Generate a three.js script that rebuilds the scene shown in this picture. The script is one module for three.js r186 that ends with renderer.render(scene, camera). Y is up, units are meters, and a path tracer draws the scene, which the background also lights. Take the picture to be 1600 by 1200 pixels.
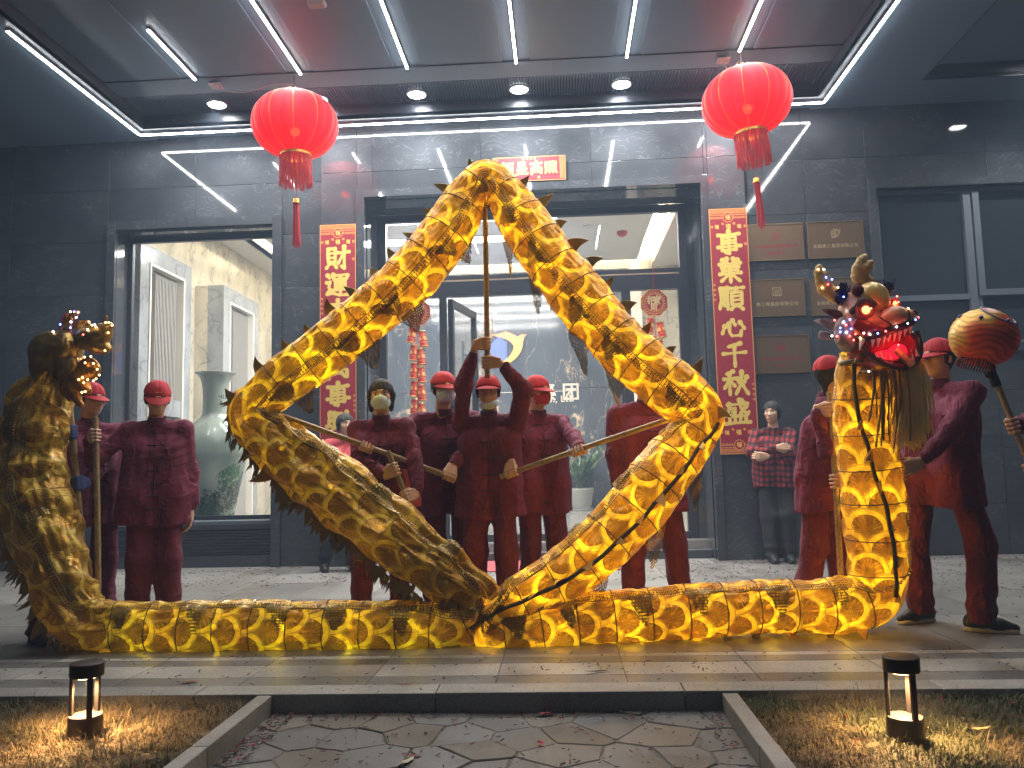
import * as THREE from 'three';
import { mergeGeometries, mergeVertices } from 'three/addons/utils/BufferGeometryUtils.js';
import { RoundedBoxGeometry } from 'three/addons/geometries/RoundedBoxGeometry.js';
import { RectAreaLightUniformsLib } from 'three/addons/lights/RectAreaLightUniformsLib.js';

// ---------------------------------------------------------------- camera, sky, moon, exposure
const V = (x, y, z) => new THREE.Vector3(x, y, z);
const rad = (d) => d * Math.PI / 180;
const scene = new THREE.Scene();
const FPX = 1271.3, CAM = V(0, 1.0, 8.6), YAW = rad(-3.267), PITCH = rad(5.775), ROLL = rad(-1.35);
const cf = V(Math.sin(YAW) * Math.cos(PITCH), Math.sin(PITCH), -Math.cos(YAW) * Math.cos(PITCH));
const c0 = V(Math.cos(YAW), 0, Math.sin(YAW)), c1 = c0.clone().cross(cf);
const cr = c0.clone().multiplyScalar(Math.cos(ROLL)).addScaledVector(c1, Math.sin(ROLL));
const cu = c1.clone().multiplyScalar(Math.cos(ROLL)).addScaledVector(c0, -Math.sin(ROLL));
const camera = new THREE.PerspectiveCamera(2 * Math.atan(600 / FPX) * 180 / Math.PI, 4 / 3, 0.05, 400);
camera.position.copy(CAM);
camera.quaternion.setFromRotationMatrix(new THREE.Matrix4().makeBasis(cr, cu, cf.clone().negate()));
camera.updateMatrixWorld(true);
const renderer = new THREE.WebGLRenderer({ antialias: true });
renderer.toneMapping = THREE.LinearToneMapping;
renderer.toneMappingExposure = 1.4;
const DRAGON_LIGHT = 0.62;
renderer.shadowMap.enabled = true;
RectAreaLightUniformsLib.init();
// a dim, even night sky over a lit town
{
  const w = 64, h = 32, d = new Float32Array(w * h * 4);
  for (let j = 0; j < h; j++) for (let i = 0; i < w; i++) {
    const e = (j + 0.5) / h * 2 - 1, k = (j * w + i) * 4, a = 0.026 + 0.018 * Math.exp(-Math.abs(e) * 3);
    d[k] = a * 0.92; d[k + 1] = a * 1.0; d[k + 2] = a * 1.16; d[k + 3] = 1;
  }
  const t = new THREE.DataTexture(d, w, h, THREE.RGBAFormat, THREE.FloatType);
  t.mapping = THREE.EquirectangularReflectionMapping; t.magFilter = THREE.LinearFilter; t.needsUpdate = true;
  scene.background = t; scene.environment = t;
}
const moon = new THREE.DirectionalLight(0xdfe8ff, 0.03);
moon.name = 'moonlight'; moon.position.set(-14, 30, 22); moon.castShadow = true; moon.shadow.mapSize.set(2048, 2048);
Object.assign(moon.shadow.camera, { left: -12, right: 12, top: 12, bottom: -12, near: 1, far: 80 });
scene.add(moon);

// pixel of the photograph (1600 x 1200) -> a real point on a plane of the place
function ray(px, py) { return cr.clone().multiplyScalar(px - 800).addScaledVector(cu, 600 - py).addScaledVector(cf, FPX); }
function onz(px, py, z) { const d = ray(px, py); return CAM.clone().addScaledVector(d, (z - CAM.z) / d.z); }
function ony(px, py, y) { const d = ray(px, py); return CAM.clone().addScaledVector(d, (y - CAM.y) / d.y); }

// ---------------------------------------------------------------- helpers
let seed = 12345;
const rnd = () => { seed = (seed + 0x6D2B79F5) | 0; let t = Math.imul(seed ^ (seed >>> 15), 1 | seed); t = (t + Math.imul(t ^ (t >>> 7), 61 | t)) ^ t; return ((t ^ (t >>> 14)) >>> 0) / 4294967296; };
const rr = (a, b) => a + (b - a) * rnd();
const clamp = (x, a = 0, b = 1) => Math.min(b, Math.max(a, x));
const mix = (a, b, t) => a + (b - a) * t;
const sm = (a, b, x) => { const t = clamp((x - a) / (b - a)); return t * t * (3 - 2 * t); };
const hash = (x, y, s = 0) => { let h = Math.imul(x | 0, 374761393) ^ Math.imul(y | 0, 668265263) ^ Math.imul(s | 0, 1442695041); h = Math.imul(h ^ (h >>> 13), 1274126177); return ((h ^ (h >>> 16)) >>> 0) / 4294967296; };
function noise(x, y, px = 4096, py = 4096, s = 0) {   // periodic value noise 0..1
  const xi = Math.floor(x), yi = Math.floor(y), fx = x - xi, fy = y - yi, m = (a, b) => ((a % b) + b) % b;
  const u = fx * fx * fx * (fx * (fx * 6 - 15) + 10), v = fy * fy * fy * (fy * (fy * 6 - 15) + 10);
  const x0 = m(xi, px), x1 = m(xi + 1, px), y0 = m(yi, py), y1 = m(yi + 1, py);
  return mix(mix(hash(x0, y0, s), hash(x1, y0, s), u), mix(hash(x0, y1, s), hash(x1, y1, s), u), v);
}
function fbm(x, y, px, py, oct = 4, s = 0) { let a = 0.5, t = 0, n = 0; for (let o = 0; o < oct; o++) { t += a * noise(x, y, px, py, s + o); n += a; a *= 0.5; x *= 2; y *= 2; px *= 2; py *= 2; } return t / n; }
function noise3(x, y, z, s = 0) {
  const xi = Math.floor(x), yi = Math.floor(y), zi = Math.floor(z), fx = x - xi, fy = y - yi, fz = z - zi;
  const u = fx * fx * (3 - 2 * fx), v = fy * fy * (3 - 2 * fy), w = fz * fz * (3 - 2 * fz), H = (a, b, c) => hash(a + c * 57, b - c * 131, s);
  return mix(mix(mix(H(xi, yi, zi), H(xi + 1, yi, zi), u), mix(H(xi, yi + 1, zi), H(xi + 1, yi + 1, zi), u), v), mix(mix(H(xi, yi, zi + 1), H(xi + 1, yi, zi + 1), u), mix(H(xi, yi + 1, zi + 1), H(xi + 1, yi + 1, zi + 1), u), v), w);
}
const enc = (x) => x <= 0.0031308 ? 12.92 * x : 1.055 * Math.pow(x, 1 / 2.4) - 0.055;
// fn(u, v) -> [r, g, b, a] in linear values; colour maps are stored as sRGB
function tex(w, h, fn, srgb = true, sx = 1, sy = 1) {
  const d = new Uint8Array(w * h * 4);
  for (let j = 0; j < h; j++) for (let i = 0; i < w; i++) {
    const c = fn((i + 0.5) / w, (j + 0.5) / h), k = (j * w + i) * 4;
    for (let q = 0; q < 3; q++) d[k + q] = 255 * clamp(srgb ? enc(Math.max(0, c[q])) : c[q]);
    d[k + 3] = c.length > 3 ? 255 * clamp(c[3]) : 255;
  }
  return wrapTex(new THREE.DataTexture(d, w, h), srgb, sx, sy);
}
function wrapTex(t, srgb, sx = 1, sy = 1) {
  t.wrapS = t.wrapT = THREE.RepeatWrapping; t.magFilter = THREE.LinearFilter; t.minFilter = THREE.LinearMipmapLinearFilter; t.generateMipmaps = true;
  if (srgb) t.colorSpace = THREE.SRGBColorSpace;
  t.repeat.set(sx, sy); t.needsUpdate = true; return t;
}
const col = (r, g, b) => new THREE.Color().setRGB(r, g, b);
function std(name, c, rough, metal = 0, extra = {}) { const m = new THREE.MeshStandardMaterial({ color: Array.isArray(c) ? col(...c) : c, roughness: rough, metalness: metal, ...extra }); m.name = name; return m; }
function phys(name, c, rough, metal = 0, extra = {}) { const m = new THREE.MeshPhysicalMaterial({ color: Array.isArray(c) ? col(...c) : c, roughness: rough, metalness: metal, ...extra }); m.name = name; return m; }
function glow(name, c, k) { return std(name, [0.8, 0.8, 0.8], 0.5, 0, { emissive: col(...c), emissiveIntensity: k }); }

const used = {};
function numbered(name) { const n = used[name] = (used[name] ?? -1) + 1; return n ? `${name}_${String(n).padStart(3, '0')}` : name; }
function tag(o, label, category, group) { o.userData.label = label; if (category) o.userData.category = category; if (group) o.userData.group = group; return o; }
function thing(name, label, category, p = [0, 0, 0], turn = 0, group) {
  const o = new THREE.Group(); o.name = numbered(name); o.position.set(...p); o.rotation.y = turn; scene.add(o);
  return tag(o, label, category, group);
}
function clean(g) { let k = g.index ? g.toNonIndexed() : g; for (const a of Object.keys(k.attributes)) if (!['position', 'normal', 'uv'].includes(a)) k.deleteAttribute(a); if (!k.attributes.uv) k.setAttribute('uv', new THREE.BufferAttribute(new Float32Array(k.attributes.position.count * 2), 2)); return k; }
function merge(list) { return list.length === 1 ? list[0] : mergeGeometries(list.map(clean)); }
function part(parent, name, geo, m, label) {   // under the thing's own axes; geometry given relative to the parent
  const o = new THREE.Mesh(Array.isArray(geo) ? merge(geo) : geo, m);
  o.name = parent === scene ? numbered(name) : name; o.castShadow = o.receiveShadow = true; parent.add(o);
  if (label) o.userData.label = label; return o;
}
function structure(name, geo, m) { const o = part(scene, name, geo, m); o.userData.kind = 'structure'; return o; }
const stuff = (o) => { o.userData.kind = 'stuff'; return o; };
// box whose uv are metres, so that patterns keep their real size
function uvm(g, ou = 0, ov = 0) {
  const p = g.attributes.position, n = g.attributes.normal, uv = new Float32Array(p.count * 2);
  for (let i = 0; i < p.count; i++) {
    const ax = Math.abs(n.getX(i)), ay = Math.abs(n.getY(i)), az = Math.abs(n.getZ(i));
    const [u, v] = ay > ax && ay > az ? [p.getX(i), p.getZ(i)] : ax > az ? [p.getZ(i), p.getY(i)] : [p.getX(i), p.getY(i)];
    uv[i * 2] = u + ou; uv[i * 2 + 1] = v + ov;
  }
  g.setAttribute('uv', new THREE.BufferAttribute(uv, 2)); return g;
}
function bx(x0, x1, y0, y1, z0, z1, ou = 0, ov = 0, r = 0) {
  const w = x1 - x0, h = y1 - y0, d = z1 - z0;
  const g = r ? new RoundedBoxGeometry(w, h, d, 1, r) : new THREE.BoxGeometry(w, h, d);
  g.translate((x0 + x1) / 2, (y0 + y1) / 2, (z0 + z1) / 2); return uvm(g, ou, ov);
}
const UP = V(0, 1, 0);
function rod(a, b, r0, r1 = r0, seg = 10, open = false) {
  const d = b.clone().sub(a), g = new THREE.CylinderGeometry(r1, r0, d.length(), seg, 1, open);
  g.applyQuaternion(new THREE.Quaternion().setFromUnitVectors(UP, d.normalize())); return g.translate((a.x + b.x) / 2, (a.y + b.y) / 2, (a.z + b.z) / 2);
}
function tube(pts, r, seg = 24, rs = 6, closed = false) { return new THREE.TubeGeometry(new THREE.CatmullRomCurve3(pts, closed), seg, r, rs, closed); }
function ball(p, r, sx = 1, sy = 1, sz = 1, w = 16, h = 12) { return new THREE.SphereGeometry(r, w, h).scale(sx, sy, sz).translate(p.x, p.y, p.z); }
function areaLight(name, c, k, w, h, p, target) {
  const l = new THREE.RectAreaLight(c, k, w, h); l.name = name; l.position.copy(p); l.lookAt(target); scene.add(l); return l;
}
function pointLight(name, c, k, p, radius = 0.02, parent = scene) {
  const l = new THREE.PointLight(c, k, 0, 2); l.name = name; l.position.copy(p); l.castShadow = true; l.shadow.radius = radius / 0.02; parent.add(l); return l;
}
// ---------------------------------------------------------------- surfaces
const slateMap = tex(1024, 1024, (u, v) => {
  const X = u * 6, Y = v * 6, w1 = fbm(X, Y, 6, 6, 4, 3), w2 = fbm(X * 2, Y * 2, 12, 12, 3, 9);
  const w3 = fbm(u * 24, v * 36, 24, 36, 3, 51), brk = sm(0.42, 0.62, fbm(u * 20, v * 30, 20, 30, 3, 91)); const g = Math.sin(Math.PI * 2 * (v * 12 + 2.8 * w1 + 0.9 * w2 + 0.55 * w3)), line = Math.pow(1 - Math.abs(g), 5) * brk, g2 = Math.sin(Math.PI * 2 * (v * 34 + 5 * w1 + 1.8 * w2 + 1.1 * w3)), line2 = Math.pow(1 - Math.abs(g2), 5) * (0.25 + 0.75 * brk);
  const fine = noise(u * 256, v * 512, 256, 512, 5), patch = fbm(u * 4, v * 4, 4, 4, 3, 17);
  const k = 0.034 + 0.036 * patch + 0.012 * (fine - 0.5) + 0.075 * line * sm(0.30, 0.7, patch) + 0.045 * line2 * sm(0.65, 0.4, w2);
  return [k * 0.90, k * 0.98, k * 1.10];
}, true, 1 / 1.9, 1 / 1.9);
const slateBump = tex(512, 512, (u, v) => { const X = u * 6, Y = v * 6, w1 = fbm(X, Y, 6, 6, 4, 3); const g = Math.sin(Math.PI * 2 * (v * 9 + 2.6 * w1)); const k = 0.5 + 0.25 * g + 0.25 * (fbm(u * 40, v * 60, 40, 60, 2, 5) - 0.5); return [k, k, k]; }, false, 1 / 1.9, 1 / 1.9);
const slate = std('dark slate stone', [1, 1, 1], 0.055, 0, { map: slateMap });
const slateRough = std('dark slate stone lower', [0.9, 0.9, 0.92], 0.34, 0, { map: slateMap, bumpMap: slateBump, bumpScale: 0.0008 });
const jointDark = std('dark joint', [0.05, 0.054, 0.06], 0.9);
const frameMetal = std('anodised dark aluminium', [0.045, 0.047, 0.055], 0.35, 0.5);
const frameGrey = std('grey painted aluminium', [0.13, 0.15, 0.18], 0.4, 0.3);
const ceilPanel = phys('dark lacquered ceiling panel', [0.12, 0.165, 0.215], 0.40, 0.0, {});
const ceilEdge = std('dark ceiling trim', [0.055, 0.06, 0.072], 0.3, 0.2);
const whitePaint = std('white ceiling paint', [0.72, 0.70, 0.66], 0.8);
const marbleMap = tex(512, 512, (u, v) => {
  const w = fbm(u * 3, v * 3, 3, 3, 5, 2), w2 = fbm(u * 5, v * 5, 5, 5, 4, 21), a = Math.abs(Math.sin(Math.PI * (2 * u + 1 * v + 2.4 * w))), b = Math.abs(Math.sin(Math.PI * (1 * u + 3 * v + 3 * w2)));
  const k = 0.62 - 0.30 * Math.pow(1 - a, 10) - 0.16 * Math.pow(1 - b, 14) - 0.12 * sm(0.4, 0.8, w2); return [k, k * 0.985, k * 0.95];
}, true, 1 / 1.4, 1 / 1.4);
const marble = std('pale veined marble', [0.98, 0.93, 0.79], 0.18, 0, { map: marbleMap });
const greyMarble = std('grey veined marble', [0.52, 0.56, 0.61], 0.18, 0, { map: marbleMap });
const darkMarbleMap = tex(1024, 1024, (u, v) => {
  const w = fbm(u * 4, v * 4, 4, 4, 5, 31), w2 = fbm(u * 9, v * 3, 9, 3, 5, 41), w3 = fbm(u * 30, v * 30, 30, 30, 3, 47);
  const a = Math.abs(Math.sin(Math.PI * (4 * u + 1.6 * w2 + 0.5 * w))), b = Math.abs(Math.sin(Math.PI * (7 * u + 1 * v + 2.2 * w)));
  const vein = Math.pow(1 - a, 34) * 0.9 + Math.pow(1 - b, 60) * 0.6, spray = sm(0.60, 0.72, w) * sm(0.45, 0.75, w3) * sm(0.5, 0.62, fbm(u * 5, v * 2, 5, 2, 3, 77));
  const g = clamp(vein * 0.8 + spray), k = 0.045 + 0.04 * w2;
  return [mix(k * 0.92, 0.50, g), mix(k, 0.40, g), mix(k * 1.12, 0.27, g)];
}, true, 1 / 2.6, 1 / 2.6);
const darkMarble = std('dark marble with golden veins', [1, 1, 1], 0.09, 0, { map: darkMarbleMap });
const glass = phys('window glass', [1, 1, 1], 0.0, 0, { transmission: 1, thickness: 0, ior: 1.5 });
const darkGlass = phys('dark tinted glass', [0.02, 0.025, 0.03], 0.05, 0, {});
const brass = std('warm metal trim', [0.55, 0.42, 0.28], 0.3, 1);

// ---------------------------------------------------------------- facade: stone panels on a core, all pieces of one building
const building = thing('building', 'dark slate-clad office front with lit lobby behind window and glass door', 'building');
const core = [];
const coreBox = (x0, x1, y0, y1, z = -0.034) => core.push(bx(x0, x1, y0, y1, z - 0.26, z));
coreBox(-9.5, -4.96, -0.3, 5.2); coreBox(-4.96, -3.0, 3.8, 5.2); coreBox(-4.96, -3.0, -0.3, 0.02); coreBox(-3.0, -2.14, -0.3, 5.2); coreBox(-2.14, 1.66, 4.0, 5.2, 0.02);
coreBox(1.66, 3.34, -0.3, 5.2); coreBox(3.34, 7.2, 3.9, 5.2); coreBox(3.34, 7.2, -0.3, 2.06); coreBox(7.2, 9, -0.3, 5.2);
part(building, 'wall_core', core, jointDark);
const ROWS = [0, 0.6, 1.2, 1.8, 2.4, 3.0, 3.6, 4.19, 4.9];
function panels(xs, ys, zf, j = 0.0018) {
  for (let a = 0; a + 1 < xs.length; a++) for (let b = 0; b + 1 < ys.length; b++) {
    if (xs[a + 1] - xs[a] < 0.02 || ys[b + 1] - ys[b] < 0.02) continue;
    const dz = rr(-0.0012, 0.0012);
    part(building, 'stone_panel', bx(xs[a] + j, xs[a + 1] - j, ys[b] + j, ys[b + 1] - j, zf > 0 ? -0.03 : zf - 0.034, zf + dz, rr(0, 9), rr(0, 9), 0.0025), ys[b] >= 2.3 || zf > 0 ? slate : slateRough);
  }
}
panels([-9.4, -8.2, -7.2, -6.1, -4.97], ROWS, 0);
panels([-4.97, -3.98, -2.99], [3.82, 4.19, 4.9], 0);
panels([-2.99, -2.52], ROWS, 0);
panels([-2.52, -2.13], [0, 1.05, 2.3, 3.56, 4.235, 4.9], 0.10);
panels([-2.13, -1.96, -0.77, 0.42, 1.61, 1.65], [4.03, 4.235, 4.9], 0.10);
panels([1.65, 2.03], [0, 1.05, 2.3, 3.56, 4.235, 4.9], 0.10);
panels([2.03, 2.68, 3.33], ROWS, 0);
panels([3.33, 4.58, 5.8, 7.2], [3.92, 4.19, 4.9], 0);
panels([3.33, 4.5, 5.7, 7.2], [0, 0.52, 1.07, 1.2, 1.66, 2.06], 0);
panels([7.2, 8.4, 9], ROWS, 0);
// returns of the proud middle part
for (const x of [-2.522, 2.0]) part(building, 'stone_return', bx(x, x + 0.032, 0, 4.9, 0.0, 0.098), slate);

function frameRing(x0, x1, y0, y1, t, z0, z1, bottom = true) {
  const l = [bx(x0, x0 + t, y0, y1, z0, z1, 0, 0, 0.003), bx(x1 - t, x1, y0, y1, z0, z1, 3, 1, 0.003), bx(x0 + t, x1 - t, y1 - t, y1, z0, z1 - 0.002, 1, 5)];
  if (bottom) l.push(bx(x0 + t, x1 - t, y0, y0 + t, z0, z1 - 0.002, 2, 2)); return l;
}
// left shop window: stone surround, deep reveal, glass, louvres below
const leftWin = new THREE.Group(); leftWin.name = 'window'; building.add(leftWin); leftWin.userData.label = 'large left lobby window with a louvre panel below it';
part(leftWin, 'surround', frameRing(-4.97, -2.99, 0.0, 3.82, 0.1, -0.02, 0.035, false), slate);
part(leftWin, 'reveal', [bx(-4.885, -4.865, 0.0, 3.71, -0.36, 0.0), bx(-3.095, -3.075, 0.0, 3.71, -0.36, 0.0), bx(-4.865, -3.095, 3.69, 3.715, -0.36, 0.0)], slate);
part(leftWin, 'frame', frameRing(-4.86, -3.1, 0.49, 3.69, 0.045, -0.30, -0.24), frameMetal);
part(leftWin, 'pane', bx(-4.82, -3.14, 0.54, 3.64, -0.272, -0.268), glass);
part(leftWin, 'sill', bx(-4.865, -3.095, 0.45, 0.488, -0.30, -0.06, 0, 0, 0.004), frameGrey);
part(leftWin, 'apron', [bx(-4.865, -3.095, 0, 0.12, -0.16, -0.03), bx(-4.865, -3.095, 0.40, 0.45, -0.16, -0.03)], slateRough);
for (let k = 0; k < 8; k++) part(leftWin, 'louvre', bx(-4.86, -3.1, -0.014, 0.014, -0.05, 0.02).rotateX(0.5).translate(0, 0.14 + k * 0.034, -0.06), frameMetal);
// right window: dark, unlit office behind it
const rightWin = new THREE.Group(); rightWin.name = 'window'; building.add(rightWin); rightWin.userData.label = 'dark unlit office window with grey mullions';
part(rightWin, 'surround', frameRing(3.33, 7.2, 2.06, 3.92, 0.085, -0.02, 0.035), slate);
part(rightWin, 'frame', [...frameRing(3.42, 7.1, 2.14, 3.84, 0.05, -0.14, -0.07), bx(4.335, 4.41, 2.19, 3.79, -0.14, -0.05), bx(4.425, 4.49, 2.72, 3.79, -0.14, -0.035), bx(3.47, 4.335, 2.63, 2.69, -0.14, -0.06), bx(4.425, 5.9, 2.66, 2.725, -0.14, -0.035), bx(4.41, 4.46, 2.19, 2.655, -0.14, -0.06), bx(5.9, 5.97, 2.19, 3.79, -0.14, -0.05)], frameGrey);
for (const [a, b, c, d] of [[3.47, 4.335, 2.69, 3.79], [4.49, 5.9, 2.725, 3.79], [3.47, 4.335, 2.19, 2.63], [4.46, 5.9, 2.19, 2.66], [5.97, 7.05, 2.19, 3.79]]) part(rightWin, 'pane', bx(a, b, c, d, -0.108, -0.102), darkGlass);

// entrance: stone portal, deep reveal, transom light, leaves
const door = new THREE.Group(); door.name = 'door'; building.add(door); door.userData.label = 'wide glass entrance with transom light in a deep stone portal';
part(door, 'portal', frameRing(-2.13, 1.65, 0.0, 4.03, 0.085, -0.02, 0.125, false), slate);
const revealRows = [0, 1.2, 2.05, 2.6, 3.2, 3.955];
for (let k = 0; k + 1 < revealRows.length; k++) { const a = revealRows[k] + 0.002, b = revealRows[k + 1] - 0.002; part(door, 'reveal_stone', bx(-2.075, -2.045, a, b, -0.55, 0.04, rr(0, 9)), slate); part(door, 'reveal_stone', bx(1.565, 1.595, a, b, -0.55, 0.04, rr(0, 9)), slate); }
part(door, 'soffit', bx(-2.045, 1.565, 3.945, 3.975, -0.55, 0.02), slate);
const FX0 = -1.98, FX1 = 1.46, DZ = -0.55;
part(door, 'side_post', bx(-2.045, FX0 - 0.06, 0.14, 3.945, DZ - 0.1, DZ + 0.02), slate); part(door, 'side_post', bx(1.50, 1.565, 0.14, 3.945, DZ - 0.1, DZ + 0.02), slate);
part(door, 'frame', [...frameRing(FX0 - 0.06, FX1 + 0.04, 0.16, 3.945, 0.085, DZ - 0.08, DZ), bx(-1.9, 1.42, 2.96, 3.13, DZ - 0.08, DZ - 0.004), bx(-1.9, 1.42, 3.15, 3.2, DZ - 0.08, DZ - 0.002)], frameMetal);
part(door, 'trim', bx(-1.88, 1.4, 3.132, 3.148, DZ - 0.02, DZ + 0.004), brass);
part(door, 'transom_pane', bx(-1.895, 1.415, 3.2, 3.86, DZ - 0.045, DZ - 0.04), glass);
for (const [a, b, open] of [[-1.895, -1.31, 0], [0.845, 1.415, 0]]) {
  part(door, 'side_pane', bx(a + 0.03, b - 0.03, 0.28, 2.92, DZ - 0.045, DZ - 0.04), glass);
  part(door, 'stile', [bx(b - 0.03 - (open ? 0 : 0), b + 0.05, 0.25, 2.96, DZ - 0.075, DZ - 0.003)], frameMetal);
}
part(door, 'stile', bx(0.79, 0.845, 0.25, 2.96, DZ - 0.07, DZ - 0.006), frameMetal);
// the left leaf stands open, swung inwards, with its long pull handle
{
  const g = [bx(0, 0.06, 0.2, 2.94, -0.03, 0.03), bx(0.84, 0.9, 0.2, 2.94, -0.03, 0.03), bx(0.06, 0.84, 2.86, 2.94, -0.028, 0.028), bx(0.06, 0.84, 0.2, 0.3, -0.028, 0.028)];
  const T = (x) => x.rotateY(rad(78)).translate(-1.22, 0, DZ - 0.06);
  part(door, 'leaf_frame', g.map(T), frameMetal);
  part(door, 'leaf_pane', T(bx(0.06, 0.84, 0.3, 2.86, -0.003, 0.003)), glass);
  const hx = 0.70, hs = [rod(V(hx, 1.25, 0.09), V(hx, 2.55, 0.09), 0.017), rod(V(hx, 2.38, 0), V(hx, 2.38, 0.09), 0.012), rod(V(hx, 1.4, 0), V(hx, 1.4, 0.09), 0.012)];
  part(door, 'pull_handle', hs.map(T), frameMetal);
}
part(door, 'pull_handle', [rod(V(0.72, 1.25, DZ + 0.07), V(0.72, 2.5, DZ + 0.07), 0.017), rod(V(0.72, 2.35, DZ - 0.03), V(0.72, 2.35, DZ + 0.07), 0.012), rod(V(0.72, 1.4, DZ - 0.03), V(0.72, 1.4, DZ + 0.07), 0.012), bx(0.745, 0.79, 0.25, 2.96, DZ - 0.065, DZ - 0.01)], frameMetal);
part(door, 'threshold', [bx(-2.045, 1.565, -0.02, 0.085, -0.7, -0.12, 0, 0, 0.005), bx(-2.045, 1.565, 0.085, 0.16, -0.7, -0.40, 0, 0, 0.005)], slateRough);

// ---------------------------------------------------------------- lobby behind the glass
const LF = 0.17, LB = -7.0, LC = 4.8;
structure('lobby_floor', bx(-8, 7, LF - 0.2, LF, LB - 0.1, -0.3), std('polished grey marble floor', [0.42, 0.41, 0.40], 0.14, 0, { map: marbleMap }));
structure('lobby_ceiling', [bx(-8, -5.08, LC, LC + 0.1, LB, -0.3), bx(-5.08, -4.7, LC + 0.28, LC + 0.38, LB, -0.3), bx(-4.72, 1.53, LC - 0.02, LC + 0.05, -6.35, -0.3), bx(-4.7, 1.5, LC + 0.28, LC + 0.38, LB, -6.3), bx(1.5, 1.9, LC + 0.28, LC + 0.38, LB, -0.3), bx(1.87, 7, LC, LC + 0.1, LB, -0.3), bx(-5.12, -5.08, LC, LC + 0.3, LB, -0.3), bx(1.87, 1.91, LC + 0.1, LC + 0.3, LB, -0.3), bx(-4.72, 1.53, LC + 0.05, LC + 0.08, -6.35, -6.3), bx(1.48, 1.53, LC + 0.05, LC + 0.08, -6.3, -0.3), bx(-4.72, -4.67, LC + 0.05, LC + 0.08, -6.3, -0.3)], whitePaint);
structure('lobby_wall', [bx(-8.2, 7.2, 0, 5.2, LB - 0.4, LB - 0.14), bx(-8.3, -8, 0, 5.2, LB, -0.3), bx(7, 7.2, 0, 5.2, LB, -0.3), bx(3.0, 3.1, LF, LC, LB, -0.42)], marble);
structure('building_shell', [bx(-9.5, 9, 5.2, 5.4, -8, 0.0), bx(-9.5, 9, -0.3, 5.2, -8, -7.6), bx(-9.5, -9.3, -0.3, 5.2, -7.6, -0.3), bx(8.8, 9, -0.3, 5.2, -7.6, -0.3)], jointDark);
// dark feature wall with the company sign
const fw = thing('feature_wall', 'dark marble lobby wall with golden veins behind the entrance', 'wall');
for (const [a, b] of [[-3.3, -1.25], [-1.24, 0.98], [0.99, 1.42]]) for (const [c, d] of [[LF, 2.45], [2.46, 4.78]]) part(fw, 'marble_slab', bx(a, b, c, d, LB - 0.12, LB, a * 1.7, c * 0.3, 0.003), darkMarble);
const cream = std('cream marble pier', [0.82, 0.79, 0.70], 0.3);
part(fw, 'side_pier', [bx(1.43, 1.62, LF, LC, LB - 0.1, LB + 0.3), bx(-3.55, -3.31, LF, LC, LB - 0.1, LB + 0.3)], cream);
// pale side wall of the lobby with grey marble portals and louvre doors (seen through the left window)
const sw = thing('lobby_side_wall', 'pale marble lobby wall with grey framed louvre doors', 'wall');
part(sw, 'wall_lining', [bx(-5.7, -5.5, LF, LC, LB, -0.35)], marble);
const PX = -5.05, taupe = std('grey taupe board', [0.30, 0.29, 0.27], 0.6), slatMat = std('grey slat', [0.33, 0.32, 0.30], 0.5);
function portalDoor(z0, z1, top) {   // lies in a plane facing +x
  const t = 0.22, B = (a, b, c, d, x0, x1, m = 0) => bx(x0, x1, c, d, a, b, m, m);
  part(sw, 'portal_frame', [B(z1, z1 + t, LF, top, PX - 0.25, PX), B(z0 - t, z0, LF, top, PX - 0.25, PX), B(z1 + t, z0 - t, top - t, top, PX - 0.25, PX - 0.002), B(z1 + t, z0 - t, 1.75, 1.97, PX - 0.25, PX - 0.002)], greyMarble);
  part(sw, 'portal_edge', [B(z1 + t, z1 + t + 0.03, LF, top - t, PX - 0.1, PX + 0.015), B(z0 - t - 0.03, z0 - t, LF, top - t, PX - 0.1, PX + 0.015), B(z1 + t + 0.03, z0 - t - 0.03, top - t - 0.03, top - t, PX - 0.1, PX + 0.014)], cream);
  part(sw, 'return_wall', [B(z0 - 0.02, z0, LF, top, PX - 0.45, PX - 0.25), B(z1, z1 + 0.02, LF, top, PX - 0.45, PX - 0.25)], marble);
  part(sw, 'door_board', B(z1 + t + 0.03, z0 - t - 0.03, LF, top - t - 0.03, PX - 0.14, PX - 0.09), taupe);
  const n = 15, a = z1 + t + 0.18, b = z0 - t - 0.18;
  for (let k = 0; k < n; k++) { const z = mix(a, b, (k + 0.5) / n), w = (b - a) / n * 0.24; part(sw, 'louvre_slat', B(z - w, z + w, 2.02, top - t - 0.1, PX - 0.088, PX - 0.015), slatMat); }
  part(sw, 'louvre_back', B(a, b, 2.0, top - t - 0.08, PX - 0.088, PX - 0.082), jointDark);
}
{ const top = 3.86; const z = (px, py) => { const d = ray(px, py); return CAM.z + d.z * (PX - CAM.x) / d.x; };
  portalDoor(z(219, 450), z(299, 450), top); portalDoor(z(350, 450), z(404, 450), top); }
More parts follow.
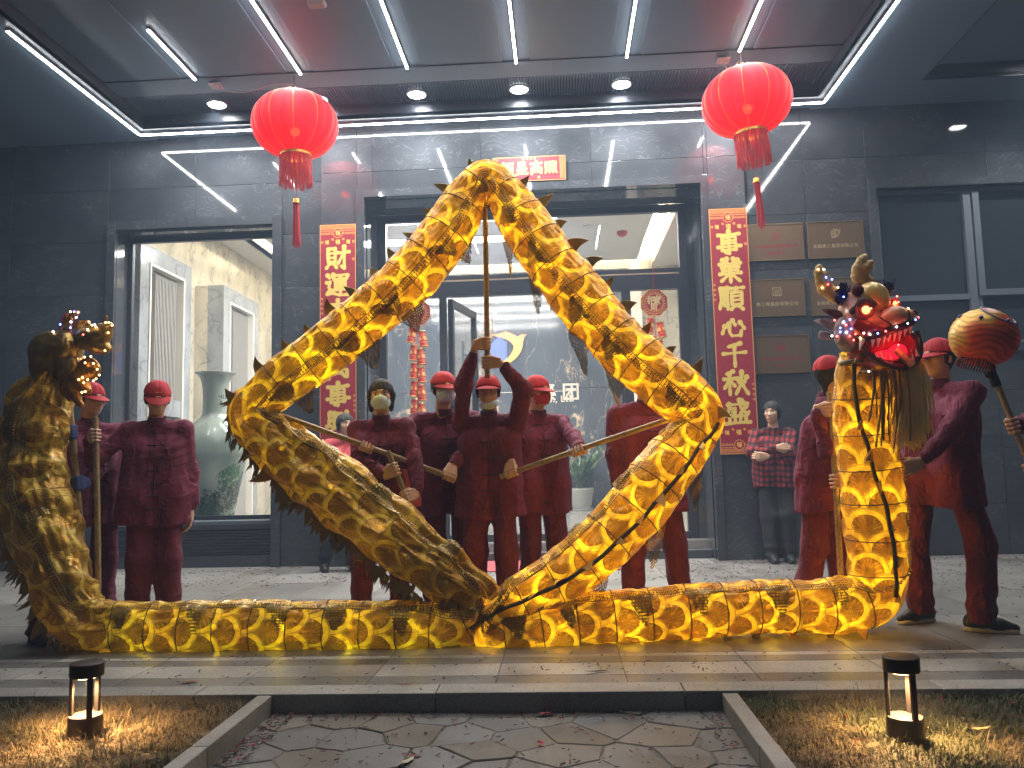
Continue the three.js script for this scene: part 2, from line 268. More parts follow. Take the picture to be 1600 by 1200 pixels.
// ---------------------------------------------------------------- canopy: border at 4.74 m, recess at 4.89 m, lighting strips
const CB = 4.74, CR = 4.89;
const canopy = thing('canopy', 'dark entrance canopy with recessed panels, slatted band and inset light strips', 'canopy');
const RX0 = -4.42, RX1 = 2.78, RZ0 = 0.33, RZ1 = 4.9;
part(canopy, 'border_panel', [bx(-9.4, RX0, CB, CB + 0.04, 0.02, 6.4), bx(RX1, 3.72, CB, CB + 0.04, 0.02, 6.4), bx(RX0, RX1, CB, CB + 0.04, 0.06, RZ0), bx(RX0, RX1, CB, CB + 0.04, RZ1, 6.4), bx(3.72, 9, CB, CB + 0.04, 0.02, 0.6), bx(3.72, 9, CB, CB + 0.04, 4.9, 6.4)], ceilPanel);
part(canopy, 'recess_edge', [bx(RX0 - 0.012, RX0, CB - 0.004, CR + 0.02, RZ0, RZ1), bx(RX1, RX1 + 0.012, CB - 0.004, CR + 0.02, RZ0, RZ1), bx(RX0, RX1, CB - 0.004, CR + 0.02, RZ0 - 0.012, RZ0), bx(RX0, RX1, CB - 0.004, CR + 0.02, RZ1, RZ1 + 0.012), bx(3.708, 3.72, CB - 0.004, CR + 0.02, 0.6, 4.9), bx(3.72, 9, CB - 0.004, CR + 0.02, 0.588, 0.6)], ceilEdge);
part(canopy, 'recess_panel', bx(3.72, 9, CR, CR + 0.03, 0.6, 4.9), ceilPanel);
part(canopy, 'roof', [bx(-9.5, 9.1, 5.1, 5.3, 0.02, 6.5), bx(-9.5, 9.1, CB, 5.1, 6.4, 6.5), bx(-9.5, -9.4, CB, 5.1, 0.02, 6.4), bx(9, 9.1, CB, 5.1, 0.02, 6.4)], ceilEdge);
// slatted band over the lanterns
part(canopy, 'band_backing', bx(RX0, RX1, CR + 0.03, CR + 0.05, RZ0, 0.78), jointDark);
{ const l = []; for (let x = RX0 + 0.012; x < RX1 - 0.01; x += 0.03) l.push(bx(x, x + 0.017, CR, CR + 0.03, RZ0, 0.775)); stuff(part(canopy, 'slatted_band', l, ceilPanel)); }
part(canopy, 'beam_panel', bx(RX0, RX1, CR - 0.004, CR + 0.03, 0.78, 1.095), ceilPanel);
part(canopy, 'beam_edge', [bx(RX0, RX1, CR - 0.008, CR + 0.03, 0.772, 0.78), bx(RX0, RX1, CR - 0.008, CR + 0.03, 1.095, 1.103)], ceilEdge);
// panels between the strips; each strip sits in a shallow channel
const SX = [-3.49, -2.43, -1.375, -0.315, 0.745, 1.81], CH = 0.13;
const edges = [RX0, ...SX.flatMap((x) => [x - CH, x + CH]), RX1];
for (let k = 0; k < edges.length; k += 2) for (const [a, b] of [[1.107, 3.0], [3.004, RZ1 - 0.002]]) part(canopy, 'ceiling_panel', bx(edges[k] + 0.002, edges[k + 1] - 0.002, CR, CR + 0.03, a, b, rr(0, 5), rr(0, 5), 0.004), ceilPanel);
for (const x of SX) part(canopy, 'light_channel', bx(x - CH, x + CH, CR + 0.012, CR + 0.03, 1.103, RZ1), ceilPanel);

const stripGlow = glow('white light strip', [1.0, 0.99, 0.97], 26), stripBody = std('light strip profile', [0.25, 0.26, 0.27], 0.4, 0.6);
const LEDC = col(1.0, 0.985, 0.95);
function lightStrip(a, b, y, label, L = 62, group) {
  const dx = b[0] - a[0], dz = b[1] - a[1], len = Math.hypot(dx, dz), ang = Math.atan2(-dz, dx), cx = (a[0] + b[0]) / 2, cz = (a[1] + b[1]) / 2;
  const t = thing('light_strip', label, 'light strip', [cx, y, cz], ang, group);
  part(t, 'profile', bx(-len / 2, len / 2, 0.004, 0.03, -0.014, 0.014), stripBody); part(t, 'diffuser', bx(-len / 2, len / 2, -0.006, 0.004, -0.0095, 0.0095), stripGlow);
  const l = areaLight('strip_light', LEDC, L * 1.5, len, 0.02, V(cx, y - 0.012, cz), V(cx, 0, cz)); if (ang) { l.rotation.set(-Math.PI / 2, 0, ang, 'XYZ'); }
  return t;
}
SX.forEach((x, i) => lightStrip([x, 1.105], [x, i === 0 ? 2.03 : 4.6], CR - 0.020, ['short inner ceiling light strip, the leftmost one', 'inner ceiling light strip running up from left lantern', 'inner ceiling light strip between left lantern and third downlight', 'middle inner ceiling light strip above the dragon peak', 'inner ceiling light strip just right of the middle one', 'inner ceiling light strip meeting the beam above right lantern'][i], 62));
lightStrip([-4.5, 0.245], [2.86, 0.245], CB - 0.032, 'long white light strip along the wall edge of canopy', 62);
lightStrip([-4.5, 0.262], [-4.5, 2.4], CB - 0.032, 'slanting border light strip at the far left of canopy', 62);
lightStrip([2.86, 0.262], [2.86, 4.6], CB - 0.032, 'slanting border light strip at the right of canopy', 62);

const lampGlow = glow('downlight lens', [1.0, 0.99, 0.97], 34), trimWhite = std('white lamp trim', [0.6, 0.6, 0.6], 0.4);
function downlight(x, y, z, label, I, group) {
  const t = thing('downlight', label, 'ceiling light', [x, y, z], 0, group);
  part(t, 'trim', new THREE.TorusGeometry(0.098, 0.012, 8, 32).rotateX(Math.PI / 2), trimWhite); part(t, 'lens', new THREE.CylinderGeometry(0.090, 0.090, 0.012, 32), lampGlow);
  const s = new THREE.SpotLight(LEDC, I, 0, rad(66), 0.7, 2); s.name = 'downlight_beam'; s.position.set(x, y - 0.02, z); s.target.position.set(x, 0, z); s.castShadow = true; s.shadow.radius = 3.5; scene.add(s, s.target); return t;
}
[['leftmost round downlight in the canopy band', -3.52], ['round downlight half hidden behind left lantern', -2.43], ['round downlight just right of the left lantern', -1.385], ['round downlight at the middle of the canopy band', -0.315], ['round downlight left of the right lantern', 0.74], ['round downlight behind the right lantern', 1.8]].forEach(([l, x]) => downlight(x, CR - 0.004, 0.52, l, 20));
downlight(4.82, CR - 0.006, 1.0, 'round downlight in right recess, seen mirrored in the wall', 22);
const sock = std('junction box cover', [0.45, 0.30, 0.30], 0.5);
for (const [px, py, l] of [[338, 133, 'small square junction box above left lantern'], [1130, 93, 'small square junction box above right lantern']]) { const p = ony(px, py, CR - 0.022); const t = thing('junction_box', l, 'junction box', [p.x, p.y, p.z]); part(t, 'cover', new RoundedBoxGeometry(0.12, 0.02, 0.11, 1, 0.006).translate(0, -0.01, 0), sock); part(t, 'cable_gland', new THREE.CylinderGeometry(0.012, 0.014, 0.03, 10).translate(0.02, -0.03, 0), sock); }
{ const p = ony(495, 1, CR - 0.002), t = thing('smoke_alarm', 'reddish ceiling alarm box at the top of the frame', 'alarm', [p.x, p.y, p.z]); part(t, 'casing', new RoundedBoxGeometry(0.15, 0.05, 0.1, 2, 0.02).translate(0, -0.025, 0), sock); }

// ---------------------------------------------------------------- lobby lights
const warm = col(1.0, 0.86, 0.60), neutral = col(1.0, 0.97, 0.90);
const panelGlow = glow('lobby panel light', [1.0, 0.98, 0.93], 8), coveGlow = glow('lobby cove light', [1.0, 0.84, 0.45], 6);
[[-4.55, 0.16], [-3.44, 0.12], [-2.36, 0.12], [-1.0, 0.12]].forEach(([z, w], i) => {
  const t = thing('panel_light', ['wide white panel light farthest back on lobby ceiling', 'white panel light second from the back of lobby ceiling', 'white panel light third from the back of lobby ceiling', 'white panel light nearest the lobby door'][i], 'ceiling light', [-1.55, LC - 0.035, z]);
  part(t, 'frame', bx(-1.63, 1.63, -0.004, 0.015, -w - 0.02, w + 0.02), trimWhite); part(t, 'diffuser', bx(-1.6, 1.6, -0.01, -0.004, -w, w), panelGlow);
  areaLight('panel_beam', neutral, 62, 3.2, 2 * w, V(-1.55, LC - 0.05, z), V(-1.55, 0, z));
});
[[[-4.9, -3.6], 0.05, 6.2, 'left'], [[1.7, -3.6], 0.05, 6.2, 'right'], [[-1.6, -6.62], 5.9, 0.05, 'rear']].forEach(([c, w, d, s]) => {
  const t = thing('cove_light', `warm cove light strip hidden along ${s} side of the lobby ceiling`, 'cove light', [c[0], LC + 0.09, c[1]]);
  part(t, 'tube', bx(-w / 2, w / 2, 0, 0.03, -d / 2, d / 2), coveGlow);
  const l = new THREE.RectAreaLight(warm, 560, w, d); l.name = 'cove_beam'; l.position.set(c[0], LC + 0.13, c[1]); l.lookAt(c[0], 9, c[1]); scene.add(l);
});
[[0.5, -3.0], [0.55, -4.1], [-0.3, -2.2]].forEach(([x, z], i) => { const t = thing('recessed_spot', ['small lobby ceiling spot nearest the rear', 'small lobby ceiling spot in the middle', 'lobby ceiling spot near the door'][i], 'ceiling light', [x, LC - 0.022, z]); part(t, 'trim', new THREE.TorusGeometry(0.07, 0.012, 8, 24).rotateX(Math.PI / 2), trimWhite); part(t, 'lens', new THREE.CylinderGeometry(0.06, 0.06, 0.01, 24), i === 2 ? lampGlow : trimWhite); });
{ const p = ony(972, 362, LC - 0.02), t = thing('sprinkler_alarm', 'small red alarm on the lobby ceiling', 'alarm', [p.x, p.y, p.z]); part(t, 'casing', new THREE.SphereGeometry(0.09, 16, 8, 0, 7, Math.PI / 2, Math.PI / 2), std('red plastic', [0.45, 0.05, 0.05], 0.4)); }

// ---------------------------------------------------------------- red lanterns
const lanternCloth = phys('red lantern cloth', [0.66, 0.009, 0.050], 0.80, 0, { transmission: 0.6, thickness: 0, side: THREE.DoubleSide });
const goldThread = std('gold thread', [0.75, 0.45, 0.10], 0.35, 0.8), seamDark = std('dark seam', [0.10, 0.01, 0.015], 0.8), fringeRed = std('red silk fringe', [0.42, 0.018, 0.03], 0.6, 0, { side: THREE.DoubleSide }), wire = std('black wire', [0.05, 0.03, 0.03], 0.6);
const bulbGlow = glow('warm bulb', [1.0, 0.62, 0.02], 60);
function lantern(p, R, H, label, tilt) {
  const t = thing('red_lantern', label, 'lantern', [p.x, p.y, p.z], 0.13); t.rotation.z = tilt;
  const N = 22, rows = 22, pos = [], idx = [], nu = N * 6;
  const prof = (v) => { const a = -Math.PI / 2 + 0.30 + v * (Math.PI - 0.60); return [R * Math.pow(Math.cos(a), 0.82), H / 2 * Math.sin(a) / Math.cos(0.30)]; };
  for (let j = 0; j <= rows; j++) for (let i = 0; i <= nu; i++) { const [r, y] = prof(j / rows), a = i / nu * Math.PI * 2, b = Math.abs(Math.sin(a * N / 2)), k = r * (0.972 + 0.028 * Math.pow(b, 0.7)); pos.push(k * Math.cos(a), y, k * Math.sin(a)); }
  for (let j = 0; j < rows; j++) for (let i = 0; i < nu; i++) { const a = j * (nu + 1) + i; idx.push(a, a + nu + 1, a + 1, a + 1, a + nu + 1, a + nu + 2); }
  const g = new THREE.BufferGeometry(); g.setAttribute('position', new THREE.Float32BufferAttribute(pos, 3)); g.setIndex(idx); g.computeVertexNormals();
  part(t, 'cloth', g, lanternCloth);
  for (let i = 0; i < N; i++) { const a = i / N * Math.PI * 2, pts = []; for (let j = 0; j <= 10; j++) { const [r, y] = prof(j / 10); pts.push(V(r * 0.976 * Math.cos(a), y, r * 0.976 * Math.sin(a))); } part(t, 'rib', tube(pts, 0.0026, 20, 5), i % 2 ? goldThread : seamDark); }
  const [rt, yt] = prof(1), [rb, yb] = prof(0);
  part(t, 'cap', [new THREE.CylinderGeometry(rt * 0.55, rt, 0.03, 28).translate(0, yt + 0.012, 0), new THREE.CylinderGeometry(0.025, 0.03, 0.05, 14).translate(0, yt + 0.05, 0)], goldThread);
  const crown = []; for (let k = 0; k < 10; k++) { const a = k / 10 * 6.283; crown.push(tube([V(0.03 * Math.cos(a), yt + 0.04, 0.03 * Math.sin(a)), V(0.08 * Math.cos(a), yt + 0.055, 0.08 * Math.sin(a)), V(0.105 * Math.cos(a), yt + 0.02, 0.105 * Math.sin(a))], 0.005, 8, 5)); } part(t, 'crown', crown, goldThread);
  part(t, 'collar', new THREE.CylinderGeometry(rb, rb * 0.98, 0.035, 28, 1, true).translate(0, yb - 0.01, 0), goldThread);
  const fr = []; for (let k = 0; k < 170; k++) { const a = k / 170 * 6.283 + rr(-0.02, 0.02), r = rb * rr(0.93, 1.0), L = rr(0.26, 0.31), x = r * Math.cos(a), z = r * Math.sin(a); fr.push(tube([V(x, yb - 0.02, z), V(x + rr(-0.006, 0.006), yb - 0.02 - L * 0.5, z + rr(-0.006, 0.006)), V(x + rr(-0.012, 0.012), yb - 0.02 - L, z + rr(-0.012, 0.012))], 0.0034, 4, 4)); }
  part(t, 'fringe', fr, fringeRed);
  part(t, 'cord', rod(V(0, yt + 0.06, 0), V(0, yt + 0.30, 0), 0.006, 0.006, 6), wire);
  part(t, 'tassel_string', rod(V(0, yb, 0), V(-0.0, yb - 0.46, 0), 0.003, 0.003, 5), fringeRed);
  part(t, 'tassel_cap', [new THREE.CylinderGeometry(0.028, 0.032, 0.035, 14).translate(0, yb - 0.465, 0), new THREE.TorusGeometry(0.031, 0.007, 6, 16).rotateX(Math.PI / 2).translate(0, yb - 0.49, 0)], goldThread);
  const ts = []; for (let k = 0; k < 40; k++) { const a = rr(0, 6.283), r = 0.028 * Math.sqrt(rnd()), x = r * Math.cos(a), z = r * Math.sin(a), L = rr(0.40, 0.46); ts.push(tube([V(x, yb - 0.48, z), V(x * 1.1, yb - 0.48 - L / 2, z * 1.1), V(x * 1.4 + rr(-0.008, 0.008), yb - 0.48 - L, z * 1.4)], 0.0036, 4, 4)); }
  part(t, 'tassel', ts, fringeRed);
  part(t, 'bulb', ball(V(0, -0.07, 0), 0.045), bulbGlow); part(t, 'bulb_holder', rod(V(0, -0.02, 0), V(0, yt, 0), 0.012, 0.012, 8), wire);
  const w = V(0, -0.07, 0).applyEuler(t.rotation).add(t.position);
  pointLight('lantern_light', col(1.0, 0.5, 0.8), 0.14, w, 0.035);
  return t;
}
lantern(V(-2.505, 4.385, 1.04), 0.42, 0.60, 'big round red lantern with fringe hanging on the left side', rad(1));
lantern(V(1.86, 4.385, 1.07), 0.42, 0.60, 'big round red lantern with fringe hanging on the right side', rad(4));
{ const a = ony(338, 140, CR - 0.03), b = V(-2.51, 4.80, 1.04), t = thing('lantern_cable', 'thin cable drooping from junction box to left lantern', 'cable'); part(t, 'wire', tube([a, V(mix(a.x, b.x, 0.35), a.y - 0.07, mix(a.z, b.z, 0.35)), V(mix(a.x, b.x, 0.75), a.y - 0.03, mix(a.z, b.z, 0.75)), b], 0.004, 20, 5), sock); }
{ const a = ony(1130, 100, CR - 0.03), b = V(1.84, 4.80, 1.07), t = thing('lantern_cable', 'thin cable drooping from junction box to right lantern', 'cable'); part(t, 'wire', tube([a, V(mix(a.x, b.x, 0.4), a.y - 0.11, mix(a.z, b.z, 0.4)), V(mix(a.x, b.x, 0.8), a.y - 0.06, mix(a.z, b.z, 0.8)), b], 0.004, 20, 5), sock); }
// ---------------------------------------------------------------- brush strokes of the written characters, on a 100 x 100 square
const GLYPH = {
  '事': '10,18 90,18;25,28 75,28 75,42 25,42 25,28;24,52 76,52 76,78;8,65 94,65;24,78 76,78;50,5 50,92 36,86', '業': '38,5 38,22;62,5 62,22;22,10 30,20;78,10 70,20;10,24 90,24;32,28 38,36;68,28 62,36;18,38 82,38;22,50 78,50;10,62 90,62;50,38 50,96;46,64 14,92;54,64 86,92',
  '順': '10,12 10,60 4,90;22,14 22,80;34,10 34,92;44,12 96,12;68,12 62,26;50,28 88,28 88,74 50,74 50,28;50,43 88,43;50,58 88,58;60,78 46,94;76,78 92,94', '心': '18,50 8,78;34,40 36,74 44,86 76,86 80,66;48,28 58,46;76,36 92,60',
  '千': '72,8 28,20;8,44 92,44;50,16 50,96', '秋': '40,6 16,16;6,32 46,32;26,14 26,94;26,36 6,70;28,40 46,62;56,34 62,50;90,28 80,48;72,8 70,50 48,92;71,52 94,92', '盛': '14,22 88,22;20,22 18,46 6,66;20,36 42,36 40,52 32,50;58,6 64,38 86,60 92,50;82,30 60,58;66,8 76,16;20,66 80,66 80,90;20,66 20,90;40,66 40,90;60,66 60,90;4,92 96,92',
  '財': '12,12 40,12 40,66 12,66 12,12;12,30 40,30;12,48 40,48;20,70 4,92;32,70 46,90;50,30 96,30;76,6 76,92 64,84;74,34 50,74', '運': '10,12 18,22;6,38 20,38 14,60 22,70 8,84;8,84 28,82 60,92 96,92;32,10 32,22;32,12 90,12 86,24;36,28 84,28;42,38 80,38 80,60 42,60 42,38;42,49 80,49;32,70 92,70;61,20 61,82',
  '亨': '50,4 50,14;8,18 92,18;28,28 72,28 72,44 28,44 28,28;22,56 76,56 54,70;52,68 52,94 40,88', '通': '10,12 18,22;6,38 20,38 14,60 22,70 8,84;8,84 28,82 60,92 96,92;38,8 78,8 60,20;50,14 64,24;38,30 84,30 84,80 76,76;38,30 38,82;38,46 84,46;38,62 84,62;61,30 61,80',
  '萬': '12,14 88,14;34,4 34,22;66,4 66,22;28,28 72,28 72,52 28,52 28,28;28,40 72,40;50,28 50,74;14,94 14,62 86,62 86,90 76,88;36,76 66,76;60,68 70,80', '興': '20,8 16,14 16,58;84,10 84,58;16,22 28,22;16,40 28,40;72,24 84,24;72,42 84,42;36,14 64,14 64,54;36,14 36,54;44,26 56,26;44,36 56,36 56,48 44,48 44,36;6,62 94,62;36,68 14,92;64,68 86,92',
  '福': '20,6 26,14;6,24 38,24 8,60;24,46 24,94;30,50 38,58;48,10 92,10;54,22 86,22 86,38 54,38 54,22;50,50 90,50 90,90 50,90 50,50;70,50 70,90;50,70 90,70', '星': '28,6 72,6 72,40 28,40 28,6;28,23 72,23;28,46 14,66;20,56 84,56;50,46 50,92;26,74 76,74;8,92 92,92',
  '高': '50,2 50,12;8,16 92,16;32,24 68,24 68,38 32,38 32,24;14,94 14,48 86,48 86,92 76,88;34,60 66,60 66,80 34,80 34,60', '照': '10,10 38,10 38,56 10,56 10,10;10,33 38,33;48,10 90,10 86,32 76,30;66,10 48,36;52,40 86,40 86,60 52,60 52,40;14,74 8,92;36,74 40,90;60,74 66,90;80,72 92,90',
  '工': '16,16 84,16;50,16 50,84;6,84 94,84', '集': '34,4 14,34;26,24 26,60;52,4 60,12;26,14 84,14;26,28 78,28;26,42 78,42;26,58 88,58;54,14 54,58;8,70 92,70;50,58 50,98;46,72 14,96;54,72 88,96', '团': '10,8 90,8 90,92 10,92 10,8;26,36 74,36;56,20 56,78 46,74;54,40 28,70',
  '建': '36,24 92,24;40,12 80,12 80,38 40,38;42,50 84,50;34,64 92,64;62,4 62,82;8,14 28,14 14,40 28,44 8,90;12,60 40,86 96,90', '有': '10,22 92,22;50,4 34,44 10,62;36,42 80,42 80,92 70,88;36,42 36,94;36,56 80,56;36,70 80,70', '限': '10,8 10,94;10,10 34,10 24,36 36,56 22,62;46,10 84,10 84,48 46,48;46,28 84,28;46,10 46,90 60,82;58,50 94,92;86,56 70,68',
  '公': '38,10 10,50;62,10 92,48;48,48 24,86 78,82;64,64 84,92', '司': '14,14 84,14 84,90 70,86;16,32 68,32;22,48 62,48 62,76 22,76 22,48', '易': '28,6 72,6 72,42 28,42 28,6;28,24 72,24;30,48 10,74;26,54 84,54 78,92 66,88;46,56 20,88;62,58 40,92', '程': '38,6 14,16;4,32 44,32;24,14 24,94;24,36 4,70;26,42 44,60;54,10 90,10 90,36 54,36 54,10;50,50 94,50;56,70 90,70;72,50 72,92;46,92 98,92',
  '中': '16,26 84,26 84,60 16,60 16,26;50,4 50,96', '共': '14,26 86,26;34,6 34,56;66,6 66,56;4,56 96,56;36,64 12,94;64,64 88,94', '委': '80,4 24,12;8,24 92,24;50,10 50,50;46,26 12,48;54,26 90,46;40,48 28,72 76,94;72,56 54,82 16,96;6,62 94,62', '会': '50,4 6,46;50,4 94,44;30,44 70,44;14,60 86,60;44,62 24,90 80,86;66,72 84,94',
  '招': '6,26 40,26;24,6 24,90 12,84;6,62 42,46;50,10 90,10 86,44 74,42;68,12 48,46;52,56 88,56 88,92 52,92 52,56', '寶': '50,2 50,10;10,24 10,12 90,12 90,24;16,24 44,24;30,24 30,44;16,34 44,34;14,46 46,44;56,26 86,26;72,20 72,44;60,34 84,34 84,46 60,46 60,34;30,52 70,52 70,82 30,82 30,52;30,62 70,62;30,72 70,72;38,84 18,98;62,84 82,98',
};
const strokesOf = (ch) => (GLYPH[ch] || GLYPH['工']).split(';').map((s) => s.split(' ').map((q) => q.split(',').map(Number)));
// brush lettering on a canvas: strokes swell and taper
function brush(ctx, ch, x, y, size, w, color) {
  ctx.fillStyle = color; const k = size / 100;
  for (const st of strokesOf(ch)) {
    let L = 0; const seg = []; for (let i = 1; i < st.length; i++) { const l = Math.hypot(st[i][0] - st[i - 1][0], st[i][1] - st[i - 1][1]); seg.push(l); L += l; }
    let s = 0;
    for (let i = 1; i < st.length; i++) for (let q = 0; q <= seg[i - 1]; q += 1.2) {
      const t = q / seg[i - 1], u = (s + q) / L, px = mix(st[i - 1][0], st[i][0], t), py = mix(st[i - 1][1], st[i][1], t), horiz = Math.abs(st[i][1] - st[i - 1][1]) < 8;
      const r = w * (0.62 + 0.5 * Math.pow(Math.abs(u - 0.5) * 2, 2) - (u > 0.85 && !horiz ? (u - 0.85) * 3.0 : 0)) * (horiz ? 0.82 : 1.05) * (1 + 0.1 * (hash(Math.round(px), Math.round(py), 4) - 0.5));
      ctx.beginPath(); ctx.arc(x + px * k, y + (py - (horiz ? (px - 50) * 0.06 : 0)) * k, Math.max(0.3, r * k), 0, 7); ctx.fill();
      if (i < st.length && q + 1.2 > seg[i - 1]) s += seg[i - 1];
    }
  }
}
function canvas(w, h) { const c = document.createElement('canvas'); c.width = w; c.height = h; return [c, c.getContext('2d')]; }
function canvasTex(c, srgb = true) { const t = new THREE.CanvasTexture(c); t.magFilter = THREE.LinearFilter; if (srgb) t.colorSpace = THREE.SRGBColorSpace; t.anisotropy = 4; t.needsUpdate = true; return t; }
const RED = '#860722', GOLD = '#cdb659';
function glitter(ctx, w, h, n, s) { for (let i = 0; i < n; i++) { const x = hash(i, 1, s) * w, y = hash(i, 2, s) * h; ctx.fillStyle = hash(i, 3, s) > 0.5 ? 'rgba(255,244,190,0.5)' : 'rgba(120,96,20,0.45)'; ctx.fillRect(x, y, 1.6, 1.6); } }
function bandPattern(ctx, W, y, h, up) {   // printed cloud band with a round medallion
  ctx.fillStyle = '#9c3626'; ctx.fillRect(4, up ? y : y + h * 0.62, W - 8, h * 0.38);
  ctx.strokeStyle = '#dcb548'; ctx.lineWidth = 2.2;
  for (let x = 8; x < W - 8; x += 17) { ctx.strokeRect(x, (up ? y : y + h * 0.64) + 6, 10, h * 0.2); ctx.beginPath(); ctx.arc(x + 8, y + h * (up ? 0.62 : 0.36), 7, 0, 5); ctx.stroke(); ctx.beginPath(); ctx.arc(x + 8, y + h * (up ? 0.62 : 0.36), 3, 0, 5); ctx.stroke(); }
  ctx.lineWidth = 3; ctx.beginPath(); ctx.moveTo(6, y + h * (up ? 0.42 : 0.58)); ctx.lineTo(W - 6, y + h * (up ? 0.42 : 0.58)); ctx.stroke();
  ctx.fillStyle = RED; ctx.beginPath(); ctx.arc(W / 2, y + h * (up ? 0.6 : 0.4), h * 0.36, 0, 7); ctx.fill(); ctx.strokeStyle = '#e3a24a'; ctx.lineWidth = 4; ctx.stroke();
  brush(ctx, '福', W / 2 - h * 0.2, y + h * (up ? 0.6 : 0.4) - h * 0.2, h * 0.4, 7, '#e8b650');
}
function couplet(text, x0, x1, label) {
  const W = 256, H = 1672, [c, g] = canvas(W, H);
  g.fillStyle = RED; g.fillRect(0, 0, W, H);
  bandPattern(g, W, 6, 92, true); bandPattern(g, W, H - 98, 92, false);
  g.strokeStyle = '#d9a94c'; g.lineWidth = 4; g.strokeRect(3, 3, W - 6, H - 6);
  for (const [k, y] of [[0, 112], [1, H - 158]]) { brush(g, '福', W / 2 - 18, y - 4, 36, 8, '#d9b24a'); brush(g, '福', 36, y, 30, 8, '#d9b24a'); brush(g, '福', W - 70, y, 30, 8, '#d9b24a'); brush(g, '福', 82, y - 14, 17, 8, '#cf9b45'); brush(g, '福', W - 98, y - 14, 17, 8, '#cf9b45'); brush(g, '福', 8, y + 6, 17, 8, '#cf9b45'); brush(g, '福', W - 26, y + 6, 17, 8, '#cf9b45'); void k; }
  [...text].forEach((ch, i) => brush(g, ch, 38, 150 + i * 192, 178, 8.6, GOLD));
  for (const [x, y] of [[6, 520], [W - 24, 1200]]) for (let k = 0; k < 4; k++) brush(g, '福', x, y + k * 34, 17, 7, '#d08a4a');
  brush(g, '福', W - 30, 240, 22, 7, '#d08a4a'); glitter(g, W, H, 4200, 7);
  const t = thing('couplet_banner', label, 'banner', [(x0 + x1) / 2, 1.07 + 1.29, 0.1285]);
  part(t, 'paper', new THREE.BoxGeometry(x1 - x0, 2.58, 0.002), std('red couplet paper', [1, 1, 1], 0.55, 0, { map: canvasTex(c) }));
}
couplet('財運亨通萬事興', -2.53, -2.135, 'tall red couplet with gold characters left of the entrance, partly behind the dragon');
couplet('事業順心千秋盛', 1.636, 2.03, 'tall red couplet with gold characters right of the entrance beside the bronze plaques');
{ const W = 640, H = 222, [c, g] = canvas(W, H); g.fillStyle = RED; g.fillRect(0, 0, W, H); g.strokeStyle = '#d9a94c'; g.lineWidth = 4; g.strokeRect(3, 3, W - 6, H - 6);
  for (const x of [8, W - 52]) { g.strokeStyle = '#dcb548'; g.lineWidth = 3; for (let y = 12; y < H - 16; y += 22) { g.strokeRect(x + 4, y, 12, 14); g.beginPath(); g.arc(x + 32, y + 8, 8, 0, 5); g.stroke(); } }
  [...'福星高照'].forEach((ch, i) => brush(g, ch, 70 + i * 128, 46, 118, 9, GOLD)); for (let k = 0; k < 4; k++) brush(g, '福', W / 2 - 60 + k * 34, 10, 20, 7, '#d9b24a'); brush(g, '福', 392, 180, 24, 8, '#d9b24a'); glitter(g, W, H, 1600, 9);
  const t = thing('banner_scroll', 'small horizontal red banner with gold characters above the entrance', 'banner', [-0.245, 4.178, 0.1285]); part(t, 'paper', new THREE.BoxGeometry(0.78, 0.27, 0.002), std('red banner paper', [1, 1, 1], 0.55, 0, { map: canvasTex(c) })); }

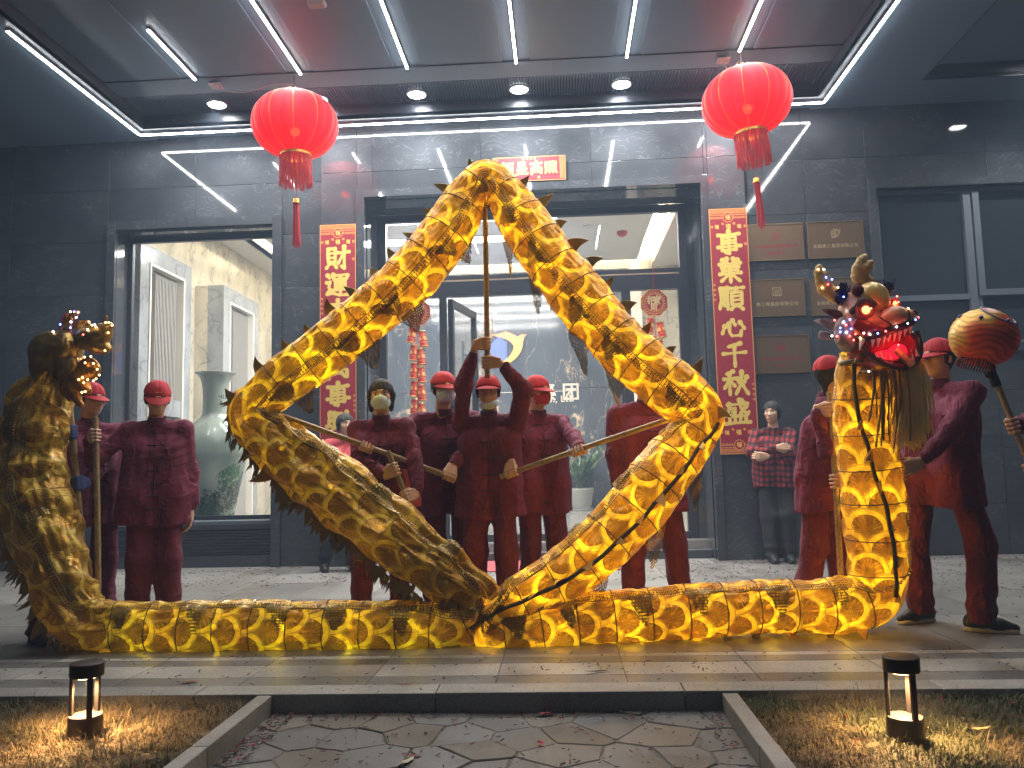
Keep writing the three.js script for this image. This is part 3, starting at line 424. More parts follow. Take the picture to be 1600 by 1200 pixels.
// ---------------------------------------------------------------- bronze plaques
const bronzeRim = std('bronze rim', [0.30, 0.22, 0.13], 0.35, 0.9), bronzeSide = std('bronze', [0.14, 0.10, 0.065], 0.45, 0.7);
const hammer = 'M';
function plaque(x0, x1, y0, y1, emblem, lines, ink, label) {
  const W = 430, H = Math.round(W * (y1 - y0) / (x1 - x0)), [c, g] = canvas(W, H);
  g.fillStyle = '#6b5740'; g.fillRect(0, 0, W, H);
  for (let i = 0; i < 5200; i++) { g.fillStyle = hash(i, 5, 3) > 0.5 ? 'rgba(150,125,90,0.25)' : 'rgba(40,30,20,0.28)'; g.fillRect(hash(i, 6, 3) * W, hash(i, 7, 3) * H, 2, 2); }
  g.save(); g.translate(W / 2, H * 0.33); g.strokeStyle = g.fillStyle = ink; g.lineWidth = 7; g.lineCap = 'round';
  if (emblem === hammer) { g.beginPath(); g.arc(4, 0, 25, -1.25, 2.0); g.stroke(); g.beginPath(); g.moveTo(-6, 23); g.lineTo(-26, 34); g.stroke(); g.lineWidth = 8; g.beginPath(); g.moveTo(-16, -12); g.lineTo(24, 28); g.stroke(); g.lineWidth = 12; g.beginPath(); g.moveTo(-26, -4); g.lineTo(-8, -22); g.stroke(); }
  else if (emblem === 'D') { g.fillRect(-34, -24, 7, 50); g.fillRect(-22, -32, 7, 60); g.fillRect(-10, -36, 7, 64); g.fillRect(2, -28, 7, 54); g.lineWidth = 9; g.beginPath(); g.moveTo(-26, 34); g.quadraticCurveTo(34, 26, 30, -16); g.lineTo(40, -30); g.moveTo(30, -14); g.quadraticCurveTo(20, -34, -4, -36); g.stroke(); }
  else if (emblem === 'A') { g.strokeRect(-32, -32, 64, 66); g.beginPath(); g.moveTo(-14, 32); g.lineTo(-14, -6); g.arc(-7, -6, 7, Math.PI, 0); g.lineTo(0, 32); g.moveTo(14, 32); g.lineTo(14, -16); g.stroke(); }
  else { g.fillRect(-34, -18, 14, 46); g.fillRect(20, -18, 14, 46); g.beginPath(); g.moveTo(-8, 28); g.lineTo(-6, -30); g.lineTo(8, -34); g.lineTo(8, 28); g.moveTo(-30, 2); g.lineTo(30, 2); g.stroke(); }
  g.restore();
  lines.forEach(([txt, y, s]) => { const a = [...txt], w = s * 1.12; a.forEach((ch, i) => brush(g, ch, W / 2 + (i - a.length / 2) * w, H * y, s, 7.5, ink)); });
  const t = thing('bronze_plaque', label, 'plaque', [(x0 + x1) / 2, (y0 + y1) / 2, 0]), w = x1 - x0, h = y1 - y0;
  part(t, 'plate', new THREE.BoxGeometry(w - 0.02, h - 0.02, 0.018).translate(0, 0, 0.013), std('bronze plate', [1, 1, 1], 0.42, 0.55, { map: canvasTex(c) }));
  part(t, 'rim', [bx(-w / 2, w / 2, h / 2 - 0.01, h / 2, 0.003, 0.027), bx(-w / 2, w / 2, -h / 2, -h / 2 + 0.01, 0.003, 0.027), bx(-w / 2, -w / 2 + 0.01, -h / 2 + 0.01, h / 2 - 0.01, 0.003, 0.027), bx(w / 2 - 0.01, w / 2, -h / 2 + 0.01, h / 2 - 0.01, 0.003, 0.027)], bronzeRim);
}
plaque(2.06, 2.632, 3.1, 3.497, hammer, [['中共易順建工集团有限公司', 0.58, 27], ['委会中共', 0.77, 30]], '#8e2430', 'bronze plaque with a red hammer and sickle emblem');
plaque(2.672, 3.256, 3.1, 3.5, 'D', [['易順建工集团有限公司', 0.62, 32]], '#a99672', 'top right bronze plaque with a curved swoosh emblem');
plaque(2.04, 2.612, 2.5, 2.9, 'A', [['建工程集团有限公司', 0.62, 34]], '#a99672', 'bronze plaque with square gate emblem under the hammer and sickle one');
plaque(2.672, 3.256, 2.49, 2.89, 'D', [['易順建工集团有限公司', 0.62, 32]], '#a99672', 'bronze plaque half hidden behind the dragon head horns');
plaque(2.035, 2.628, 1.9, 2.3, 'B', [['中共建工程集团有限公司', 0.58, 27], ['委会公司', 0.77, 27]], '#93333a', 'lowest bronze plaque with a red block emblem');

// ---------------------------------------------------------------- company sign on the feature wall
const zS = LB + 0.004;
function glyphGeo(ch, size, t, d) { const l = []; for (const st of strokesOf(ch)) for (let i = 1; i < st.length; i++) { const [ax, ay] = st[i - 1], [bx_, by] = st[i], L = Math.hypot(bx_ - ax, by - ay) + t; const g = new THREE.BoxGeometry(L / 100 * size, t / 100 * size, d * (0.9 + 0.2 * hash(i, L | 0, 3))); g.rotateZ(-Math.atan2(by - ay, bx_ - ax)); g.translate((ax + bx_) / 200 * size, -(ay + by) / 200 * size, d / 2); l.push(g); } return l; }
{ const o = onz(795, 547, zS), t = thing('company_sign', 'company logo with blue tower and red bird swoosh above metal lettering', 'sign', [o.x, o.y, zS]);
  const P = (px, py) => { const p = onz(px, py, zS); return [p.x - o.x, p.y - o.y]; };
  const ext = (sh, d) => new THREE.ExtrudeGeometry(sh, { depth: d, bevelEnabled: true, bevelSize: 0.003, bevelThickness: 0.003, bevelSegments: 1, curveSegments: 10 }).translate(0, 0, 0.003);
  const s = new THREE.Shape(); const m = (f, ...a) => s[f](...a.flatMap(([x, y]) => P(x, y)));
  m('moveTo', [766, 524]); m('quadraticCurveTo', [783, 522], [790, 518]); m('quadraticCurveTo', [806, 524], [809, 527]); m('quadraticCurveTo', [813, 522], [823, 523]); m('quadraticCurveTo', [817, 528], [817, 538]); m('quadraticCurveTo', [814, 560], [790, 570]); m('quadraticCurveTo', [778, 575], [770, 573]); m('quadraticCurveTo', [800, 562], [803, 543]); m('quadraticCurveTo', [802, 530], [766, 524]);
  const sw2 = ext(s, 0.03), p = sw2.attributes.position, cA = new Float32Array(p.count * 3), yT = P(0, 518)[1], yB = P(0, 573)[1];
  for (let i = 0; i < p.count; i++) { const k = clamp((p.getY(i) - yB) / (yT - yB)); cA.set([mix(0.85, 0.62, k), mix(0.38, 0.05, k), mix(0.06, 0.12, k)], i * 3); } sw2.setAttribute('color', new THREE.BufferAttribute(cA, 3));
  part(t, 'bird_swoosh', sw2, std('red to orange enamel', [1, 1, 1], 0.4, 0, { vertexColors: true }));
  for (let k = 0; k < 5; k++) { const x0 = 767 + k * 5.1, top = [536, 531, 527, 530, 533][k]; const [ax, ay] = P(x0, 569 - k * 1.6), [bx2, by2] = P(x0 + 4.3, top); part(t, 'tower_bar', new THREE.BoxGeometry(bx2 - ax, by2 - ay, 0.03).translate((ax + bx2) / 2, (ay + by2) / 2, 0.018), std('blue enamel', [0.06, 0.10, 0.55], 0.4)); }
  const steel = std('pale metal letters', [0.62, 0.58, 0.48], 0.35, 0.4);
  [['建', 736], ['工', 804], ['集', 842], ['团', 878]].forEach(([ch, px]) => { const [x, y] = P(px, 599); const g = glyphGeo(ch, 0.33, 12, 0.022).map((q) => q.translate(x, y, 0)); part(t, 'character', g, steel); });
  const [lx, ly] = P(720, 616.5), [lx2] = P(904, 614); part(t, 'rule', new THREE.BoxGeometry(lx2 - lx, 0.012, 0.02).translate((lx + lx2) / 2, ly + 0.012, 0.01), steel);
  const { FontLoader } = await import('three/addons/loaders/FontLoader.js'), { TextGeometry } = await import('three/addons/geometries/TextGeometry.js');
  const font = await new FontLoader().loadAsync('fonts/droid/droid_sans_bold.typeface.json');
  const [tx, ty] = P(846, 629); part(t, 'lettering', new TextGeometry('Co., Ltd', { font, size: 0.125, depth: 0.016, curveSegments: 3 }).translate(tx, ty, 0.002), steel);
}

// ---------------------------------------------------------------- hanging firecracker charms on the door glass
{ const [c, g] = canvas(128, 128); g.fillStyle = '#b01526'; g.fillRect(0, 0, 128, 128); g.strokeStyle = '#d9b45a'; g.lineWidth = 3; for (let a = 0; a < 8; a++) for (let k = 0; k < 3; k++) { g.beginPath(); g.arc(64 + 50 * Math.cos(a * 0.785 + k * 0.26), 64 + 50 * Math.sin(a * 0.785 + k * 0.26), 6, 0, 5); g.stroke(); } g.lineWidth = 3; g.beginPath(); g.arc(64, 64, 40, 0, 7); g.stroke(); brush(g, '招', 32, 34, 38, 9, '#e8d596'); brush(g, '寶', 58, 32, 40, 8, '#e8d596'); brush(g, '財', 46, 66, 36, 9, '#e8d596');
  const charm = std('printed red charm', [1, 1, 1], 0.45, 0, { map: canvasTex(c) });
  const [c2, g2] = canvas(128, 128); g2.fillStyle = '#b31a26'; g2.fillRect(0, 0, 128, 128); g2.strokeStyle = '#dcb75c'; g2.lineWidth = 3; for (let y = 4; y < 128; y += 30) { g2.beginPath(); g2.moveTo(0, y); g2.lineTo(128, y); g2.stroke(); } for (let k = 0; k < 3; k++) { brush(g2, '福', 6 + k * 42, 44, 34, 10, '#e6c46a'); g2.beginPath(); g2.arc(22 + k * 42, 20, 8, 0, 5); g2.stroke(); g2.beginPath(); g2.arc(22 + k * 42, 108, 8, 0, 5); g2.stroke(); }
  const cracker = std('printed firecracker', [1, 1, 1], 0.45, 0.1, { map: canvasTex(c2) }), gold = std('gold foil ring', [0.72, 0.45, 0.14], 0.3, 0.9);
  function charmString(px, py, n, hang, label) {
    const o = onz(px, py, DZ + 0.05), t = thing('firecracker_charm', label, 'decoration', [o.x, o.y, DZ + 0.05]);
    const oct = new THREE.CylinderGeometry(0.155, 0.155, 0.02, 8, 1).rotateY(Math.PI / 8).rotateX(Math.PI / 2); { const q = oct.attributes.position, uv = oct.attributes.uv; for (let i = 0; i < q.count; i++) uv.setXY(i, 0.5 + q.getX(i) / 0.31, 0.5 + q.getY(i) / 0.31); }
    part(t, 'octagon_plate', oct, charm);
    part(t, 'plate_rim', new THREE.TorusGeometry(0.155, 0.008, 6, 8).rotateZ(Math.PI / 8), gold);
    part(t, 'string', [rod(V(0, 0.15, 0), V(0, 0.15 + hang, 0), 0.004, 0.004, 5), rod(V(0, -0.15, 0), V(0, -0.15 - n * 0.11, 0), 0.004, 0.004, 5)], fringeRed);
    for (let k = 0; k < n; k++) { const s = k % 2 ? 1 : -1, y = -0.17 - Math.floor(k / 2) * 0.205 - (s > 0 ? 0.05 : 0), a = s * (k < 2 ? 0.16 : 0.09), tx = (q) => q.rotateZ(a).translate(s * (0.042 + (k < 2 ? 0.02 : 0)), y - 0.095, 0.02); part(t, 'firecracker', tx(new THREE.CylinderGeometry(0.040, 0.046, 0.17, 14)), cracker); part(t, 'foil_ring', tx(new THREE.TorusGeometry(0.046, 0.007, 6, 14).rotateX(Math.PI / 2).translate(0, -0.085, 0)), gold); part(t, 'foil_ring', tx(new THREE.TorusGeometry(0.041, 0.006, 6, 14).rotateX(Math.PI / 2).translate(0, 0.085, 0)), gold); }
  }
  charmString(652, 488, 12, 0.2, 'string of red firecracker charms hanging on the left door side');
  charmString(1022, 473, 6, 0.33, 'string of red firecracker charms hanging on the right door side'); }

// ---------------------------------------------------------------- porcelain vase and pot plant in the lobby
{ const W = 1024, H = 1024, [c, g] = canvas(W, H); g.fillStyle = '#929d94'; g.fillRect(0, 0, W, H);
  const R = (i, k) => hash(i, k, 51);
  const grd = (x, y, r, s) => { const q = g.createRadialGradient(x, y, 0, x, y, r); q.addColorStop(0, s); q.addColorStop(1, s.replace(/[\d.]+\)$/, '0)')); g.fillStyle = q; g.fillRect(x - r, y - r, 2 * r, 2 * r); };
  for (let i = 0; i < 60; i++) grd(R(i, 1) * W, 330 + R(i, 2) * 680, 60 + 90 * R(i, 3), 'rgba(84,100,90,0.34)');
  for (let m = 0; m < 40; m++) { const x = (m * 0.382 % 1) * W, y = 400 + (m * 0.618 % 1) * 540, s = 60 + 75 * R(m, 5), d = y > 760 ? 1 : 0.75; for (let k = 0; k < 170; k++) { const a = R(m * 200 + k, 6) - 0.5, q = R(m * 200 + k, 7), px = x + a * s * (0.3 + 1.5 * q), py = y - s * 1.1 + q * s * 2.0; g.fillStyle = `rgba(${20 + 25 * R(k, 8)},${30 + 30 * R(k, 9)},${24 + 16 * R(k, 8)},${0.42 * d})`; g.beginPath(); g.ellipse(px, py, 3 + 9 * R(k, 11), 2 + 5 * R(k, 12), 0.6, 0, 7); g.fill(); } }
  for (const [x, y, s] of [[300, 640, 70], [330, 600, 50], [760, 640, 80], [560, 880, 80], [180, 860, 90], [860, 900, 80], [420, 900, 70]]) for (let k = 0; k < 260; k++) { const a = R(k, x) * 6.28, q = Math.sqrt(R(k, y)) * s; g.fillStyle = `rgba(${14 + 30 * R(k, 21)},${50 + 60 * R(k, 22)},${24 + 20 * R(k, 23)},0.55)`; g.beginPath(); g.arc(x + q * Math.cos(a) * 1.2, y + q * Math.sin(a) * 0.8, 2 + 4 * R(k, 24), 0, 7); g.fill(); }
  [...'千秋星高'].forEach((ch, i) => brush(g, ch, 250 + i * 34, 140, 26, 6, '#1c201c')); brush(g, '福', 275, 176, 30, 6, '#1c201c');
  const o = thing('porcelain_vase', 'tall white porcelain vase painted with misty green mountains', 'vase', [-4.24, LF, -1.2]);
  const pr = [[0.19, 0], [0.2, 0.03], [0.22, 0.2], [0.295, 0.6], [0.375, 0.98], [0.385, 1.12], [0.355, 1.28], [0.265, 1.43], [0.165, 1.53], [0.148, 1.66], [0.15, 1.82], [0.165, 1.95], [0.20, 2.03], [0.238, 2.055], [0.238, 2.07], [0.19, 2.05], [0.14, 1.95], [0.13, 1.7]].map(([x, y]) => new THREE.Vector2(x, y));
  const curve = new THREE.SplineCurve(pr).getPoints(70), lg = new THREE.LatheGeometry(curve, 48, -0.9), ps = lg.attributes.position, uv = lg.attributes.uv; for (let i = 0; i < ps.count; i++) uv.setY(i, ps.getY(i) / 2.07);
  const vt = canvasTex(c); vt.wrapS = THREE.RepeatWrapping; part(o, 'body', lg, phys('glazed porcelain', [1, 1, 1], 0.16, 0, { map: vt, clearcoat: 0.6, clearcoatRoughness: 0.05 }));
  part(o, 'stand', [new THREE.CylinderGeometry(0.24, 0.26, 0.06, 32).translate(0, -0.03 + 0.03, 0)], std('dark wood stand', [0.04, 0.025, 0.018], 0.4));
}
const leafGeo = (() => { const s = new THREE.PlaneGeometry(0.05, 0.13, 2, 4), p = s.attributes.position; for (let i = 0; i < p.count; i++) { const t = (p.getY(i) + 0.065) / 0.13, w = Math.sin(Math.PI * Math.min(0.97, t * 0.9 + 0.08)); p.setXYZ(i, p.getX(i) * w, t * 0.13, -0.03 * t * t + 0.012 * Math.abs(p.getX(i)) / 0.025); } s.computeVertexNormals(); return s; })();
{ const p = ony(908, 797, LF), o = thing('potted_plant', 'leafy green pot plant in a grey pot beside the marble wall', 'plant', [p.x, LF, Math.max(p.z, LB + 0.4)]);
  part(o, 'pot', new THREE.LatheGeometry([[0.0, 0.02], [0.17, 0.02], [0.2, 0.1], [0.24, 0.36], [0.25, 0.4], [0.225, 0.4], [0.2, 0.3]].map(([x, y]) => new THREE.Vector2(x, y)), 28), std('glazed grey pot', [0.24, 0.24, 0.22], 0.4)); part(o, 'saucer', new THREE.CylinderGeometry(0.23, 0.2, 0.03, 28).translate(0, 0.015, 0), trimWhite); part(o, 'soil', new THREE.CylinderGeometry(0.2, 0.2, 0.02, 20).translate(0, 0.34, 0), jointDark);
  const st = [], lv = []; for (let k = 0; k < 26; k++) { const a = rr(0, 6.28), r = rr(0.08, 0.42), h = rr(0.7, 1.12), e = V(r * Math.cos(a), h, r * Math.sin(a)); st.push(tube([V(rr(-0.04, 0.04), 0.33, rr(-0.04, 0.04)), V(e.x * 0.4, 0.33 + (h - 0.33) * 0.6, e.z * 0.4), e], 0.006, 6, 4)); for (let q = 0; q < 9; q++) { const t = rr(0.35, 1), b = V(e.x * t, mix(0.4, h, t), e.z * t); lv.push(leafGeo.clone().scale(1.3, 1.3, 1.3).rotateX(rr(0.3, 1.4)).rotateY(rr(0, 6.28)).translate(b.x, b.y, b.z)); } }
  part(o, 'stem', st, std('plant stem', [0.08, 0.09, 0.03], 0.7)); part(o, 'foliage', lv, phys('pot plant leaf', [0.07, 0.12, 0.045], 0.5, 0, { side: THREE.DoubleSide })); }
// ---------------------------------------------------------------- ground: plaza slabs, stone bands, kerbs, sunken path, lawns
const graniteMap = tex(512, 512, (u, v) => { const f = noise(u * 256, v * 256, 256, 256, 1), f2 = noise(u * 128, v * 128, 128, 128, 2), p = fbm(u * 3, v * 3, 3, 3, 4, 8); const k = 0.72 + 0.3 * (f - 0.5) + 0.25 * (f2 - 0.5) + 0.5 * (p - 0.5); return [k, k * 0.995, k * 0.98]; }, true, 1 / 0.8, 1 / 0.8);
const plazaMap = tex(1024, 1024, (u, v) => { const f = noise(u * 512, v * 512, 512, 512, 1), p = fbm(u * 5, v * 5, 5, 5, 5, 18), st = sm(0.58, 0.72, fbm(u * 9, v * 9, 9, 9, 4, 61)), sc = sm(0.74, 0.8, noise(u * 90, v * 14, 90, 14, 3)) * sm(0.55, 0.7, p); const k = 0.80 + 0.22 * (f - 0.5) + 0.45 * (p - 0.5) - 0.22 * st + 0.18 * sc; return [k * (1 + 0.05 * st), k * 0.99, k * (0.97 - 0.05 * st)]; }, true, 1 / 2.4, 1 / 2.4);
const asphalt = std('asphalt', [0.05, 0.05, 0.052], 0.9, 0, { map: graniteMap });
const mortar = std('grey mortar', [0.13, 0.125, 0.115], 0.95, 0, { map: graniteMap });
const stoneVar = (n, c, v, rough, map) => Array.from({ length: v }, (_, i) => std(n, c.map((q) => q * (0.86 + 0.28 * i / (v - 1))), rough, 0, { map }));
const slabM = stoneVar('grey granite slab', [0.200, 0.198, 0.190], 4, 0.42, plazaMap), lightM = stoneVar('pale granite', [0.36, 0.355, 0.34], 3, 0.55, graniteMap), darkM = stoneVar('dark granite', [0.15, 0.147, 0.143], 3, 0.5, graniteMap);
const pick = (l) => l[Math.floor(rnd() * l.length)];
structure('ground', bx(-200, 200, -0.5, -0.33, -60, 200), asphalt);
const plaza = structure('plaza', bx(-12, 12, -0.33, -0.005, -0.45, 4.74), mortar);
{ const xs = []; for (let x = 0.89 - 0.61 * 16; x < 9.2; x += 0.61) xs.push(x);
  const row = (z0, z1, mats, name, jx = 0.0022, off = 0) => { for (let i = 0; i + 1 < xs.length; i++) part(plaza, name, bx(xs[i] + jx + off, xs[i + 1] - jx + off, -0.03, rr(-0.0006, 0.0008), z0 + 0.002, z1 - 0.002, rr(0, 9), rr(0, 9)), pick(mats)); };
  [[-0.42, 0.32], [0.32, 1.27], [1.27, 2.22], [2.22, 3.17], [3.17, 4.13]].forEach(([a, b]) => row(a, b, slabM, 'paving_slab'));
  row(4.13, 4.205, lightM, 'band_stone'); row(4.205, 4.33, darkM, 'band_stone'); row(4.33, 4.572, lightM, 'band_stone'); row(4.572, 4.738, darkM, 'band_stone'); }
const kerb = structure('kerb', bx(-12, 12, -0.34, -0.02, 4.745, 4.885), mortar);
for (let x = -0.586 - 1.1 * 9; x < 9; x += 1.1) part(kerb, 'kerb_stone', bx(x + 0.002, x + 1.098, -0.32, 0.006 + rr(-0.001, 0.001), 4.74, 4.89, rr(0, 9), rr(0, 9), 0.006), pick(lightM));
for (const [x0, x1] of [[-1.392, -1.325], [0.672, 0.74]]) for (const [z0, z1] of [[4.893, 5.56], [5.56, 6.6], [6.6, 7.7], [7.7, 8.8]]) part(kerb, 'kerb_stone', bx(x0, x1, -0.32, rr(-0.003, 0.003), z0 + 0.0015, z1 - 0.0015, rr(0, 9), rr(0, 9), 0.005), pick(lightM));
// crazy paving: irregular stones with raised, uneven edges in mortar
const path = structure('path', bx(-1.325, 0.672, -0.34, -0.0835, 4.89, 8.8), std('pale mortar', [0.24, 0.22, 0.19], 0.95, 0, { map: graniteMap }));
{ const flag = stoneVar('dark flagstone', [0.155, 0.158, 0.162], 4, 0.5, plazaMap).concat(stoneVar('brownish flagstone', [0.175, 0.155, 0.13], 2, 0.55, plazaMap)), seeds = [];
  for (let j = -1; j < 18; j++) for (let i = -1; i < 10; i++) seeds.push([-1.325 + (i + 0.5 * (j & 1) + rr(0.12, 0.88)) * 0.235, 4.89 + (j + rr(0.15, 0.85)) * 0.22]);
  const clip = (poly, nx, nz, d) => { const out = []; for (let i = 0; i < poly.length; i++) { const p = poly[i], q = poly[(i + 1) % poly.length], a = p[0] * nx + p[1] * nz - d, b = q[0] * nx + q[1] * nz - d; if (a <= 0) out.push(p); if (a * b < 0) { const t = a / (a - b); out.push([p[0] + (q[0] - p[0]) * t, p[1] + (q[1] - p[1]) * t]); } } return out; };
  for (const s of seeds) {
    let poly = [[-1.322, 4.893], [0.669, 4.893], [0.669, 8.4], [-1.322, 8.4]];
    for (const q of seeds) { if (q === s) continue; const dx = q[0] - s[0], dz = q[1] - s[1], L = Math.hypot(dx, dz); if (L > 0.9) continue; poly = clip(poly, dx / L, dz / L, (s[0] * dx + s[1] * dz) / L + L / 2 - rr(0.004, 0.008)); if (poly.length < 3) break; }
    if (poly.length < 3) continue; const c = poly.reduce((a, p) => [a[0] + p[0] / poly.length, a[1] + p[1] / poly.length], [0, 0]);
    if (poly.some(([x, z]) => Math.hypot(x - c[0], z - c[1]) > 0.5)) continue;
    const pts = []; for (let i = 0; i < poly.length; i++) { const p = poly[i], q = poly[(i + 1) % poly.length]; pts.push(p, [mix(p[0], q[0], 0.35) + rr(-0.004, 0.004), mix(p[1], q[1], 0.35) + rr(-0.004, 0.004)], [mix(p[0], q[0], 0.7) + rr(-0.005, 0.005), mix(p[1], q[1], 0.7) + rr(-0.005, 0.005)]); }
    const sh = new THREE.Shape(pts.map(([x, z]) => new THREE.Vector2(x * 0.985 + c[0] * 0.015, -(z * 0.985 + c[1] * 0.015))));
    const g = new THREE.ExtrudeGeometry(sh, { depth: 0.012, bevelEnabled: true, bevelThickness: 0.004, bevelSize: 0.004, bevelSegments: 1, steps: 1 }).rotateX(-Math.PI / 2).translate(0, -0.095 + rr(-0.003, 0.004), 0);
    part(path, 'paving_stone', uvm(g, rr(0, 9), rr(0, 9)), pick(flag));
  } }
// lawns: bumpy soil with blades of dry grass
const soil = std('dry soil and thatch', [0.085, 0.062, 0.034], 0.95, 0, { map: graniteMap });
function lawnGround(x0, x1) { const g = new THREE.PlaneGeometry(x1 - x0, 3.9, 60, 60).rotateX(-Math.PI / 2).translate((x0 + x1) / 2, 0, 4.893 + 1.95), p = g.attributes.position; for (let i = 0; i < p.count; i++) p.setY(i, -0.035 + 0.026 * (fbm(p.getX(i) * 4, p.getZ(i) * 4, 4096, 4096, 3, 5) - 0.5)); g.computeVertexNormals(); return uvm(g); }
structure('lawn', lawnGround(-9, -1.394), soil); structure('lawn', lawnGround(0.742, 9), soil);
{ const blade = new THREE.PlaneGeometry(0.0034, 1, 1, 3), p = blade.attributes.position; for (let i = 0; i < p.count; i++) { const t = p.getY(i) + 0.5; p.setXYZ(i, p.getX(i) * (1 - 0.8 * t), t * (1 - 0.18 * t), 0.55 * t * t); } blade.computeVertexNormals();
  const gm = std('dry grass blade', [1, 1, 1], 0.7, 0, { side: THREE.DoubleSide });
  const mk = (x0, x1, n, z1) => { const im = new THREE.InstancedMesh(blade, gm, n), m = new THREE.Matrix4(), q = new THREE.Quaternion(), e = new THREE.Euler(), c = new THREE.Color();
    for (let i = 0; i < n; i++) { const x = rr(x0, x1), z = 4.9 + (z1 - 4.9) * Math.pow(rnd(), 1.15), cl = fbm(x * 7, z * 7, 4096, 4096, 3, 3), gr = fbm(x * 2.3, z * 2.3, 4096, 4096, 2, 9), lay = rnd() < 0.5; e.set(lay ? rr(0.5, 1.35) : rr(-0.3, 0.6), rr(0, 6.28), 0, 'YXZ'); q.setFromEuler(e); const L = (rnd() < 0.05 ? rr(0.05, 0.085) : rr(0.014, 0.040)) * (0.35 + 1.25 * cl) * (fbm(x * 11, z * 11, 4096, 4096, 2, 41) < 0.36 ? 0.25 : 1);
      m.compose(V(x, -0.034 + 0.026 * (fbm(x * 4, z * 4, 4096, 4096, 3, 5) - 0.5), z), q, V(rr(0.8, 1.3), L, L)); im.setMatrixAt(i, m);
      const k = rr(0.5, 1.25), g = clamp(sm(0.45, 0.7, gr) + rr(-0.25, 0.25)); c.setRGB(mix(0.19, 0.075, g) * k, mix(0.138, 0.080, g) * k, mix(0.058, 0.026, g) * k); im.setColorAt(i, c); }
    im.name = numbered('grass'); im.castShadow = im.receiveShadow = true; stuff(im); scene.add(im); return im; };
  tag(mk(-3.6, -1.4, 95000, 6.2), 'short dry yellowish lawn grass around the left bollard lamp'); tag(mk(0.75, 3.3, 100000, 6.2), 'short dry yellowish lawn grass around the right bollard lamp'); }

// ---------------------------------------------------------------- bollard lamps
const bollardMetal = std('dark bronze bollard metal', [0.030, 0.024, 0.022], 0.42, 0.6), bollLens = glow('warm bollard lens', [1.0, 0.72, 0.38], 9);
const acrylic = phys('clear lamp tube', [0.95, 0.95, 0.95], 0.08, 0, { transmission: 1, thickness: 0, ior: 1.45 });
function bollard(px, pb, pt, hw, label, turn) {
  const p = ony(px, pb, -0.02), H = onz(px, pt, p.z).y + 0.02, R = hw * (CAM.z - p.z) / FPX;
  const t = thing('bollard_lamp', label, 'bollard lamp', [p.x, -0.02, p.z], turn, 'bollard lamps on the lawns');
  part(t, 'base', [new THREE.CylinderGeometry(R, R * 1.02, 0.075, 40).translate(0, 0.0375, 0)], bollardMetal);
  part(t, 'base_plate', new THREE.CylinderGeometry(R * 0.97, R * 0.97, 0.006, 40).translate(0, 0.079, 0), std('pale lamp plate', [0.045, 0.036, 0.03], 0.45));
  const cap = new THREE.LatheGeometry([[0, 0.0], [R * 0.9, 0.0], [R * 0.99, 0.0], [R, 0.004], [R, 0.046], [R * 0.985, 0.052], [0, 0.054]].map(([x, y]) => new THREE.Vector2(x, y)), 40).translate(0, H - 0.054, 0); part(t, 'cap', cap, bollardMetal);
  for (let k = 0; k < 3; k++) { const a = k * 2.094 + 0.4; part(t, 'post', new RoundedBoxGeometry(R * 0.34, H - 0.13, R * 0.22, 1, 0.003).translate(0, (H + 0.022) / 2 + 0.002, R * 0.86).rotateY(a), bollardMetal); }
  part(t, 'lens', new THREE.CylinderGeometry(R * 0.62, R * 0.62, 0.006, 28).translate(0, H - 0.058, 0), bollLens);
  const s = new THREE.SpotLight(col(1.0, 0.58, 0.25), 4.2, 0, rad(74), 0.35, 2); s.name = 'bollard_beam'; s.position.set(p.x, H - 0.088, p.z); s.target.position.set(p.x, -0.02, p.z); s.castShadow = true; s.shadow.radius = 1.2; scene.add(s, s.target);
}
bollard(133, 1150, 1034, 25, 'dark bollard lamp on the left lawn, lit warm underneath its cap', 0.35); bollard(1416, 1155, 1024, 25.5, 'dark bollard lamp on the right lawn beside a dry leaf', -0.1);

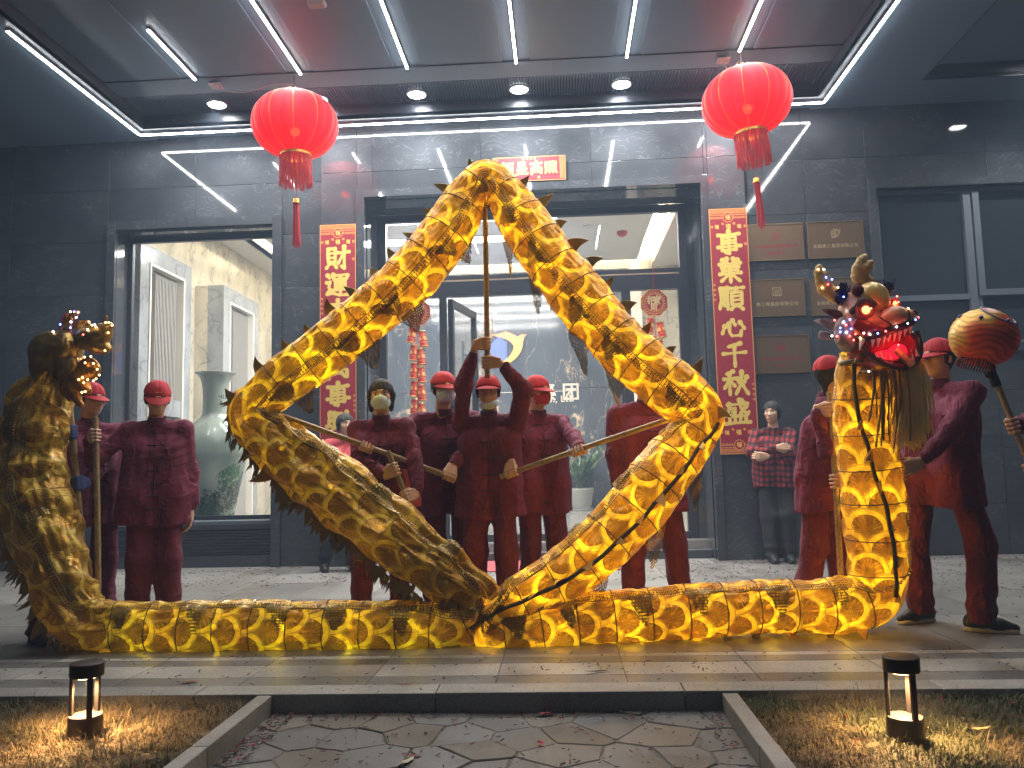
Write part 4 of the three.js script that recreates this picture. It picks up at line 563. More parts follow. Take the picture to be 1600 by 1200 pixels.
// ---------------------------------------------------------------- litter: firecracker scraps, paper, leaves
{ const scrap = new THREE.BoxGeometry(1, 0.16, 0.42, 3, 1, 1), p = scrap.attributes.position; for (let i = 0; i < p.count; i++) p.setY(i, p.getY(i) + 0.5 * Math.pow(p.getX(i), 2)); scrap.computeVertexNormals();
  const N = 4200, im = new THREE.InstancedMesh(scrap, std('firecracker paper scrap', [1, 1, 1], 0.8), N), m = new THREE.Matrix4(), q = new THREE.Quaternion(), c = new THREE.Color();
  for (let i = 0; i < N; i++) { const zone = rnd(); let x, y = 0.004, z, s = rr(0.007, 0.020);
    if (zone < 0.62) { x = rr(-5.5, 4.8); z = 0.1 + 3.6 * Math.pow(rnd(), 1.6); if (fbm(x * 1.3, z * 1.3, 4096, 4096, 3, 71) < 0.44 + 0.15 * rnd()) { x = rr(-5.5, 4.8); z = rr(0.1, 1.5); } } else if (zone < 0.74) { x = rr(-3.6, 3.2); z = rr(4.1, 4.88); s *= 0.7; } else if (zone < 0.93) { const e = rnd(); x = e < 0.3 ? -1.31 + Math.abs(rr(-0.1, 0.1)) : e < 0.36 ? 0.65 - Math.abs(rr(-0.07, 0.07)) : rr(-1.3, 0.65); z = e < 0.36 ? rr(4.9, 5.6) : e < 0.6 ? 4.9 + Math.abs(rr(-0.12, 0.12)) : rr(4.9, 5.8); y = -0.072; s *= 0.75; } else { x = rnd() < 0.5 ? rr(-3.2, -1.45) : rr(0.8, 2.8); z = rr(4.95, 5.8); y = -0.012; s *= 0.8; }
    q.setFromEuler(new THREE.Euler(rr(-0.3, 0.3), rr(0, 6.28), rr(-0.3, 0.3))); m.compose(V(x, y + s * 0.1, z), q, V(s * rr(0.8, 1.9), s * 0.8, s)); im.setMatrixAt(i, m); const k = rr(0.5, 1.2), red = rnd(); red < 0.55 ? c.setRGB(0.055 * k, 0.022 * k, 0.02 * k) : red < 0.85 ? c.setRGB(0.24 * k, 0.022 * k, 0.03 * k) : c.setRGB(0.22 * k, 0.18 * k, 0.15 * k); im.setColorAt(i, c); }
  im.name = 'litter'; tag(im, 'red and dark firecracker scraps strewn over the paving and path'); stuff(im); scene.add(im); }
function sheet(outline, curl, s) { const sh = new THREE.Shape(outline.map(([x, y]) => new THREE.Vector2(x, y))), g = new THREE.ExtrudeGeometry(sh, { depth: 0.02, bevelEnabled: false, steps: 1 }).scale(s, s, s * 0.06), p = g.attributes.position; g.rotateX(-Math.PI / 2); for (let i = 0; i < p.count; i++) p.setY(i, p.getY(i) + curl * s * (Math.pow(p.getX(i) / s, 2) + 0.6 * Math.sin(6 * p.getZ(i) / s))); g.computeVertexNormals(); return g; }
const LEAF = [[-1, 0], [-0.7, 0.28], [-0.3, 0.22], [0, 0.42], [0.4, 0.3], [1, 0.12], [0.7, -0.1], [0.35, -0.34], [0, -0.3], [-0.4, -0.4], [-0.75, -0.2]];
for (const [px, py, y, s, name, label, c, kind, turn] of [[1530, 1138, 0.0, 0.055, 'fallen_leaf', 'dry tan leaf lying on the right lawn', [0.42, 0.30, 0.15], 'leaf', 0.2], [297, 1065, 0.005, 0.045, 'fallen_leaf', 'small reddish leaf on the stone bands at left', [0.30, 0.10, 0.06], 'leaf', 0.5], [935, 1049, 0.006, 0.075, 'wooden_splinter', 'brown strip of torn wrapper on the pale stone band', [0.12, 0.07, 0.05], 'scrap', 0.25], [636, 1189, -0.071, 0.05, 'torn_wrapper', 'cream torn firecracker wrapper on the path at the bottom edge', [0.55, 0.48, 0.36], 'wrapper', 1.1], [648, 1180, -0.069, 0.032, 'paper_scrap', 'red paper shreds lying on the cream wrapper', [0.35, 0.02, 0.04], 'paper', 0.4], [845, 1160, -0.070, 0.026, 'paper_scrap', 'bright red paper scrap alone on the middle of path', [0.40, 0.02, 0.06], 'paper', 2], [730, 1108, -0.069, 0.035, 'paper_scrap', 'red paper scrap at the kerb, left of path middle', [0.32, 0.015, 0.03], 'paper', 1], [852, 1114, -0.069, 0.045, 'paper_scrap', 'larger red paper scrap at the kerb, right of path middle', [0.36, 0.02, 0.04], 'paper', 0.2], [635, 1069, 0.007, 0.03, 'paper_scrap', 'pinkish red paper scrap on the dark stone band', [0.38, 0.05, 0.08], 'paper', 0.2], [1452, 910, 0.006, 0.07, 'paper_scrap', 'red paper scrap on the plaza behind the right man', [0.36, 0.03, 0.06], 'paper', 0.3]]) { const p = ony(px, py, y), o = thing(name, label, kind, [p.x, p.y, p.z], turn); part(o, kind === 'leaf' ? 'blade' : 'sheet', sheet(LEAF.map(([x, q]) => [x, q * (kind === 'scrap' ? 0.35 : 1)]), 0.12, s), std(kind, c, 0.8, 0, { side: THREE.DoubleSide })); }
{ const a = ony(838, 893, 0), b = ony(838, 866, 0), o = thing('door_mat', 'faded red mat lying before the entrance', 'mat', [0, 0.002, 0]); part(o, 'mat', bx(-1.2, 0.55, 0, 0.008, b.z, a.z), std('red carpet', [0.42, 0.07, 0.09], 0.95, 0, { map: graniteMap })); }
// ---------------------------------------------------------------- implicit surfaces: tapered capsules and ellipsoids joined by a smooth minimum, meshed with surface nets
const cap = (a, b, ra, rb = ra) => ({ k: 'c', a, b, ra, rb });
const ell = (c, x, y, z, q) => ({ k: 'e', c, r: [x, y, z], q: q ? q.clone().invert() : null });
function sdPrim(p, x, y, z) {
  if (p.k === 'c') { const ax = p.a.x, ay = p.a.y, az = p.a.z, bx = p.b.x - ax, by = p.b.y - ay, bz = p.b.z - az, px = x - ax, py = y - ay, pz = z - az, t = clamp((px * bx + py * by + pz * bz) / (bx * bx + by * by + bz * bz + 1e-9)); const dx = px - bx * t, dy = py - by * t, dz = pz - bz * t; return Math.sqrt(dx * dx + dy * dy + dz * dz) - (p.ra + (p.rb - p.ra) * t); }
  let px = x - p.c.x, py = y - p.c.y, pz = z - p.c.z; if (p.q) { const v = V(px, py, pz).applyQuaternion(p.q); px = v.x; py = v.y; pz = v.z; }
  const [a, b, c] = p.r, k0 = Math.sqrt(px * px / (a * a) + py * py / (b * b) + pz * pz / (c * c)), k1 = Math.sqrt(px * px / (a ** 4) + py * py / (b ** 4) + pz * pz / (c ** 4)); return k1 < 1e-9 ? -Math.min(a, b, c) : k0 * (k0 - 1) / k1;
}
function fieldAt(prims, k, x, y, z) { let s = 0; for (const p of prims) s += Math.exp(-Math.min(60, sdPrim(p, x, y, z) / k)); return -k * Math.log(s + 1e-30); }
function sdfMesh(prims, cell, { k = 0.02, sub = [], cut = null, disp = null, ks = 0.008 } = {}) {
  const lo = V(1e9, 1e9, 1e9), hi = V(-1e9, -1e9, -1e9), boxes = prims.map((p) => { const b = new THREE.Box3(); if (p.k === 'c') { b.expandByPoint(p.a.clone().addScalar(p.ra)); b.expandByPoint(p.a.clone().addScalar(-p.ra)); b.expandByPoint(p.b.clone().addScalar(p.rb)); b.expandByPoint(p.b.clone().addScalar(-p.rb)); } else { const m = p.q ? Math.max(...p.r) : 0, [x, y, z] = p.q ? [m, m, m] : p.r; b.expandByPoint(p.c.clone().add(V(x, y, z))); b.expandByPoint(p.c.clone().sub(V(x, y, z))); } lo.min(b.min); hi.max(b.max); return b; });
  const m = 3 * cell + k * 1.5; lo.addScalar(-m); hi.addScalar(m);
  const nx = Math.ceil((hi.x - lo.x) / cell) + 1, ny = Math.ceil((hi.y - lo.y) / cell) + 1, nz = Math.ceil((hi.z - lo.z) / cell) + 1, F = new Float32Array(nx * ny * nz), mm = Math.max(5 * k, 3 * cell);
  prims.forEach((p, n) => { const b = boxes[n], I = (v, l) => Math.max(0, Math.floor((v - mm - l) / cell)), J = (v, l, q) => Math.min(q - 1, Math.ceil((v + mm - l) / cell));
    for (let kz = I(b.min.z, lo.z); kz <= J(b.max.z, lo.z, nz); kz++) for (let j = I(b.min.y, lo.y); j <= J(b.max.y, lo.y, ny); j++) { let o = (kz * ny + j) * nx; for (let i = I(b.min.x, lo.x), e = J(b.max.x, lo.x, nx); i <= e; i++) F[o + i] += Math.exp(-Math.min(60, Math.max(-80, sdPrim(p, lo.x + i * cell, lo.y + j * cell, lo.z + kz * cell) / k))); } });
  for (let kz = 0, o = 0; kz < nz; kz++) for (let j = 0; j < ny; j++) for (let i = 0; i < nx; i++, o++) {
    let d = F[o] > 0 ? -k * Math.log(F[o]) : 1; const x = lo.x + i * cell, y = lo.y + j * cell, z = lo.z + kz * cell;
    if (d < 4 * cell + 0.03) { for (const s of sub) { const e = -sdPrim(s, x, y, z), h = clamp(0.5 + 0.5 * (e - d) / ks); d = mix(d, e, h) + ks * h * (1 - h); } if (disp && d > -0.06) d += disp(x, y, z); if (cut) d = Math.max(d, cut(x, y, z)); }
    F[o] = d;
  }
  const id = new Int32Array(nx * ny * nz).fill(-1), pos = [], idx = [], at = (i, j, q) => (q * ny + j) * nx + i;
  for (let q = 0; q + 1 < nz; q++) for (let j = 0; j + 1 < ny; j++) for (let i = 0; i + 1 < nx; i++) {
    const o = at(i, j, q), c = [F[o], F[o + 1], F[o + nx], F[o + nx + 1], F[o + nx * ny], F[o + nx * ny + 1], F[o + nx * ny + nx], F[o + nx * ny + nx + 1]]; let neg = 0; for (const v of c) if (v < 0) neg++; if (!neg || neg === 8) continue;
    let sx = 0, sy = 0, sz = 0, n = 0; for (let a = 0; a < 8; a++) for (const bit of [1, 2, 4]) { if (a & bit) continue; const b = a | bit; if ((c[a] < 0) === (c[b] < 0)) continue; const t = c[a] / (c[a] - c[b]); sx += (a & 1) + (bit === 1 ? t : 0); sy += (a >> 1 & 1) + (bit === 2 ? t : 0); sz += (a >> 2 & 1) + (bit === 4 ? t : 0); n++; }
    id[o] = pos.length / 3; pos.push(lo.x + (i + sx / n) * cell, lo.y + (j + sy / n) * cell, lo.z + (q + sz / n) * cell);
  }
  const quad = (a, b, c, d, f) => { if (a < 0 || b < 0 || c < 0 || d < 0) return; f ? idx.push(a, b, c, a, c, d) : idx.push(a, c, b, a, d, c); };
  for (let q = 1; q + 1 < nz; q++) for (let j = 1; j + 1 < ny; j++) for (let i = 1; i + 1 < nx; i++) { const o = at(i, j, q), v = F[o] < 0, sy = nx, sz = nx * ny;
    if (v !== (F[o + 1] < 0)) quad(id[o], id[o - sy], id[o - sy - sz], id[o - sz], !v); if (v !== (F[o + sy] < 0)) quad(id[o], id[o - sz], id[o - sz - 1], id[o - 1], !v); if (v !== (F[o + sz] < 0)) quad(id[o], id[o - 1], id[o - 1 - sy], id[o - sy], !v); }
  const g = new THREE.BufferGeometry(); g.setAttribute('position', new THREE.Float32BufferAttribute(pos, 3)); g.setIndex(idx); g.computeVertexNormals();
  // outward check
  { const p = g.attributes.position, n = g.attributes.normal; let s = 0; for (let i = 0; i < p.count; i += 37) { const e = 0.004, x = p.getX(i), y = p.getY(i), z = p.getZ(i); s += fieldAt(prims, k, x + e * n.getX(i), y + e * n.getY(i), z + e * n.getZ(i)) > fieldAt(prims, k, x, y, z) ? 1 : -1; } if (s < 0) { const a = g.index.array; for (let i = 0; i < a.length; i += 3) { const t = a[i]; a[i] = a[i + 1]; a[i + 1] = t; } g.computeVertexNormals(); } }
  return g;
}
// ---------------------------------------------------------------- people
const skinM = std('skin', [0.56, 0.35, 0.24], 0.5), hairM = std('black hair', [0.010, 0.008, 0.008], 0.72), clothMap = tex(256, 256, (u, v) => { const a = noise(u * 128, v * 128, 128, 128, 4), p = fbm(u * 4, v * 4, 4, 4, 3, 5), k = 0.8 + 0.25 * (a - 0.5) + 0.4 * (p - 0.3); return [k, k, k]; }, true, 3, 3);
const wrinkle = tex(512, 512, (u, v) => { const w = fbm(u * 5, v * 5, 5, 5, 3, 7), a = Math.abs(noise(u * 9 + 3 * w, v * 4, 9, 4, 3) - 0.5) * 2, b = Math.abs(noise(u * 22 + 2 * w, v * 14, 22, 14, 8) - 0.5) * 2, f = noise(u * 200, v * 200, 200, 200, 5), k = 0.55 * (1 - a) + 0.28 * (1 - b) + 0.06 * f; return [k, k, k]; }, false, 2.2, 2.2), WR = { bumpMap: wrinkle, bumpScale: 0.016 };
const maroon = phys('maroon cotton', [0.150, 0.013, 0.048], 0.85, 0, { map: clothMap, ...WR, sheen: 0.35, sheenColor: col(0.5, 0.12, 0.2), sheenRoughness: 0.6 }), maroonTrouser = phys('maroon trouser cotton', [0.120, 0.010, 0.033], 0.85, 0, { map: clothMap, ...WR, sheen: 0.3, sheenColor: col(0.5, 0.1, 0.15), sheenRoughness: 0.6 });
const maroonDark = std('dark maroon braid', [0.06, 0.006, 0.016], 0.8), capRed = std('red cap cotton', [0.48, 0.022, 0.035], 0.8, 0, { map: clothMap }), capGold = std('gold embroidery', [0.6, 0.35, 0.1], 0.5);
const blackCloth = std('black cloth', [0.014, 0.014, 0.016], 0.85), shoeBlack = std('black shoe', [0.016, 0.016, 0.018], 0.5), shoeWhite = std('pale shoe sole', [0.5, 0.48, 0.42], 0.6), shoeBrown = std('brown shoe', [0.08, 0.045, 0.035], 0.6), maskBlue = std('pale blue surgical mask', [0.62, 0.84, 1.0], 0.85), maskRed = std('red patterned mask', [0.40, 0.03, 0.03], 0.8), gloveBlue = std('blue knitted glove', [0.05, 0.07, 0.20], 0.9), redJacket = std('red jacket', [0.40, 0.03, 0.035], 0.7), whiteShirt = std('white shirt', [0.6, 0.6, 0.6], 0.8);
const eyeWhite = std('eye white', [0.55, 0.52, 0.48], 0.3), eyeDark = std('dark iris', [0.015, 0.010, 0.008], 0.15), lipM = std('lips', [0.33, 0.11, 0.09], 0.5);
const plaidMap = tex(128, 128, (u, v) => { const bu = Math.floor(u * 4) % 2, bv = Math.floor(v * 4) % 2, t = (Math.abs(u * 4 % 1 - 0.5) < 0.06 || Math.abs(v * 4 % 1 - 0.5) < 0.06) ? 0.7 : 1, k = bu + bv; const c = k === 0 ? [0.30, 0.022, 0.03] : k === 1 ? [0.10, 0.012, 0.016] : [0.010, 0.010, 0.013]; return c.map((q) => q * t); }, true, 9, 9);
const plaid = std('red and black plaid flannel', [1, 1, 1], 0.9, 0, { map: plaidMap });
const planarUV = (g) => { const p = g.attributes.position, uv = new Float32Array(p.count * 2); for (let i = 0; i < p.count; i++) { uv[2 * i] = p.getX(i) + 0.6 * p.getZ(i); uv[2 * i + 1] = p.getY(i) + 0.3 * p.getZ(i); } g.setAttribute('uv', new THREE.BufferAttribute(uv, 2)); return g; };
function ik(sh, w, l1, l2, hint) { const d = w.clone().sub(sh); let L = d.length(); if (L > (l1 + l2) * 0.995) { d.multiplyScalar((l1 + l2) * 0.995 / L); L = d.length(); w = sh.clone().add(d); } d.normalize(); const a = (l1 * l1 - l2 * l2 + L * L) / (2 * L), h = Math.sqrt(Math.max(0, l1 * l1 - a * a)), n = hint.clone().addScaledVector(d, -hint.dot(d)).normalize(); return [sh.clone().addScaledVector(d, a).addScaledVector(n, h), w]; }
// a hand closed round a pole at c (axis a); u points from wrist to knuckles
function gripPrims(c, a, u, rp, k, side) {
  const n = a.clone().cross(u).multiplyScalar(side).normalize(), R = rp + 0.010 * k, P = [], at = (t, z, r = R) => c.clone().addScaledVector(n, r * Math.cos(t)).addScaledVector(u, r * Math.sin(t)).addScaledVector(a, z), wrist = c.clone().addScaledVector(u, -0.078 * k).addScaledVector(n, 0.026 * k);
  for (let f = 0; f < 4; f++) { const z = (1.5 - f) * 0.0225 * k, r = [0.0092, 0.0098, 0.0095, 0.0082][f] * k, e = [2.9, 3.15, 3.05, 2.7][f], pts = [at(-0.15, z), at(0.75, z), at(1.65, z), at(e, z, R * 0.98)]; P.push(cap(wrist.clone().addScaledVector(a, z * 0.55), pts[0], 0.017 * k, 0.0125 * k)); for (let i = 0; i < 3; i++) P.push(cap(pts[i], pts[i + 1], r * (1 - 0.07 * i), r * (0.95 - 0.07 * i))); P.push(ell(pts[1], r * 1.22, r * 1.22, r * 1.22)); }
  const t0 = wrist.clone().addScaledVector(a, 0.02 * k).addScaledVector(u, 0.022 * k), t1 = at(-0.85, 0.040 * k, R * 1.12), t2 = at(-1.75, 0.034 * k, R * 1.06), t3 = at(-2.5, 0.028 * k); P.push(cap(t0, t1, 0.015 * k, 0.012 * k), cap(t1, t2, 0.0112 * k, 0.0102 * k), cap(t2, t3, 0.0100 * k, 0.0085 * k));
  return [P, wrist];
}
// a hand hanging loosely, fingers a little curled; d = down the hand, p = palm normal, s = towards the thumb
function loosePrims(w, d, p, s, k, curl = 0.5) {
  const P = [], at = (x, y, z) => w.clone().addScaledVector(d, x * k).addScaledVector(p, y * k).addScaledVector(s, z * k);
  for (let f = 0; f < 4; f++) { const z = (1.5 - f) * 0.019, L = [0.040, 0.045, 0.042, 0.033][f], r = [0.0090, 0.0095, 0.0092, 0.0080][f]; let x = 0.082, y = 0, ang = 0.18 + 0.1 * f * curl; P.push(cap(at(0.01, 0, z * 0.55), at(x, y, z), 0.017 * k, 0.0122 * k)); for (let i = 0; i < 3; i++) { const l = L * [1, 0.68, 0.52][i], x2 = x + l * Math.cos(ang), y2 = y + l * Math.sin(ang); P.push(cap(at(x, y, z * (1 + 0.06 * i)), at(x2, y2, z * (1.06 + 0.06 * i)), r * (1 - 0.06 * i) * k, r * (0.92 - 0.06 * i) * k)); x = x2; y = y2; ang += 0.55 * curl + 0.1; } }
  const a0 = at(0.022, 0.006, 0.022), a1 = at(0.055, 0.018, 0.044), a2 = at(0.086, 0.026, 0.05), a3 = at(0.108, 0.034, 0.046); P.push(cap(a0, a1, 0.016 * k, 0.0125 * k), cap(a1, a2, 0.0115 * k, 0.0102 * k), cap(a2, a3, 0.0100 * k, 0.0085 * k)); return P;
}
const HEAD = (() => {   // a head in its own axes: x to its left, y up, z forward
  const b = (...a) => ell(V(a[0], a[1], a[2]), a[3], a[4], a[5]), P = [b(0, 0.032, -0.012, 0.074, 0.084, 0.090), b(0, -0.03, 0.024, 0.061, 0.080, 0.064), b(0, -0.075, 0.034, 0.043, 0.036, 0.044), b(0, -0.096, 0.060, 0.018, 0.014, 0.015), cap(V(0, 0.006, 0.084), V(0, -0.030, 0.101), 0.006, 0.0105)];
  for (const s of [-1, 1]) P.push(b(s * 0.010, -0.034, 0.094, 0.008, 0.007, 0.009), b(s * 0.041, -0.022, 0.064, 0.021, 0.021, 0.018), b(s * 0.077, -0.012, -0.004, 0.008, 0.029, 0.017), cap(V(s * 0.012, 0.024, 0.084), V(s * 0.045, 0.022, 0.070), 0.0075, 0.006));
  P.push(b(0, -0.058, 0.083, 0.021, 0.006, 0.010), b(0, -0.068, 0.081, 0.017, 0.007, 0.009), cap(V(0, -0.06, -0.015), V(0, -0.175, -0.028), 0.050, 0.054));
  const g = sdfMesh(P, 0.0046, { k: 0.0065, sub: [b(0.031, 0.003, 0.092, 0.017, 0.0095, 0.014), b(-0.031, 0.003, 0.092, 0.017, 0.0095, 0.014)], ks: 0.006 });
  const hairCut = (kind) => (x, y, z) => kind === 'cap' ? Math.max(Math.min(z - 0.022 - 0.2 * (y + 0.03), 1), y - 0.045) : kind === 'fringe' ? Math.max(Math.min(0.022 + 0.006 * Math.sin(x * 190) - y, z - (0.03 - 0.25 * Math.max(0, -y - 0.02))), -0.2) : Math.min(0.05 - y, z - 0.015);
  const hair = {};
  for (const [kind, P2] of [['cap', [b(0, 0.022, -0.018, 0.083, 0.09, 0.096), cap(V(0, -0.02, -0.065), V(0, -0.10, -0.062), 0.035, 0.022), cap(V(0.072, 0.01, 0.012), V(0.070, -0.035, 0.012), 0.011, 0.006), cap(V(-0.072, 0.01, 0.012), V(-0.070, -0.035, 0.012), 0.011, 0.006)]], ['fringe', [b(0, 0.026, -0.014, 0.086, 0.094, 0.101), cap(V(0.07, 0, -0.01), V(0.068, -0.10, -0.012), 0.026, 0.014), cap(V(-0.07, 0, -0.01), V(-0.068, -0.10, -0.012), 0.026, 0.014), cap(V(0, 0, -0.06), V(0, -0.12, -0.06), 0.06, 0.035)]], ['bob', [b(0, 0.026, -0.014, 0.090, 0.096, 0.103), cap(V(0.072, 0, -0.01), V(0.07, -0.06, -0.006), 0.028, 0.018), cap(V(-0.072, 0, -0.01), V(-0.07, -0.06, -0.006), 0.028, 0.018), cap(V(0, 0, -0.06), V(0, -0.085, -0.05), 0.06, 0.042)]]]) hair[kind] = sdfMesh(P2, 0.0055, { k: 0.010, cut: hairCut(kind === 'bob' ? 'fringe' : kind), disp: (x, y, z) => 0.009 * (noise3(x * 150, y * 14, z * 150, 3) - 0.5) });
  const capG = sdfMesh([b(0, 0.03, -0.014, 0.088, 0.094, 0.104)], 0.006, { k: 0.005, cut: (x, y, z) => 0.026 + 0.04 * (z + 0.03) - y, disp: (x, y, z) => -0.0035 * Math.pow(Math.abs(Math.cos(Math.atan2(x, z + 0.014) * 3)), 24) * -1 + 0.005 * (noise3(x * 30, y * 30, z * 30, 4) - 0.5) + (y > 0.108 ? 0.12 * (y - 0.108) : 0) });
  const bill = new THREE.PlaneGeometry(1, 1, 18, 8), bp = bill.attributes.position; for (let i = 0; i < bp.count; i++) { const a = bp.getX(i) * Math.PI * 0.80, t = bp.getY(i) + 0.5, r0x = 0.088, r0z = 0.088, w = Math.cos(bp.getX(i) * Math.PI); bp.setXYZ(i, Math.sin(a) * (r0x + 0.004 * t), 0.036 - 0.040 * t * Math.max(0, w) - 0.022 * Math.sin(a) ** 2, -0.014 + Math.cos(a) * r0z + 0.086 * t * Math.pow(Math.max(0, w), 0.6)); }
  const bi = bill.index.array.slice(), pos = Array.from(bp.array), n = bp.count, top = []; for (let i = 0; i < n; i++) { top.push(pos[3 * i], pos[3 * i + 1] - 0.0045, pos[3 * i + 2]); } const G = new THREE.BufferGeometry(); G.setAttribute('position', new THREE.Float32BufferAttribute([...pos, ...top], 3)); const I = [...bi]; for (let i = 0; i < bi.length; i += 3) I.push(bi[i] + n, bi[i + 2] + n, bi[i + 1] + n); G.setIndex(I); G.computeVertexNormals();
  const mask = sdfMesh([b(0, -0.046, 0.036, 0.067, 0.066, 0.072), b(0, -0.035, 0.075, 0.022, 0.03, 0.035)], 0.005, { k: 0.01, cut: (x, y, z) => Math.max(0.028 - z, y + 0.014 - 0.022 * Math.exp(-(x * x) / 0.0005) , -0.098 - y), disp: (x, y) => 0.0012 * Math.sin(y * 420) });
  const chinMask = sdfMesh([b(0, -0.085, 0.03, 0.066, 0.042, 0.058)], 0.005, { k: 0.01, cut: (x, y, z) => Math.max(-0.002 - z, y + 0.066 + 0.9 * Math.max(0, 0.055 - z) * 0 - 0.25 * Math.abs(x)), disp: (x, y) => 0.001 * Math.sin(y * 420) });
  return { g, hair, cap: capG, bill: G, mask, chinMask };
})();
function person(o) {
  const { S, yaw = 0, girth = 1, skin = skinM, top = maroon, bottom = maroonTrouser } = o, k = S / 1.68, B = V(o.at[0], 0, o.at[1]);
  const f = V(Math.sin(yaw), 0, Math.cos(yaw)), s = V(Math.cos(yaw), 0, -Math.sin(yaw)), t = thing('person', o.label, 'person', [B.x, 0, B.z]);
  const W = (x, y, z) => B.clone().addScaledVector(s, x).addScaledVector(UP, y).addScaledVector(f, z), lean = o.lean || [0, 0], pel = o.pelvis || [0, 0], drop = o.drop || 0;
  const hip = W(pel[0], 0.525 * S - drop, pel[1]), chest = hip.clone().addScaledVector(UP, 0.185 * S).addScaledVector(s, lean[0] * 0.6).addScaledVector(f, lean[1] * 0.6), neck = hip.clone().addScaledVector(UP, 0.303 * S).addScaledVector(s, lean[0]).addScaledVector(f, lean[1] - 0.005);
  const up2 = neck.clone().sub(hip).normalize(), shW = (o.male ? 0.118 : 0.105) * S * (0.85 + 0.15 * girth), hc = neck.clone().addScaledVector(up2, 0.100 * S).addScaledVector(f, 0.018);
  const local = (p) => p.clone().sub(B), cap2 = (a, b, ra, rb) => cap(local(a), local(b), ra, rb);
  const skinP = [cap2(hip, chest, 0.06 * k, 0.055 * k), cap2(chest, neck, 0.05 * k, 0.040 * k)], jack = [], hands = [], gloves = [], armPts = {};
  for (const [sd, sg] of [['L', 1], ['R', -1]]) {
    const A = o.arms[sd], sh = neck.clone().addScaledVector(s, sg * shW).addScaledVector(up2, -0.034 * S + (A.raise || 0)), l1 = 0.172 * S, l2 = 0.152 * S; let w, el, hp;
    const hint = A.hint ? W(...A.hint).sub(B) : f.clone().multiplyScalar(-0.5).addScaledVector(s, sg * 0.4).addScaledVector(UP, -1);
    if (A.grip) { const c = A.grip, a = A.axis.clone().normalize(); let u = c.clone().sub(sh); u.addScaledVector(a, -u.dot(a)).normalize(); for (let i = 0; i < 3; i++) { [hp, w] = gripPrims(c, a, u, A.rp || 0.017, k, A.side || sg); [el, w] = ik(sh, w, l1, l2, hint); const v = c.clone().sub(el); v.addScaledVector(a, -v.dot(a)); if (v.length() > 0.02) u = v.normalize(); } [hp, w] = gripPrims(c, a, u, A.rp || 0.017, k, A.side || sg); [el] = ik(sh, w, l1, l2, hint); }
    else { [el, w] = ik(sh, A.wrist, l1, l2, hint); const d = w.clone().sub(el).normalize(); if (A.dir) d.copy(A.dir).normalize(); let p = s.clone().multiplyScalar(-sg); p.addScaledVector(d, -p.dot(d)).normalize(); if (A.palm) { p = A.palm.clone(); p.addScaledVector(d, -p.dot(d)).normalize(); } const th = p.clone().cross(d).multiplyScalar(-sg); if (!A.palm && th.dot(f) < 0) th.negate(); hp = loosePrims(w, d, p, th, k, A.curl ?? 0.6); }
    armPts[sd] = [sh, el, w]; (A.glove ? gloves : hands).push(hp.map((q) => q.k === 'c' ? cap2(q.a, q.b, q.ra, q.rb) : ell(local(q.c), ...q.r)));
    skinP.push(cap2(neck.clone().addScaledVector(up2, -0.04), sh, 0.03 * k, 0.034 * k), cap2(sh, el, 0.034 * k, 0.030 * k), cap2(el, w, 0.030 * k, 0.024 * k));
    const gr = 0.9 + 0.1 * girth, cuff = el.clone().lerp(w, A.cuff || 0.86); jack.push(cap2(neck.clone().addScaledVector(up2, -0.028 * k), sh, 0.050 * k, 0.057 * k * gr), cap2(sh, el, 0.060 * k * gr, 0.056 * k * gr), cap2(el, cuff, 0.054 * k * gr, 0.044 * k));
  }
  const ft = o.feet || [[0.1, 0.0], [-0.1, 0.0]], legs = []; ft.forEach(([x, z, fy = yaw], i) => { const sg = i ? -1 : 1, hj = hip.clone().addScaledVector(s, sg * 0.055 * S).addScaledVector(UP, -0.02 * S), an = W(x, 0.075, z), [kn] = ik(hj, an, 0.232 * S, 0.232 * S, V(Math.sin(fy), 0, Math.cos(fy))); legs.push([hj, kn, an, V(Math.sin(fy), 0, Math.cos(fy))]); skinP.push(cap2(hj, kn, 0.055 * k, 0.042 * k), cap2(kn, an, 0.04 * k, 0.032 * k)); });
  // clothed surfaces
  const tw = 0.058 * S * girth, tr = 0.074 * S * (0.55 + 0.45 * girth), hem = hip.y - (o.hem ?? 0.115) * S, tors = [];
  for (const sg of [-1, 1]) { tors.push(cap2(hip.clone().addScaledVector(s, sg * tw).addScaledVector(UP, 0.02), chest.clone().addScaledVector(s, sg * tw * 0.98), tr * 1.03, tr * 1.0), cap2(hip.clone().addScaledVector(s, sg * tw * 1.02).addScaledVector(UP, 0.02), hip.clone().addScaledVector(s, sg * tw * 1.12).addScaledVector(UP, -0.11 * S), tr * 1.05, tr * 1.1)); }
  tors.push(cap2(chest, neck.clone().addScaledVector(up2, -0.03 * S), tr * 1.05, 0.05 * k)); if (girth > 1.1) tors.push(ell(local(chest.clone().lerp(hip, 0.15).addScaledVector(f, 0.06)), tr * 1.3, tr * 0.9, tr * 0.75), ell(local(hip.clone().lerp(chest, 0.2).addScaledVector(f, 0.05)), tr * 1.35, tr, tr * 0.85));
  const sd0 = (o.seed || 1) * 17.3, arms = Object.values(armPts).map(([a, b, c]) => [local(a), local(b), local(c)]);
